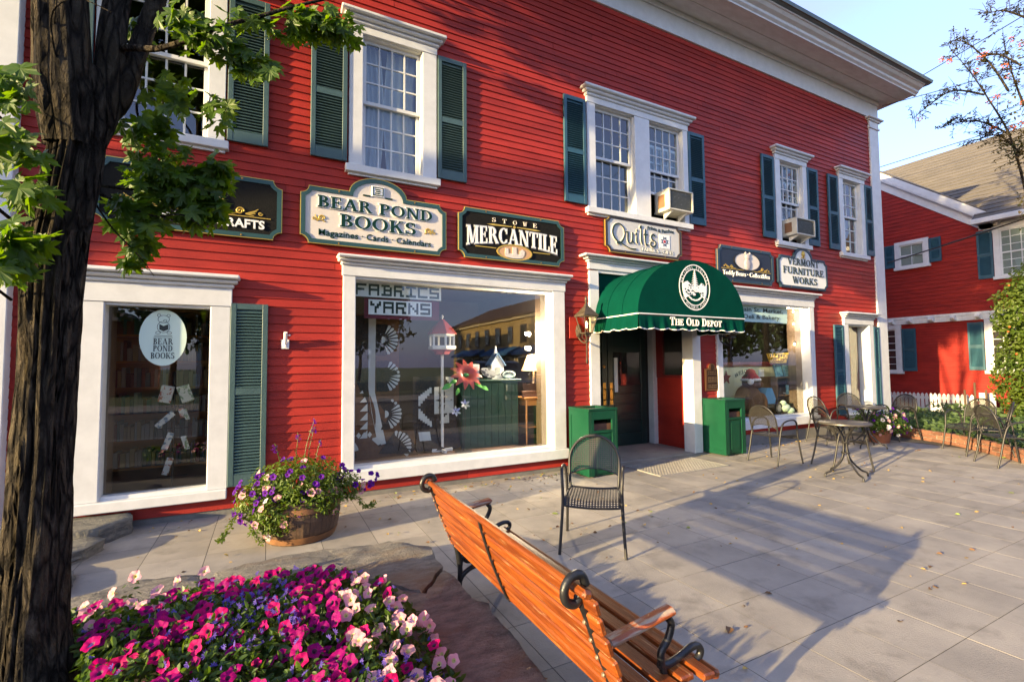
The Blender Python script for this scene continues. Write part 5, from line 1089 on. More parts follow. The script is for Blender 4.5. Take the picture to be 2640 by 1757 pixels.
# upright leafy sprigs
sprigs = [(-.64, -2.62, .18), (-.35, -2.76, .12), (.30, -4.2, .10), (.2, -3.9, .1), (-.1, -4.1, .1), (.62, -4.45, .12), (.05, -3.5, .1), (.52, -3.3, .08)]+[(R.uniform(-.9, .5), R.uniform(-4.6, -2.9), R.uniform(.03, .09)) for _ in range(130)]
for x, y, h in sprigs:
    if y < -3.0 and x < -.272*(y+5.9)+.05: continue
    zt = ztop(x, y)
    for k in range(14): t = k/14; a = k*2.4; leafquad(fol, V((x+.02*cos(a), y+.02*sin(a), zt+h*t-.02)), V((cos(a)*.6, sin(a)*.6, .8)), .042*(1.2-t*.6), .45)
tag(fol.build('foliage', FOL, BED, recalc=False), kind='stuff')
def pick(x, y):
    nzv = noise.noise(V((x*2.0+4, y*2.0, 7)))
    if x < -.42 and y > -2.98: return 'pnk' if R.random() < .62 else 'mag'
    if x > .30 and y > -4.2 and y < -3.1 and x > .34+.1*nzv: return 'pnk' if R.random() < .82 else 'hot'
    if x > .45: return 'pnk' if R.random() < .8 else 'mag'
    return 'mag' if R.random() < .62+.3*nzv else 'hot'
pts = []; tries = 0
while len(pts) < 380 and tries < 14000:
    tries += 1
    x, y = R.uniform(-1.4, .76), R.uniform(-4.8, -2.45)
    if not inpoly(x, y, bedpoly): continue
    if y < -3.0 and x < -.272*(y+5.9)+.05: continue
    blue = noise.noise(V((x*2.6+1.3, y*2.6, 11))) 
    if (-.22 < x < .12 and -3.45 < y < -2.95 and R.random() < .72) or (.34 < x < .60 and y < -4.05 and R.random() < .7): continue
    if any((x-p[0])**2+(y-p[1])**2 < (.046 if R.random() < .72 else .028)**2 for p in pts): continue
    pts.append((x, y))
camd = V((0, -5.9, 1.55))
pts.sort(key=lambda q: q[1]); XB = {}
for i_, (x, y) in enumerate(pts):
    z = ztop(x, y)+R.uniform(.0, .045); k = pick(x, y); d = (camd-V((x, y, z))).normalized()
    nn = V((-.45, 0, .75))+d*.75+rdir()*.6; s_ = R.uniform(.027, .036) if k != 'pnk' else R.uniform(.026, .034)
    if i_ < 285: place(k, (x, y, z), nn, s_, BED)
    else:
        me = R.choice(PET[k]); bb = XB.setdefault(k, B()); M = Mx.Translation((x, y, z)) @ nn.normalized().to_track_quat('Z', 'Y').to_matrix().to_4x4() @ Mx.Rotation(R.uniform(0, 6.28), 4, 'Z') @ Mx.Scale(s_, 4); o_ = len(bb.v)
        bb.v += [tuple(M @ v_.co) for v_ in me.vertices]; bb.f += [tuple(j+o_ for j in p_.vertices) for p_ in me.polygons]; bb.m += [p_.material_index for p_ in me.polygons]
for k, bb in XB.items(): tag(bb.build('blossoms', [{'mag': P_MAG, 'hot': P_HOT, 'pnk': P_PNK}[k], THROATP if k == 'pnk' else THROAT], BED, 0, recalc=False), kind='stuff')
for x, y, z in [(bt(q)[0], bt(q)[1], 1.55-(1.55-q[2])*SB-.035) for q in ((-.60, -2.76, .50), (-.68, -2.80, .45), (-.73, -2.86, .42), (-.42, -2.74, .43), (-.30, -2.72, .45), (-.50, -2.78, .42), (.64, -4.40, .33), (.58, -4.36, .35), (.68, -3.72, .38), (.67, -3.92, .36))]: place('pnk', (x, y, z), V((-.5, -.6, .6))+rdir()*.4, .031, BED)
fan = B(); cnt = 0
def fanflower(b, p, nrm, s):
    nrm = nrm.normalized(); t = nrm.cross(rdir()).normalized(); q = nrm.cross(t)
    for k in range(5):
        a = rad(-80+40*k); d = t*cos(a)+q*sin(a); e = nrm.cross(d); o = len(b.v)
        b.v += [tuple(p), tuple(p+d*s*.6+e*s*.17+nrm*s*.1), tuple(p+d*s+nrm*s*.02), tuple(p+d*s*.6-e*s*.17+nrm*s*.1)]; b.f += [(o, o+1, o+2, o+3)]; b.m += [0]
while cnt < 520:
    x, y = R.uniform(-1.2, .72), R.uniform(-4.75, -2.5)
    if not inpoly(x, y, bedpoly): continue
    if y < -3.0 and x < -.272*(y+5.9)+.05: continue
    core = (-.26 < x < .16 and -3.5 < y < -2.84) or (.34 < x < .62 and -4.7 < y < -3.85) or (-.1 < x < .25 and -4.3 < y < -3.8)
    if not core and R.random() < .88: continue
    zt = ztop(x, y)+R.uniform(.0, .05); fanflower(fan, V((x, y, zt)), V((-.4, -.6, .6))+rdir()*.6, R.uniform(.015, .021)); cnt += 1
tag(fan.build('fan_flowers', P_BLU, BED, recalc=False), kind='stuff')
# ---------------------------------------------------------------- barrel planter by the wall
BP = thing('barrel_planter', 'half barrel planter overflowing with violet and pink petunias below the book window shutter', 'planter', (.29, -1.05, 0))
cx, cy = .29, -1.05; n = 20; rb, rt, hh = .285, .325, .36
def bw_(z): t = z/hh; return lerp(rb, rt, t)+.035*sin(pi*t)
st = B(); prof_z = [0, .1, .2, .3, hh]; half = pi/n*.985; ov = []
for z in prof_z:
    r = bw_(z)
    for rr_, a in ((r-.022, -half), (r, -half), (r+.003, 0), (r, half), (r-.022, half)): ov.append((rr_*cos(a), rr_*sin(a), z))
st.v = ov; k5 = 5
for i in range(4):
    for j in range(5): st.f.append((i*k5+j, i*k5+(j+1) % 5, (i+1)*k5+(j+1) % 5, (i+1)*k5+j))
st.f += [(4, 3, 2, 1, 0), tuple(range(20, 25))]; st.m = [0]*len(st.f); me = st.mesh('stave', BARREL)
for k in range(n): o = put(me, 'stave', BP, loc=(cx, cy, 0)); o.rotation_euler = (0, 0, 2*pi*k/n)
HOOP = mat('rusty hoop', (.24, .11, .045), .7, (.15, .07, .03), 10, metal=.2)
for z0, z1 in ((.012, .068), (.27, .315)):
    b = B(); b.lathe([(bw_(z0)+.002, z0), (bw_(z0)+.008, z0), (bw_(z1)+.008, z1), (bw_(z1)+.002, z1), (bw_(z0)+.002, z0)], (cx, cy, 0), 48); b.build('hoop', HOOP, BP, 40)
b = B(); b.lathe([(.0001, .31), (.30, .31)], (cx, cy, 0), 24); b.build('soil', SOIL, BP)
def mound(P, c, spec, nleaf, flowers, sz=.045, mleaf=None, up=.7):
    b = B(); tot = sum(s[2] for s in spec)
    for (ox, oy, oz), r, wgt in spec:
        for _ in range(int(nleaf*wgt/tot)):
            d = rdir(); q = 1-.6*R.random()**1.7; k = 1+.25*noise.noise(d*2.5+V((ox*5, 0, 0)))
            p = V(c)+V((ox, oy, oz))+V((d.x*r[0], d.y*r[1], d.z*r[2]))*k*q
            if p.z < .03: continue
            leafquad(b, p, d+rdir()*.8+V((0, 0, up)), sz*R.uniform(.6, 1.2), .45)
    tag(b.build('foliage', mleaf or FOL, P, recalc=False), kind='stuff')
    for kind, num, s in flowers:
        for _ in range(num):
            (ox, oy, oz), r, wgt = R.choices(spec, [q[2] for q in spec])[0]; d = rdir(.35); d.y = -abs(d.y) if R.random() < .8 else d.y; d.normalize()
            p = V(c)+V((ox, oy, oz))+V((d.x*r[0], d.y*r[1], d.z*r[2]))*1.04
            if p.z < .05 or p.y > -.12: continue
            place(kind, p, d+V((-.5, -.7, .3))+rdir()*.4, s*R.uniform(.8, 1.15), P)
FOLB = leafmat('yellow green petunia foliage', (.10, .14, .016), (.07, .13, .014), .35, 16)  # yellower green than the bed foliage
mound(BP, (cx, cy, .42), [((0, 0, .08), (.40, .34, .20), 4), ((-.30, -.04, -.05), (.24, .2, .20), 2.2), ((.30, .02, -.02), (.26, .2, .13), 1.6), ((-.20, -.24, -.16), (.19, .12, .17), 1.4), ((.08, -.26, -.06), (.24, .10, .16), 1.5)], 8500, [('pnk', 34, .032), ('wht', 5, .03)], .042, FOLB)
for spec, num in ((((-.36, -.04, -.04), (.20, .2, .22)), 26), (((.46, .02, .02), (.24, .16, .10)), 24), (((0, 0, .10), (.42, .36, .2)), 24), (((-.1, -.22, -.1), (.3, .12, .2)), 8)):
    for _ in range(num):
        d = rdir(.2); (o_, r) = spec; p = V((cx, cy, .42))+V(o_)+V((d.x*r[0], -abs(d.y)*r[1], d.z*r[2])); place('vio', p, d+V((-.4, -.8, .3))+rdir()*.4, R.uniform(.021, .028), BP)
b = B()
for x0, y0, h, dx in ((.30, -1.02, .50, .10), (.24, -1.0, .36, .02), (.34, -.98, .42, .06), (.12, -1.05, .28, -.05), (.40, -1.05, .30, .05)):
    P = catmull([(x0, y0, .55), (x0+dx*.3, y0, .55+h*.5), (x0+dx, y0, .55+h)], 6); b.mi = 0; b.tube(P, [.004-.0002*i for i in range(len(P))], 4)
    for i, p in enumerate(P):
        for _ in range(3): leafquad(b, p, rdir(.2), .025, .25)
    b.mi = 1
    for k in range(16):
        if dx > -.2 and k > 5 or k < 9: q = P[-1]+V((R.gauss(0, .012), R.gauss(0, .012), -.06*R.random())); fanflower(b, q, rdir(), .014); b.m[-5:] = [1]*5
tag(b.build('flower_spikes', [FOL, P_VIO], BP, recalc=False), kind='stuff')
b = B()
for P in ([(.62, -1.1, .40), (.78, -1.12, .28), (.86, -1.15, .20), (.93, -1.16, .22)], [(-.05, -1.30, .30), (-.1, -1.36, .18), (-.02, -1.38, .10)], [(-.22, -1.18, .28), (-.3, -1.22, .15), (-.34, -1.24, .12)]):
    c = catmull(P, 6); b.tube(c, .003, 4)
    for p in c:
        for _ in range(7): leafquad(b, p+rdir()*.02, rdir(.4), .032, .45)
tag(b.build('trailing_stems', FOLB, BP, recalc=False), kind='stuff')
# terracotta pot by the far tables
FP = thing('flower_pot', 'terracotta pot of white and violet petunias behind the rear table', 'planter', (10.5, -.95, 0))
b = B(); b.lathe([(.15, 0), (.16, .01), (.20, .24), (.225, .25), (.23, .30), (.21, .305), (.20, .28), (.0001, .27)], (10.5, -.95, 0), 28); b.build('pot', mat('terracotta', (.30, .11, .055), .8, (.24, .09, .05), 8), FP, 40)
mound(FP, (10.5, -.95, .45), [((0, 0, .0), (.48, .40, .24), 3), ((.25, -.1, -.12), (.3, .3, .2), 1.2), ((-.3, -.05, -.08), (.25, .3, .2), 1)], 3200, [('pnk', 16, .034), ('wht', 12, .036), ('vio', 40, .024)], .05)
# fallen leaves
b = B()
LC = [mat('fallen leaf brown', (.16, .08, .03), .8), mat('fallen leaf yellow', (.50, .32, .07), .7), mat('fallen leaf green', (.18, .24, .05), .7)]
for _ in range(460):
    x = R.choice([R.uniform(-1.2, 3.6), R.uniform(1, 9), R.uniform(3, 10.5)]); y = R.choice([R.uniform(-2.3, -.1), R.uniform(-4.6, -.2), R.uniform(-.35, -.05)])
    if inbed(x, y) or x < -1: continue
    if 4.6 < x < 6.4 and y > -1.1: continue
    b.mi = R.choice((0, 0, 0, 1, 1, 2)); leafquad(b, V((x, y, .006)), V((R.gauss(0, .25), R.gauss(0, .25), 1)), R.uniform(.018, .05)*(1 if R.random() < .9 else 1.7), .6, .5)
tag(b.build('leaf_litter', LC, recalc=False), 'small fallen leaves scattered over the paving', 'fallen leaves', kind='stuff')
# ---------------------------------------------------------------- maple in the left foreground
MP = thing('maple_tree', 'maple tree with furrowed dark trunk and hanging green leaves at the left edge', 'tree', (-.886, -3.1, .2))
K_ = .836
def near(p): return (p[0]*K_, -5.9+(p[1]+5.9)*K_, 1.55+(p[2]-1.55)*K_)
def barktube(path, rads, n=44, amp=.018, seed=0, par=None, nm='trunk', steps=12, k=1):
    if k: path = [near(p) for p in path]; rads = [r*K_ for r in rads]; amp *= K_
    c = catmull(path, steps); m = len(c); b = B(); vs_ = []
    rs = [V((r, 0, 0)) for r in rads]; rr_ = [q.x for q in catmull(rs, steps)]
    for i, p in enumerate(c):
        t = (c[min(i+1, m-1)]-c[max(i-1, 0)]).normalized(); a = t.cross(V((0, 1, 0))).normalized(); q = a.cross(t).normalized()
        for k in range(n):
            th = 2*pi*k/n; d = cos(th)*a+sin(th)*q
            f = noise.noise(V((cos(th)*2.2+seed, sin(th)*2.2, p.z*.5)))*1.4-1.5*max(0, 1-abs(noise.noise(V((cos(th)*3.2+seed, sin(th)*3.2, p.z*.5))))*7)+.55*noise.noise(V((cos(th)*11, sin(th)*11, p.z*2.2+seed)))+.35*noise.noise(V((cos(th)*26, sin(th)*26, p.z*6)))+.9*max(0, noise.noise(V((cos(th)*1.6, sin(th)*1.6+seed, p.z*1.9))))
            vs_.append(p+d*(rr_[i]+amp*f*min(1, rr_[i]/.1)))
    b.add(vs_, [(i*n+k, i*n+(k+1) % n, (i+1)*n+(k+1) % n, (i+1)*n+k) for i in range(m-1) for k in range(n)]+[tuple(range((m-1)*n, m*n))])
    return b.build(nm, BARK, par, 0)
barktube([(-1.06, -2.55, -.05), (-1.065, -2.55, .25), (-1.055, -2.55, .6), (-1.045, -2.55, 1.1), (-1.038, -2.55, 1.6), (-1.03, -2.55, 2.1), (-.99, -2.55, 2.45), (-.955, -2.55, 2.75), (-.945, -2.56, 3.0), (-.97, -2.58, 3.2)], [.19, .140, .126, .120, .118, .122, .120, .122, .120, .10], 110, .021, 2, MP, 'trunk', 22)
barktube([(-.97, -2.58, 2.75), (-1.00, -2.60, 3.05), (-1.02, -2.62, 3.5), (-1.1, -2.7, 4.5), (-1.25, -2.8, 6.0), (-1.3, -2.9, 8.2)], [.11, .118, .112, .095, .06, .02], 40, .014, 5, MP, 'limb')
barktube([(-.93, -2.52, 2.75), (-.865, -2.50, 3.0), (-.84, -2.49, 3.25), (-.825, -2.47, 3.65), (-.75, -2.3, 4.8), (-.5, -1.9, 6.6), (-.4, -1.6, 8.0)], [.075, .080, .072, .062, .055, .04, .015], 32, .010, 8, MP, 'limb')
barktube([(-.88, -2.5, 2.95), (-.80, -2.47, 3.10), (-.73, -2.45, 3.40), (-.65, -2.44, 3.75), (-.3, -2.6, 4.9), (.3, -2.9, 6.4), (.7, -3.1, 7.6)], [.05, .055, .050, .046, .04, .03, .012], 24, .008, 11, MP, 'limb')
barktube([(-1.02, -2.62, 3.4), (-1.5, -3.0, 4.4), (-2.1, -3.4, 5.8), (-2.6, -3.7, 7.2)], [.07, .06, .045, .015], 20, .008, 13, MP, 'limb')
TW = [([(-.80, -2.50, 3.40), (-.70, -2.60, 3.37), (-.58, -2.70, 3.34), (-.43, -2.79, 3.38), (-.28, -2.84, 3.47), (-.04, -2.84, 3.63), (.16, -2.83, 3.77), (.5, -2.8, 4.0)], .021),
      ([(-.90, -2.45, 2.60), (-.78, -2.36, 2.62), (-.62, -2.33, 2.66), (-.46, -2.34, 2.68), (-.32, -2.36, 2.62)], .010), ([(-.90, -2.45, 2.56), (-.75, -2.40, 2.50), (-.62, -2.42, 2.46), (-.48, -2.44, 2.48), (-.36, -2.44, 2.40)], .009), ([(-.72, -2.36, 2.62), (-.64, -2.34, 2.75), (-.56, -2.33, 2.90)], .006), ([(-.9, -2.45, 2.5), (-.82, -2.40, 2.36), (-.70, -2.40, 2.22), (-.62, -2.40, 2.10)], .006),
      ([(-1.0, -2.68, 3.1), (-1.0, -2.8, 3.28), (-.95, -2.86, 3.36), (-.86, -2.88, 3.40), (-.74, -2.9, 3.36)], .006), ([(-1.02, -2.7, 3.3), (-.96, -2.84, 3.5), (-.9, -2.88, 3.53), (-.86, -2.9, 3.5)], .004),
      ([(-1.17, -2.6, 2.3), (-1.25, -2.8, 2.4), (-1.3, -2.95, 2.45)], .010), ([(-1.17, -2.6, 1.9), (-1.24, -2.8, 2.0), (-1.27, -2.95, 1.95)], .008), ([(-1.1, -2.65, 2.7), (-1.22, -2.85, 2.8), (-1.25, -3.0, 2.75)], .008)]
b = B()
for P, r in TW:
    P = [near(p) for p in P]; r *= K_; c = catmull(P, 6); b.tube(c, [lerp(r, r*.3, i/(len(c)-1)) for i in range(len(c))], 7)
tag(b.build('twigs', BARK, MP, 60), kind='stuff')
LO = [(90, 1.0), (80, .74), (74, .76), (63, .40), (52, .66), (46, .72), (40, .93), (33, .68), (26, .66), (16, .40), (6, .50), (-6, .66), (-18, .44), (-38, .36), (-62, .24), (-88, .10)]
def leafmesh(seed):
    rg = random.Random(seed); H = [(r*cos(rad(a)), r*sin(rad(a))) for a, r in LO]; P = [(-x, y) for x, y in H[::-1]][:-1]; P = H+P[0:]
    cu, fo = rg.uniform(.1, .5), rg.uniform(.1, .45); vs_ = [(0, .12, 0)]
    for x, y in P: x *= rg.uniform(.93, 1.07); y *= rg.uniform(.95, 1.05); vs_.append((x, y, fo*abs(x)*.6-cu*(x*x+y*y)*.5+rg.uniform(-.03, .03)))
    n = len(P); fs = [(0, i+1, (i+1) % n+1) for i in range(n)]
    return vs_, fs
LM = [leafmesh(s) for s in range(8)]
LMESH = []
for v_, f_ in LM: q = B(); q.add(v_, f_); LMESH.append(q.mesh('leaf', LEAF, None, recalc=False))
def leafrot(nrm, tip):
    z = V(nrm).normalized(); y = V(tip); y = (y-z*y.dot(z)).normalized(); x = y.cross(z); return Mx((x, y, z)).transposed()
NLEAF = [0]
def leafobj(p, nrm, tip, s):
    o = put(R.choice(LMESH), 'leaf', MP); NLEAF[0] += 1; o.location = V(p)-wloc(MP); o.rotation_mode = 'QUATERNION'; o.rotation_quaternion = leafrot(nrm, tip).to_quaternion(); o.scale = (s, s, s)
rest = B()
def addleaf(p, s, nd=None, td=None):
    v_, f_ = R.choice(LM); M = leafrot(nd or rdir(.6), td or rdir(-.6)); o = len(rest.v); rest.v += [tuple(V(p)+M @ (V(q)*s)) for q in v_]; rest.f += [tuple(i+o for i in f) for f in f_]; rest.m += [0]*len(f_)
def spray(c, r, n, s=.066, tipd=(.3, -.1, -1), nd=(-.35, -.75, .45)):
    c = near(c); r = [q*K_ for q in r]; s *= 1.0
    for _ in range(n):
        d = rdir()*R.random()**.45; s_ = s*1.15*R.uniform(.7, 1.2); leafobj(V(c)+V((d.x*r[0], d.y*r[1], d.z*r[2])), V(nd)+rdir()*.75, V(tipd)+rdir()*.7, s_)
    for _ in range(int(n*1.9)):
        d = rdir()*R.random()**.4; addleaf(V(c)+V((d.x*r[0], d.y*r[1]+.05, d.z*r[2])), s*R.uniform(.8, 1.3), V(nd)+rdir()*.8, V(tipd)+rdir()*.7)
spray((-.58, -2.36, 2.74), (.28, .16, .19), 46); spray((-.42, -2.38, 2.60), (.20, .14, .17), 38); spray((-.72, -2.38, 2.46), (.16, .12, .14), 26); spray((-.34, -2.40, 2.80), (.12, .1, .13), 14); spray((-.70, -2.38, 2.28), (.07, .05, .06), 5); spray((-.74, -2.38, 2.17), (.05, .04, .05), 4); spray((-.66, -2.38, 3.0), (.18, .12, .11), 16)
spray((-.33, -2.84, 3.40), (.18, .12, .09), 22, .058); spray((-.11, -2.82, 3.33), (.14, .10, .10), 15, .056); spray((.17, -2.80, 3.70), (.15, .12, .10), 24, .058); spray((.36, -2.80, 3.73), (.16, .10, .11), 26, .056); spray((-.46, -2.8, 3.50), (.14, .10, .08), 10, .058); spray((-.74, -2.42, 3.55), (.07, .08, .18), 7, .06); spray((-.1, -2.8, 3.60), (.20, .10, .07), 12, .058); spray((-.55, -2.55, 3.2), (.16, .10, .14), 8, .06); spray((-.3, -2.6, 3.15), (.14, .10, .12), 6, .06)
spray((-1.12, -2.88, 2.90), (.08, .14, .12), 8, .07); spray((-1.10, -2.90, 2.62), (.10, .14, .12), 10, .07); spray((-1.04, -2.86, 2.40), (.10, .12, .08), 7, .07); spray((-1.06, -2.92, 2.16), (.11, .12, .09), 9, .078); spray((-1.08, -2.92, 2.03), (.09, .12, .06), 6, .075)
# crown above the frame: leaf clumps round the outer limbs
clumps = []
while len(clumps) < 300:
    d = rdir(); q = R.uniform(.35, 1.0)**.6
    c = V((-1.1, -2.75, 8.0))+V((d.x*2.5, d.y*2.55, d.z*2.2))*q
    if c.z < 4.6+.95*max(0, c.y+3.2)+.5*max(0, c.x-.2): continue
    if noise.noise(c*.55+V((3.1, 0, 0))) < -.16: continue
    clumps.append(c)
for c in clumps:
    for _ in range(60): d = rdir()*R.random()**.5; addleaf(c+V((d.x*.42, d.y*.42, d.z*.22)), R.uniform(.06, .10))
tag(rest.build('crown', LEAF, MP, recalc=False), kind='stuff')
b = B(); hubs = [V(near(q)) for q in ((-1.25, -2.8, 6.0), (-.5, -1.9, 6.6), (.3, -2.9, 6.4), (-2.1, -3.4, 5.8), (-1.3, -2.9, 8.0))]
for c in clumps[::2]:
    h = min(hubs, key=lambda q: (q-c).length); b.tube([h, h.lerp(c, .5)+V((0, 0, .15)), c], [.02, .012, .004], 5)
tag(b.build('branches', BARK, MP, 60), kind='stuff')

# second street maple further left along the kerb; its crown shades the upper wall and the far house
M2 = thing('street_maple', 'second maple further left along the kerb, outside the frame', 'tree', (-9.6, -1.2, -.05))
barktube([(-9.6, -1.2, -.1), (-9.5, -1.2, 2.5), (-9.3, -1.6, 5.0), (-9.1, -2.8, 7.2), (-9, -4.2, 9.4)], [.26, .2, .15, .10, .03], 24, .012, 21, M2, 'trunk', 12, 0)
rest = B(); cl2_ = []
while len(cl2_) < 200:
    d = rdir(); c = V((-9.0, -4.6, 9.4))+V((d.x*2.2, d.y*2.25, d.z*1.9))*R.uniform(.3, 1)**.6
    if noise.noise(V((c.x*.15, c.y*1.1, c.z*1.1))+V((8.1, 0, 0))) < -.02 or c.z < 7.3: continue
    cl2_.append(c)
for c in cl2_:
    for _ in range(66): d = rdir()*R.random()**.5; addleaf(c+V((d.x*.45, d.y*.45, d.z*.22)), R.uniform(.07, .11))
tag(rest.build('crown', LEAF, M2, recalc=False), kind='stuff')
b = B()
for c in cl2_[::3]: h = V((-9.1, -2.8, 7.2)); b.tube([h, h.lerp(c, .5)+V((0, 0, .2)), c], [.03, .016, .005], 5)
tag(b.build('branches', BARK, M2, 60), kind='stuff')
def lampl(par, p, wt):
    l = bpy.data.objects.new('lamp_light', bpy.data.lights.new('lamp_light', 'POINT')); COL.objects.link(l); l.data.energy = wt; l.data.color = (1, .80, .55); l.data.shadow_soft_size = .03; l.parent = par; l.location = V(p)-wloc(par)
# ---------------------------------------------------------------- shop window display
PIX = {'F': '11111 10000 11110 10000 10000', 'A': '11111 10001 11111 10001 10001', 'B': '11110 01001 01111 01001 11111', 'R': '11111 10001 11110 10010 10011', 'I': '11111 00100 00100 00100 11111', 'C': '11111 10000 10000 10000 11111', 'S': '11111 10000 11111 00001 11111', 'Y': '10001 11011 00110 00100 00100', 'N': '10001 11001 10101 10011 10001'}
def pixtext(s, x0, x1, z0, h, y, m, par):
    n = len(s); w_ = (x1-x0)/(n*6-1); hz = h/5
    for i, ch in enumerate(s):
        b = B()
        for r_, row in enumerate(PIX[ch].split()):
            for c, q in enumerate(row):
                if q == '1': b.box(x0+(i*6+c)*w_, x0+(i*6+c+1)*w_, y-.002, y, z0+h-(r_+1)*hz, z0+h-r_*hz)
        b.build('letter', m, par)
FS = thing('fabric_sign', 'white hanging sign with blocky letters FABRICS at the top of the shop window', 'sign', (1.5, .18, 2.42)); y = .18
B().box(.93, 2.06, y, y+.006, 2.415, 2.60).build('board', PAPER, FS); pixtext('FABRICS', .95, 2.03, 2.435, .145, y-.0005, mat('slate green letters', (.04, .075, .07), .6), FS)
FS = thing('yarn_sign', 'white sign with blocky letters YARNS on a dark red panel', 'sign', (1.5, .19, 2.14))
B().box(1.06, 2.04, y+.02, y+.026, 2.145, 2.40).build('panel', mat('dark red panel', (.12, .008, .02), .6), FS); B().box(1.11, 1.93, y+.008, y+.014, 2.195, 2.385).build('board', PAPER, FS); pixtext('YARNS', 1.13, 1.91, 2.215, .15, y+.0075, mat('black green letters', (.005, .02, .012), .6), FS)
tag(B().box(.95, 4.2, .17, 1.4, .20, .33, .004).build('display_platform', WOODF), 'low brown display platform behind the large shop window', 'platform')
QB = mat('quilt brown', (.16, .075, .03), .9, (.11, .05, .022), 20); QK = mat('quilt dark print', (.018, .014, .014), .9, (.06, .035, .02), 60, lo=.5, hi=.6); QW = mat('quilt white', (.60, .62, .58), .9)
Q = thing('patchwork_quilt', 'brown, black and white patchwork quilt with fan blocks, left in the shop window', 'quilt', (1.4, .45, .33))
def cl(x, z, d=0.): return (x, .46+.025*sin(x*9+z*2)+.018*sin(z*5)-d, z)
B().grid(lambda u, v: cl(lerp(.95, 1.56+.26*max(0, (.75-lerp(.34, 2.22, v)))/.4, u), lerp(.34, 2.22, v)), 14, 24).build('cloth', QB, Q, 0)
def patch(b, P, d): b.add([cl(p[0], p[1], d) for p in P], [tuple(range(len(P)))])
b = B(); patch(b, [(.96, .36), (1.0, .36), (1.34, .50), (1.32, .55), (1.16, 1.0), (1.16, 2.2), (.96, 2.2)], .006)
for cz, cx in ((1.89, 1.36), (1.41, 1.39), (.91, 1.41)): patch(b, [(cx-.12, cz-.20)]+[(cx-.08+.26*cos(rad(t)), cz+.22*sin(rad(t))) for t in range(-70, 71, 14)]+[(cx-.12, cz+.20)], .005)
patch(b, [(1.3, .40), (1.75, .36), (1.78, .48), (1.66, .66), (1.5, .66)], .005); b.build('dark_patches', QK, Q)
b = B(); patch(b, [(1.16, 2.2), (1.25, 2.2), (1.25, 1.2), (1.30, .95), (1.40, .52), (1.0, .46), (.96, .56), (1.27, .62), (1.20, .95), (1.16, 1.3)], .010)
for cz, cx, a0 in ((1.89, 1.33, 0), (1.41, 1.36, 0), (.91, 1.38, 0), (.47, 1.52, 25)):
    for k in range(9): a = rad(a0-62+124*k/8); da = rad(5.6); r0, r1 = .085, .205; patch(b, [(cx+r0*cos(a), cz+r0*sin(a)), (cx+r1*cos(a-da), cz+r1*sin(a-da)), (cx+(r1+.012)*cos(a), cz+(r1+.012)*sin(a)), (cx+r1*cos(a+da), cz+r1*sin(a+da))], .0085)
    patch(b, [(cx+.05*cos(rad(a0+t)), cz+.05*sin(rad(a0+t))) for t in range(-90, 91, 30)], .0085)
for k in range(13): z = .62+.115*k; patch(b, [(1.05, z), (1.15, z), (1.15, z+.10)], .009)
for k in range(4): x = .97+.07*k; patch(b, [(x, .62), (x+.03, .66), (x, .70), (x-.03, .66)], .0092); patch(b, [(x, 2.05), (x+.03, 2.09), (x, 2.13), (x-.03, 2.09)], .0092)
b.build('white_patches', QW, Q)
Q = thing('patchwork_quilt', 'smaller black and white quilt draped over a rack in the middle of the shop window', 'quilt', (2.1, .62, .33))
def cl2(x, z, d=0.): return (x+.10*max(0, .75-z), .62-.22*max(0, .72-z)+.02*sin(x*14)-d, z)
B().grid(lambda u, v: cl2(lerp(1.80, 2.44, u), lerp(.36, 1.39, v)), 10, 16).build('cloth', QK, Q, 0)
b = B()
def patch2(P, d=.008): b.add([cl2(p[0], p[1], d) for p in P], [tuple(range(len(P)))])
for s in range(6):
    for qx, qz, sg in ((1.88, .98, 1), (1.88, .94, -1)): x = qx+.03*s; patch2([(x, qz+sg*.035*s), (x+.03, qz+sg*.035*s), (x+.03, qz+sg*(.035*s+.14-.012*s)), (x, qz+sg*(.035*s+.14-.012*s))], .008+.0004*s)
for s in range(5): patch2([(2.28+.025*s, 1.34-.03*s), (2.305+.025*s, 1.34-.03*s), (2.305+.025*s, 1.38), (2.28+.025*s, 1.38)]); patch2([(2.18+.03*s, .72), (2.21+.03*s, .72), (2.21+.03*s, .76+.025*s), (2.18+.03*s, .76+.025*s)])
patch2([(2.10, .86), (2.40, .86), (2.40, 1.24), (2.10, 1.24)], .006); patch2([(1.86, .50), (2.02, .50), (2.02, .62), (1.86, .62)], .006); b.build('white_patches', QW, Q)
b = B(); cx_, cz_ = 2.25, 1.05
for k in range(8):
    a = k*pi/4; b.add([cl2(cx_+.05*cos(a-.35), cz_+.065*sin(a-.35), .011), cl2(cx_+.14*cos(a), cz_+.17*sin(a), .011), cl2(cx_+.05*cos(a+.35), cz_+.065*sin(a+.35), .011)], [(0, 1, 2)])
b.add([cl2(cx_+.04*cos(k*pi/3), cz_+.05*sin(k*pi/3), .0112) for k in range(6)], [tuple(range(6))])
for k in range(8): a = k*pi/4; b.add([cl2(1.94+.02*cos(a-.4), .56+.02*sin(a-.4), .0095), cl2(1.94+.06*cos(a), .56+.055*sin(a), .0095), cl2(1.94+.02*cos(a+.4), .56+.02*sin(a+.4), .0095)], [(0, 1, 2)])
b.build('star_patches', QK, Q)
BH = thing('birdhouse_on_post', 'white hexagonal bird feeder with red roof on a white post in the shop window', 'birdhouse', (2.2, .55, .33)); c = (2.2, .55, 0); BHW = mat('birdhouse white', (.70, .70, .66), .5)
b = B(); b.lathe([(.21, 1.985), (.215, 1.995), (.13, 2.10), (.03, 2.20), (.0001, 2.205)], c, 6, .5); b.build('roof', mat('birdhouse red roof', (.30, .03, .035), .5), BH)
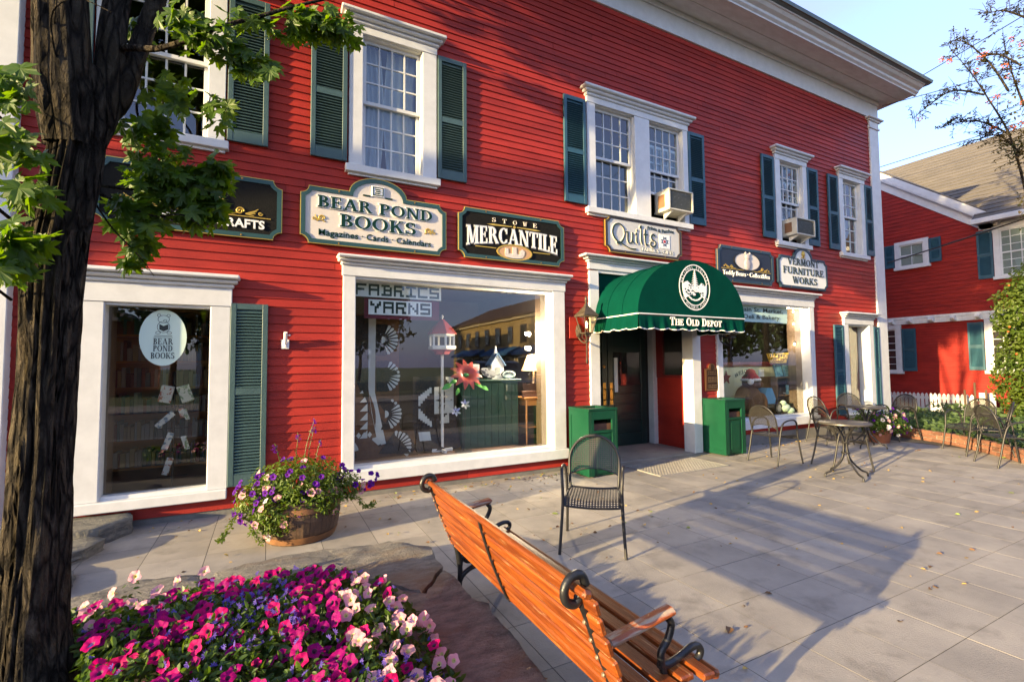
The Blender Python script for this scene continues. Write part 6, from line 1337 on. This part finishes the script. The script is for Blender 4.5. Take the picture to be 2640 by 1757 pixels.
b = B(); b.lathe([(.19, 1.77), (.20, 1.79), (.20, 1.82), (.17, 1.825)], c, 6, .5); b.lathe([(.17, 1.96), (.19, 1.985)], c, 6, .5)
for k in range(6): a = .5+k*pi/3; b.tube([(2.2+.17*cos(a), .55+.17*sin(a), 1.82), (2.2+.17*cos(a), .55+.17*sin(a), 1.97)], .018, 5)
b.build('house', BHW, BH); b = B(); b.lathe([(.10, 1.70), (.12, 1.74), (.18, 1.768)], c, 6, .5); b.build('bracket', MATS['birdhouse red roof'], BH)
b = B(); b.box(2.183, 2.217, .533, .567, .36, 1.72); b.box(2.05, 2.35, .53, .57, .335, .38, .004); b.box(2.18, 2.22, .40, .70, .332, .372, .004); b.lathe([(.0001, 2.27), (.018, 2.25), (.02, 2.225), (.008, 2.205)], c, 10); b.build('post', BHW, BH)
MF = thing('metal_flower', 'painted metal flower with red petals and green leaves on a wire stand', 'ornament', (2.47, .42, .33)); PR = mat('painted red petal', (.42, .03, .04), .35, (.55, .10, .05), 8)
for k in range(11):
    a = 2*pi*k/11; b = B(); b.T = Mx.Translation((2.50, .40, 1.40)) @ Mx.Rotation(rad(62), 4, 'X') @ Mx.Rotation(a, 4, 'Z') @ Mx.Rotation(.35, 4, 'X'); b.grid(lambda u, v: ((u-.5)*.085*sin(pi*(.15+.8*v)), .035+.20*v, .025*sin(pi*v)-.06*v*v), 4, 6); b.build('petal', PR, MF, 0)
b = B(); b.ell((2.50, .385, 1.405), (.045, .03, .03), 12, 6); b.build('flower_centre', mat('flower centre green', (.04, .35, .06), .4), MF, 0)
b = B()
for dx, dz, r in ((-.2, -.1, .11), (-.12, -.05, .08), (-.09, -.16, .08), (.16, -.10, .08), (.24, -.14, .09)):
    b.T = Mx.Translation((2.50+dx, .44, 1.38+dz)) @ Mx.Rotation(rad(65), 4, 'X') @ Mx.Rotation(math.atan2(dz, dx), 4, 'Z'); b.grid(lambda u, v: (v*r*1.5, (u-.5)*r*.7*sin(pi*(.08+.87*v)), .02*sin(pi*v)), 4, 6)
b.T = None; b.build('leaves', mat('painted leaf', (.10, .42, .05), .4), MF, 0)
b = B(); b.tube(catmull([(2.47, .42, .34), (2.47, .42, .9), (2.49, .42, 1.38)], 6), .005, 6); b.tube(catmull([(2.46, .42, .34), (2.43, .42, .7), (2.36, .42, .9)], 6), .004, 6); b.tube(catmull([(2.48, .42, .34), (2.50, .42, .7), (2.49, .42, .98)], 6), .004, 6); b.lathe([(.12, .332), (.12, .34), (.0001, .345)], (2.47, .42, 0), 20); b.build('stand', STEEL, MF, 60)
b = B()
for px, pz in ((2.35, .90), (2.49, .99)):
    for k in range(6):
        b.T = Mx.Translation((px, .41, pz)) @ Mx.Rotation(rad(70), 4, 'X') @ Mx.Rotation(k*pi/3, 4, 'Z'); b.grid(lambda u, v: ((u-.5)*.035*sin(pi*(.1+.85*v)), .01+.065*v, .02*v), 2, 4)
b.T = None; b.build('small_blossoms', mat('painted lilac', (.30, .33, .62), .4, (.6, .62, .4), 14), MF, 0)
CB = thing('display_cabinet', 'dark green panelled cabinet in the right half of the shop window', 'cabinet', (2.97, .75, .33)); CG = mat('cabinet green', (.010, .055, .035), .5, (.008, .045, .03), 5)
B().box(2.50, 3.42, .55, .95, .33, 1.295, .006).build('body', CG, CB); B().box(2.46, 3.46, .51, .97, 1.2955, 1.33, .006).build('top', CG, CB)
for k in range(8): B().box(2.515+.113*k, 2.62+.113*k, .541, .5495, .36, 1.27, .003).build('plank', CG, CB)
tag(B().box(2.54, 2.80, .60, .615, 1.331, 1.56, .01).build('cow_plaque', mat('plaque white', (.68, .68, .64), .5, (.05, .05, .05), 4.3, lo=.60, hi=.62)), 'small white plaque with dark animal shape on the green cabinet', 'plaque')
o = B(); o.T = Mx.Translation((2.93, .58, 1.43)) @ Mx.Rotation(rad(20), 4, 'Y'); o.prism(ellp(0, 0, .13, .065), -.012, .012); tag(o.build('oval_plaque', mat('oval plaque', (.45, .46, .44), .5, (.04, .04, .05), 5, lo=.48, hi=.5)), 'tilted oval plaque with dark rim between the plaque and the white birdhouse', 'plaque')
CHb = thing('church_birdhouse', 'tall white birdhouse with blue pitched roof on the green cabinet', 'birdhouse', (3.10, .68, 1.33))
b = B(); b.prism([(3.0, 1.331), (3.20, 1.331), (3.20, 1.58), (3.10, 1.72), (3.0, 1.58)], .60, .76); b.prism([(3.075, 1.70), (3.125, 1.70), (3.10, 1.84)], .66, .70); b.build('house', BHW, CHb)
b = B()
for s in (-1, 1): b.prism([(3.10, 1.735), (3.10+s*.135, 1.545), (3.10+s*.125, 1.53), (3.10, 1.715)], .585, .775)
b.build('roof', mat('birdhouse blue roof', (.06, .13, .24), .5), CHb); b = B(); b.box(3.06, 3.14, .596, .5995, 1.40, 1.50); [b.box(3.055, 3.145, .594, .5955, 1.41+.03*k, 1.42+.03*k) for k in range(4)]; b.build('door', mat('door grey', (.35, .38, .36), .5), CHb)
WP = thing('welcome_plaque', 'small oval plaque lettered WELCOME on the green cabinet', 'plaque', (3.27, .57, 1.33)); B().prism(ellp(3.27, 1.40, .125, .068), .565, .58).build('board', BLK, WP); B().prism(ellp(3.27, 1.40, .112, .056), .5645, .556).build('face', mat('plaque aqua', (.25, .42, .45), .5, (.6, .65, .6), 30), WP); lettering('WELCOME', 3.19, 3.35, 1.415, .028, .555, BLK, WP, bold=.03, depth=.002, base=lambda u: -.03*(2*u-1)**2)
TB = thing('side_table', 'small pine table in the right corner of the shop window', 'table', (3.70, .6, .33)); PINE = mat('pine', (.42, .19, .055), .5, (.34, .14, .04), 5, (1, 1, 6))
B().box(3.46, 3.95, .42, .80, 1.02, 1.05, .005).build('tabletop', PINE, TB); b = B(); b.box(3.50, 3.91, .45, .47, .92, 1.0195); b.box(3.50, 3.52, .47, .76, .92, 1.0195); b.build('apron', PINE, TB)
for x in (3.515, 3.895):
    for q in (.465, .755): b = B(); b.tube([(x, q, .332), (x, q, 1.02)], [.012, .022], 4); b.build('leg', PINE, TB)
B().box(3.52, 3.89, .47, .75, .58, .60).build('shelf', PINE, TB)
LP = thing('table_lamp', 'table lamp with cream shade on the pine table', 'lamp', (3.74, .62, 1.05)); b = B(); b.lathe([(.095, 1.70), (.20, 1.45)], (3.74, .62, 0), 28); b.f = b.f[:28]; b.m = b.m[:28]; b.build('shade', leafmat('lamp shade cloth', (.62, .48, .33), (.60, .47, .33), .5, 3), LP, 0)
b = B(); b.lathe([(.06, 1.051), (.06, 1.07), (.02, 1.10), (.035, 1.2), (.018, 1.34), (.012, 1.50)], (3.74, .62, 0), 16); b.build('base', mat('lamp base', (.35, .28, .2), .4), LP, 40)
CT = thing('cat_figure', 'dark metal cat silhouette on a small wooden sign block', 'ornament', (3.62, .46, 1.05)); b = B(); b.prism([(3.47, 1.145), (3.80, 1.145), (3.81, 1.20), (3.74, 1.255), (3.60, 1.26), (3.52, 1.24), (3.50, 1.28), (3.485, 1.245), (3.455, 1.28), (3.45, 1.22)], .455, .462); b.tube(catmull([(3.80, .458, 1.20), (3.87, .458, 1.22), (3.88, .458, 1.30), (3.84, .458, 1.32)], 5), .008, 6); b.build('silhouette', mat('rust iron', (.05, .02, .012), .6), CT); B().box(3.44, 3.82, .44, .48, 1.051, 1.145, .004).build('sign_block', mat('block brown', (.14, .06, .035), .6), CT)
for x, z, lab in ((3.62, 2.03, 'upper small lit spotlight bulb at the right of the shop window'), (3.62, 1.80, 'lower small lit spotlight bulb at the right of the shop window')):
    T_ = thing('spot_lamp', lab, 'lamp', (x, .60, z), group='display spotlights'); b = B(); b.ell((x-.02, .59, z), (.028, .028, .028), 12, 8); b.build('bulb', BULB, T_, 0); lampl(T_, (3.60, .48, z), 26); b = B(); b.T = Mx.Translation((x+.03, .61, z)) @ Mx.Rotation(rad(-80), 4, 'Y'); b.lathe([(.035, -.02), (.04, .0), (.02, .07), (.0001, .08)], n=14); b.build('holder', SWHITE, T_, 40)
# ---------------------------------------------------------------- book window: oval decal, rack, shelves
DC = thing('window_decal', 'pale oval window decal reading BEAR POND BOOKS', 'decal', (-.965, .06, 1.57)); y = .064
DEC = mat('decal pale green', (.52, .66, .60), .6); LK = mat('decal ink', (.012, .02, .02), .6); B().prism(ellp(-.965, 1.855, .20, .288, 48), y, y+.002).build('oval', DEC, DC)
for s, z, hw in (('BEAR', 1.785, .082), ('POND', 1.715, .082), ('BOOKS', 1.64, .10)): lettering(s, -.965-hw, -.965+hw, z, .062, y-.0005, LK, DC, True, depth=.001, t=.2)
b = B()
def oval(x, z, rx, rz, t=.004): b.ring(ellp(x, z, rx, rz, 20), ellp(x, z, rx-t, rz-t, 20), y-.0005, y-.0015-len(b.v)*1e-7)
for q in ((-.965, 2.045, .05, .042), (-1.005, 2.085, .016, .016), (-.925, 2.083, .016, .016), (-.965, 1.965, .055, .06), (-.952, 2.03, .016, .012)): oval(*q)
oval(-1.01, 1.905, .022, .015); oval(-.915, 1.905, .022, .015); b.box(-1.04, -.89, y-.0016, y-.0004, 1.872, 1.877); b.box(-1.045, -.885, y-.0016, y-.0004, 1.855, 1.859)
b.prism([(-1.0, 1.995), (-.965, 1.975), (-.925, 1.995), (-.925, 1.94), (-.965, 1.92), (-1.0, 1.94)], y-.0005, y-.0017); b.build('bear_drawing', LK, DC)
RK = thing('book_rack', 'black revolving rack with white books inside the book window', 'rack', (-.92, .5, .2)); b = B(); b.tube([(-.92, .5, .2), (-.92, .5, 1.5)], .012, 8); b.lathe([(.16, .2), (.16, .215), (.0001, .22)], (-.92, .5, 0), 20)
for z in (1.12, .88, .62, .36): b.tube([(-1.06, .5, z), (-.78, .5, z)], .004, 5); b.tube([(-.92, .36, z), (-.92, .64, z)], .004, 5)
b.build('frame', BLK, RK, 60)
[mat('book %d' % k, (.42, .46, .48), .5, c_, 26, lo=.52, hi=.56) for k, c_ in enumerate(((.06, .12, .2), (.25, .08, .05), (.12, .2, .14)))]
for x, z, a, w_, h in ((-.985, 1.26, .25, .12, .19), (-.81, 1.26, -.3, .12, .19), (-.99, .98, .8, .06, .22), (-.84, 1.05, -.2, .05, .10), (-.80, 1.03, -.3, .04, .12), (-.96, .75, .35, .06, .2), (-.955, .48, .3, .06, .2), (-.80, .72, -.25, .05, .16)):
    b = B(); b.T = Mx.Translation((x, .44, z)) @ Mx.Rotation(a, 4, 'Y') @ Mx.Rotation(.25, 4, 'X'); b.box(-w_/2, w_/2, -.012, .012, -h/2, h/2, .003); b.build('book', MATS['book %d' % (len(RK.children) % 3)], RK)
SHL = thing('book_shelf', 'tall dark bookshelf of books inside the bookshop', 'bookshelf', (-.9, 1.9, .2)); b = B()
for k in range(7): b.box(-2.0, .1, 1.75, 2.05, .25+.34*k, .275+.34*k)
b.box(-2.0, .1, 2.05, 2.07, .2, 2.5); b.build('shelf', PINE, SHL); b = B()
for k in range(6):
    x = -1.98
    while x < .05: w_ = R.uniform(.02, .06); b.mi = R.randrange(4); b.box(x, x+w_*.9, 1.78, 2.0, .2755+.34*k, .275+.34*k+R.uniform(.16, .27)); x += w_
tag(b.build('books', [mat('book a', (.3, .32, .3), .6), mat('book b', (.15, .05, .04), .6), mat('book c', (.05, .12, .14), .6), mat('book d', (.35, .28, .15), .6)], SHL), kind='stuff')
# ---------------------------------------------------------------- market window
BN2 = thing('market_banner', 'pale aqua banner reading Main St. Market, Deli & Bakery', 'banner', (8.6, .10, 2.30)); y = .095
B().grid(lambda u, v: (lerp(7.42, 9.42, u), y+.006*sin(u*15+v*3), lerp(2.335, 2.655, v)), 24, 4).build('sheet', mat('banner aqua', (.42, .60, .58), .6), BN2, 0)
lettering('Main St. Market,', 7.93, 9.28, 2.535, .085, y-.008, LDARK, BN2, bold=.006, depth=.001); lettering('Deli & Bakery', 8.08, 9.16, 2.40, .085, y-.008, LDARK, BN2, bold=.006, depth=.001)
tag(B().box(7.1, 10.7, .17, 1.6, .36, .455, .004).build('display_ledge', WOODF), 'brown display ledge behind the market window', 'ledge')
PT = thing('display_partition', 'cream half-height partition with red top rail and WELCOME lettering in the market window', 'partition', (9.0, .84, .46)); B().box(7.6, 10.05, .82, .86, .456, 1.46).build('panel', mat('pale cream board', (.55, .58, .38), .7), PT); B().box(7.6, 10.05, .80, .88, 1.46, 1.56, .005).build('top_rail', mat('maroon rail', (.10, .012, .014), .5), PT)
lettering('WELCOME', 8.72, 9.42, 1.22, .085, .819, LDARK, PT, True, depth=.003, base=lambda u: .10*(1-(2*u-1)**2))
B().box(9.48, 9.66, .812, .8195, 1.0, 1.40).build('notice', PAPER, PT)
ST = [(8.42+(.15 if k % 2 == 0 else .062)*cos(rad(90+36*k)), 1.24+(.15 if k % 2 == 0 else .062)*sin(rad(90+36*k))) for k in range(10)]
tag(B().prism(ST, .785, .80).build('barn_star', mat('dark red tin', (.16, .012, .018), .5)), 'dark red tin star hanging on the cream partition', 'star')
PB = thing('plush_bear', 'large brown plush bear wearing a red and white hat in the market window', 'plush toy', (8.62, .48, .456)); FUR = mat('brown plush', (.14, .062, .022), .95, (.09, .04, .014), 40, bump=1., bs=90)
b = B(); b.ell((8.66, .48, .78), (.30, .24, .34), 20, 12); b.ell((8.74, .46, 1.14), (.185, .17, .17), 18, 12); b.ell((8.87, .40, 1.10), (.09, .10, .075), 12, 8); b.ell((8.60, .48, 1.27), (.05, .04, .05), 10, 6); b.ell((8.88, .50, 1.27), (.05, .04, .05), 10, 6); b.ell((8.90, .36, .72), (.11, .12, .22), 12, 8); b.ell((8.46, .34, .70), (.11, .12, .22), 12, 8); b.ell((8.88, .30, .54), (.16, .14, .09), 12, 8); b.ell((8.5, .28, .54), (.16, .14, .09), 12, 8); b.build('body', FUR, PB, 0)
b = B(); b.lathe([(.175, 1.19), (.165, 1.25), (.10, 1.32), (.0001, 1.35)], (8.73, .46, 0), 18); b.tube(catmull([(8.70, .44, 1.33), (8.60, .36, 1.30), (8.53, .32, 1.20)], 6), [.10-.006*i for i in range(13)], 10); b.build('hat', mat('hat red', (.40, .015, .02), .9), PB, 40); b = B(); b.ell((8.52, .31, 1.17), (.06, .06, .06), 12, 8); b.lathe([(.18, 1.18), (.20, 1.20), (.18, 1.23)], (8.73, .46, 0), 20); b.build('hat_trim', mat('hat white', (.72, .70, .68), .95, bump=1., bs=60), PB, 0)
CR = thing('wooden_crate', 'upright open wooden crate used as shelves in the market window', 'crate', (9.97, .6, .456)); CW = mat('crate wood', (.22, .12, .05), .8, (.15, .08, .035), 8, (6, 6, 1))
b = B(); b.box(9.50, 9.53, .42, .80, .456, 1.24); b.box(10.40, 10.43, .42, .80, .456, 1.24); b.box(9.53, 10.40, .42, .80, 1.215, 1.24); b.box(9.53, 10.40, .42, .80, .84, .86); b.box(9.53, 10.40, .42, .80, .456, .476); b.box(9.53, 10.40, .79, .80, .476, 1.215); b.build('frame', CW, CR)
for x, z, w_, h, m, l in ((9.60, 1.241, .25, .27, mat('blue cover', (.02, .10, .18), .4, (.15, .35, .40), 14), 'dark blue picture book propped on the crate, left of two'), (9.90, 1.241, .25, .25, mat('cyan cover', (.05, .24, .30), .4, (.3, .5, .5), 16), 'light blue picture book propped on the crate, right of two')):
    b = B(); b.T = Mx.Translation((x+w_/2, .50, z)) @ Mx.Rotation(rad(-14), 4, 'X'); b.box(-w_/2, w_/2, -.012, .012, 0, h, .003); tag(b.build('picture_book', m), l, 'book')
for x, z, w_, h, d, m, l in ((9.88, .861, .16, .20, .03, MATS['cyan cover'], 'aqua box on the crate shelf'), (10.05, .861, .26, .03, .2, SWHITE, 'flat white stack of papers on the crate shelf'), (10.08, .477, .20, .13, .12, SWHITE, 'white carton in the bottom of the crate'), (9.86, .477, .12, .16, .1, MATS['blue cover'], 'blue jar box in the bottom of the crate')): tag(B().box(x, x+w_, .45, .45+d, z, z+h, .004).build('carton', m), l, 'box')
BK = thing('fruit_basket', 'yellow wire basket of bananas hanging above the crate', 'basket', (9.68, .5, 1.53)); b = B(); YB_ = mat('basket yellow', (.62, .42, .03), .5)
for k in range(22):
    a = 2*pi*k/22; b.tube([(9.68+.20*cos(a), .5+.13*sin(a), 1.54), (9.68+.27*cos(a), .5+.17*sin(a), 1.73)], .008, 4)
for r, z in ((.20, 1.54), (.235, 1.63), (.27, 1.73)): b.tube([(9.68+r*cos(2*pi*k/30), .5+r*.64*sin(2*pi*k/30), z) for k in range(31)], .009, 5)
b.build('wires', YB_, BK, 60); b = B(); [b.ell((9.68+R.uniform(-.15, .15), .5+R.uniform(-.08, .08), 1.62+R.uniform(-.04, .05)), (.09, .03, .03), 8, 6) for _ in range(12)]; tag(b.build('bananas', mat('banana', (.60, .40, .03), .5), BK, 0), kind='stuff')
CA = thing('toy_cart', 'small black and blue toy pushcart with silver wheels beside the plush bear', 'toy cart', (9.1, .42, .456)); b = B(); b.prism([(8.95, .70), (9.32, .66), (9.36, .80), (9.25, 1.02), (9.10, 1.03), (9.02, .85)], .36, .58); b.build('seat', mat('cart blue', (.08, .28, .45), .6), CA)
for x, z in ((8.86, .58), (9.42, .60)):
    b = B(); b.T = Mx.Translation((x, .34, z)) @ Mx.Rotation(rad(90), 4, 'X'); b.lathe([(.075, -.02), (.115, -.02), (.12, 0), (.115, .02), (.075, .02), (.075, -.02)], n=24); b.build('tyre', BLK, CA, 40); b = B(); b.T = Mx.Translation((x, .34, z)) @ Mx.Rotation(rad(90), 4, 'X'); b.lathe([(.074, -.012), (.074, .012), (.02, .02), (.0001, .02)], n=16); b.build('rim', MTL, CA, 40)
b = B(); b.box(8.84, 9.44, .34, .60, .62, .70, .01); b.tube([(9.42, .38, .7), (9.55, .38, 1.0)], .01, 6); b.tube([(9.42, .56, .7), (9.55, .56, 1.0)], .01, 6); b.build('chassis', BLK, CA)
TO = thing('stuffed_toy', 'small white and green stuffed toy lying by the crate', 'plush toy', (9.66, .33, .456)); b = B(); b.ell((9.62, .33, .60), (.13, .08, .09), 12, 8); b.ell((9.74, .30, .54), (.10, .07, .07), 12, 8); b.ell((9.55, .33, .70), (.07, .06, .06), 10, 6); b.build('body', mat('toy white', (.6, .66, .6), .9, (.3, .5, .3), 9), TO, 0)
for k, z in enumerate((2.62, 2.36, 1.93)):
    T_ = thing('string_bulb', ('topmost', 'middle', 'lowest')[k]+' lit bulb of the string at the right jamb of the market window', 'bulb', (10.0, .3, z), group='string of lit bulbs'); b = B(); b.ell((9.90, .26, z), (.022, .022, .028), 10, 8); b.build('glass', BULB, T_, 0); lampl(T_, (9.75, .28, z), 3); b = B(); b.tube([(9.90, .26, z+.025), (9.90, .26, z+.06)], .012, 8); b.build('socket', LDARK, T_)
NS = thing('shelf_unit', 'pine shelves with jars inside the narrow window', 'shelves', (12.2, .9, .4)); b = B()
for z in (.62, .95, 1.28, 1.62, 1.95): b.box(11.4, 13.0, .75, 1.05, z, z+.03)
b.box(12.85, 12.9, .75, 1.05, .4, 2.3); b.build('shelf', PINE, NS); b = B()
for z in (.65, .98, 1.31, 1.65): [b.lathe([(.04, 0), (.04, .12), (.025, .14), (.0001, .14)], (11.5+.13*k, .88, z), 10) for k in range(10)]
tag(b.build('jars', mat('jar', (.3, .25, .2), .3, (.5, .48, .4), 6), NS, 40), kind='stuff')
# ---------------------------------------------------------------- across the street (seen in the glass)
YB = thing('yellow_building', 'long two-storey yellow building across the street with blue awnings', 'building', (20, -36, 0)); YEL = mat('yellow stucco', (.42, .29, .11), .8, (.36, .25, .10), 2)
B().box(20, 30, -48, -24, -.1, 6.0).build('wall', YEL, YB); B().prism([(19.5, 6.0), (25, 8.4), (30.5, 6.0), (30.5, 5.85), (19.5, 5.85)], -48.5, -23.5, 'y').build('roof', mat('brown roof', (.10, .06, .045), .9), YB); B().box(19.7, 20, -48, -24, 5.6, 5.849).build('cornice', mat('cream cornice', (.5, .4, .25), .7), YB)
for k in range(9):
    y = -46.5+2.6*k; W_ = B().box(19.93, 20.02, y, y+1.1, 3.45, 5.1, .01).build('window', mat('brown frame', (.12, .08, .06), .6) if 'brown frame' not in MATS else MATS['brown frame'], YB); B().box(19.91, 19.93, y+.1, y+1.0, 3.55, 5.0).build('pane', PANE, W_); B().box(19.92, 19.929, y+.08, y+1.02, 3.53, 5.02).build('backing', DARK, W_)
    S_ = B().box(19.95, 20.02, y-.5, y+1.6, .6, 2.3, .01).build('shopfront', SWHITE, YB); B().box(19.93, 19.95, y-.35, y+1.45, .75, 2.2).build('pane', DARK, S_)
for y0, y1 in ((-45, -39), (-37, -31), (-30, -26)): B().prism([(20, 3.2), (18.6, 2.6), (18.6, 2.4), (20, 2.9)], y0, y1, 'y').build('awning', mat('blue awning', (.03, .14, .35), .7) if 'blue awning' not in MATS else MATS['blue awning'], YB)
BR_ = thing('brick_building', 'red brick house with low hip roof across the street to the left', 'house', (-11, -34, 0)); B().box(-17, -7.6, -40, -30, -.1, 4.3).build('wall', mat('far brick', (.22, .07, .045), .9), BR_); b = B(); b.add([(-18, -41, 4.3), (-6.8, -41, 4.3), (-6.8, -29.2, 4.3), (-18, -29.2, 4.3), (-14, -35, 6.2), (-10.5, -35, 6.2)], [(0, 1, 5, 4), (1, 2, 5), (2, 3, 4, 5), (3, 0, 4), (0, 3, 2, 1)]); b.build('roof', SHING, BR_)
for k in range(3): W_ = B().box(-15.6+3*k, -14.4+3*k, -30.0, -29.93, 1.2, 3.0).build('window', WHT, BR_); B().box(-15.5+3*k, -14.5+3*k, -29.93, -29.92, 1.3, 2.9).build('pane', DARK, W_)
WB = thing('white_house', 'white gabled house across the street behind the trees', 'house', (-1, -40, 0)); B().box(-5, 4, -46, -38, -.1, 5).build('wall', SWHITE, WB); B().prism([(-5.5, 5), (-.5, 8.5), (4.5, 5)], -46.5, -37.5, 'y').build('roof', SHING, WB)
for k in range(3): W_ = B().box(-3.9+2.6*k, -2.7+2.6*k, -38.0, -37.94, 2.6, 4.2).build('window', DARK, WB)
for i, (x, y, h, r) in enumerate(((1.5, -22, 8.5, 3.0), (5.6, -23.5, 8.0, 2.5), (4, -31, 9.0, 3.0), (-4.5, -24, 9.0, 3.0), (9, -49, 9, 3), (25.5, -17, 9, 3.2), (-13, -24, 8, 2.6), (33, -12, 10, 3.5), (21.5, -8.8, 6, 2.4), (25, -13.5, 7, 2.8), (29, -9.5, 7.5, 3))):
    T_ = thing('street_tree', ('round tree across the street opposite the book window', 'tree across the street left of the yellow building', 'tall tree behind the round tree across the street', 'tree in front of the white house across the street', 'tree far behind the white house across the street', 'tree on the near side of the yellow building', 'tree in front of the brick house across the street', 'large tree far down the street to the right', 'small tree past the parked pickup truck', 'tree behind the parked pickup truck down the street', 'tree near the far end of the street to the right')[i], 'tree', (x, y, 0), group='trees across the street')
    b = B(); b.tube(catmull([(x, y, -.1), (x+.1, y, 2), (x, y, h*.7)], 5), [.22-.015*k for k in range(11)], 9); b.build('trunk', BARK, T_, 60); b = B()
    for k in range(9): d = rdir()*.6; clumpy(b, (x+d.x*r, y+d.y*r, h*.62+d.z*h*.3), (r*.55, r*.55, h*.2), 330, .34, .3, i*3+k, .6, .8)
    b.build('crown', FOL2, T_, recalc=False)
PU = thing('pickup_truck', 'dark green pickup truck parked nose-in at the kerb', 'truck', (7.6, -9.9, -.125)); CARP = mat('dark green car paint', (.006, .028, .024), .25, coat=.8)
def car_sec(z0, P): return [(p[0], p[1]+z0) for p in P]
b = B(); prof = [(-7.5, .45), (-7.46, .62), (-7.55, .95), (-7.75, 1.02), (-9.0, 1.10), (-9.75, 1.62), (-10.0, 1.68), (-11.0, 1.66), (-11.15, 1.60), (-11.2, 1.12), (-12.9, 1.10), (-12.95, .5), (-12.6, .38), (-7.7, .36)]
b.prism(prof, 6.72, 8.5, 'x'); PUb = b.build('body', CARP, PU)
b = B(); b.add([(6.84, -9.06, 1.125), (8.38, -9.06, 1.125), (8.30, -9.73, 1.62), (6.92, -9.73, 1.62)], [(0, 1, 2, 3)]); b.build('windscreen', BLK, PU); b = B(); b.box(6.71, 6.722, -11.05, -9.35, 1.18, 1.55); b.box(8.498, 8.51, -11.05, -9.35, 1.18, 1.55); b.build('side_windows', BLK, PU)
b = B(); b.box(6.75, 8.47, -7.50, -7.36, .42, .56, .02); b.build('bumper', MTL, PU); b = B(); b.box(7.15, 8.07, -7.49, -7.45, .66, .92, .01); [b.box(7.15, 8.07, -7.44, -7.43, .68+.05*k, .70+.05*k) for k in range(5)]; b.build('grille', MTL, PU)
for x in (6.80, 8.14): B().box(x, x+.28, -7.50, -7.43, .68, .90, .02).build('headlight', mat('headlight', (.6, .6, .62), .15) if 'headlight' not in MATS else MATS['headlight'], PU)
for x in (6.70, 8.32):
    for y in (-8.35, -11.9): b = B(); b.T = Mx.Translation((x+.1, y, .23)) @ Mx.Rotation(rad(90), 4, 'Y'); b.lathe([(.18, -.11), (.34, -.10), (.36, 0), (.34, .10), (.18, .11)], n=26); b.build('tyre', BLK, PU, 40)
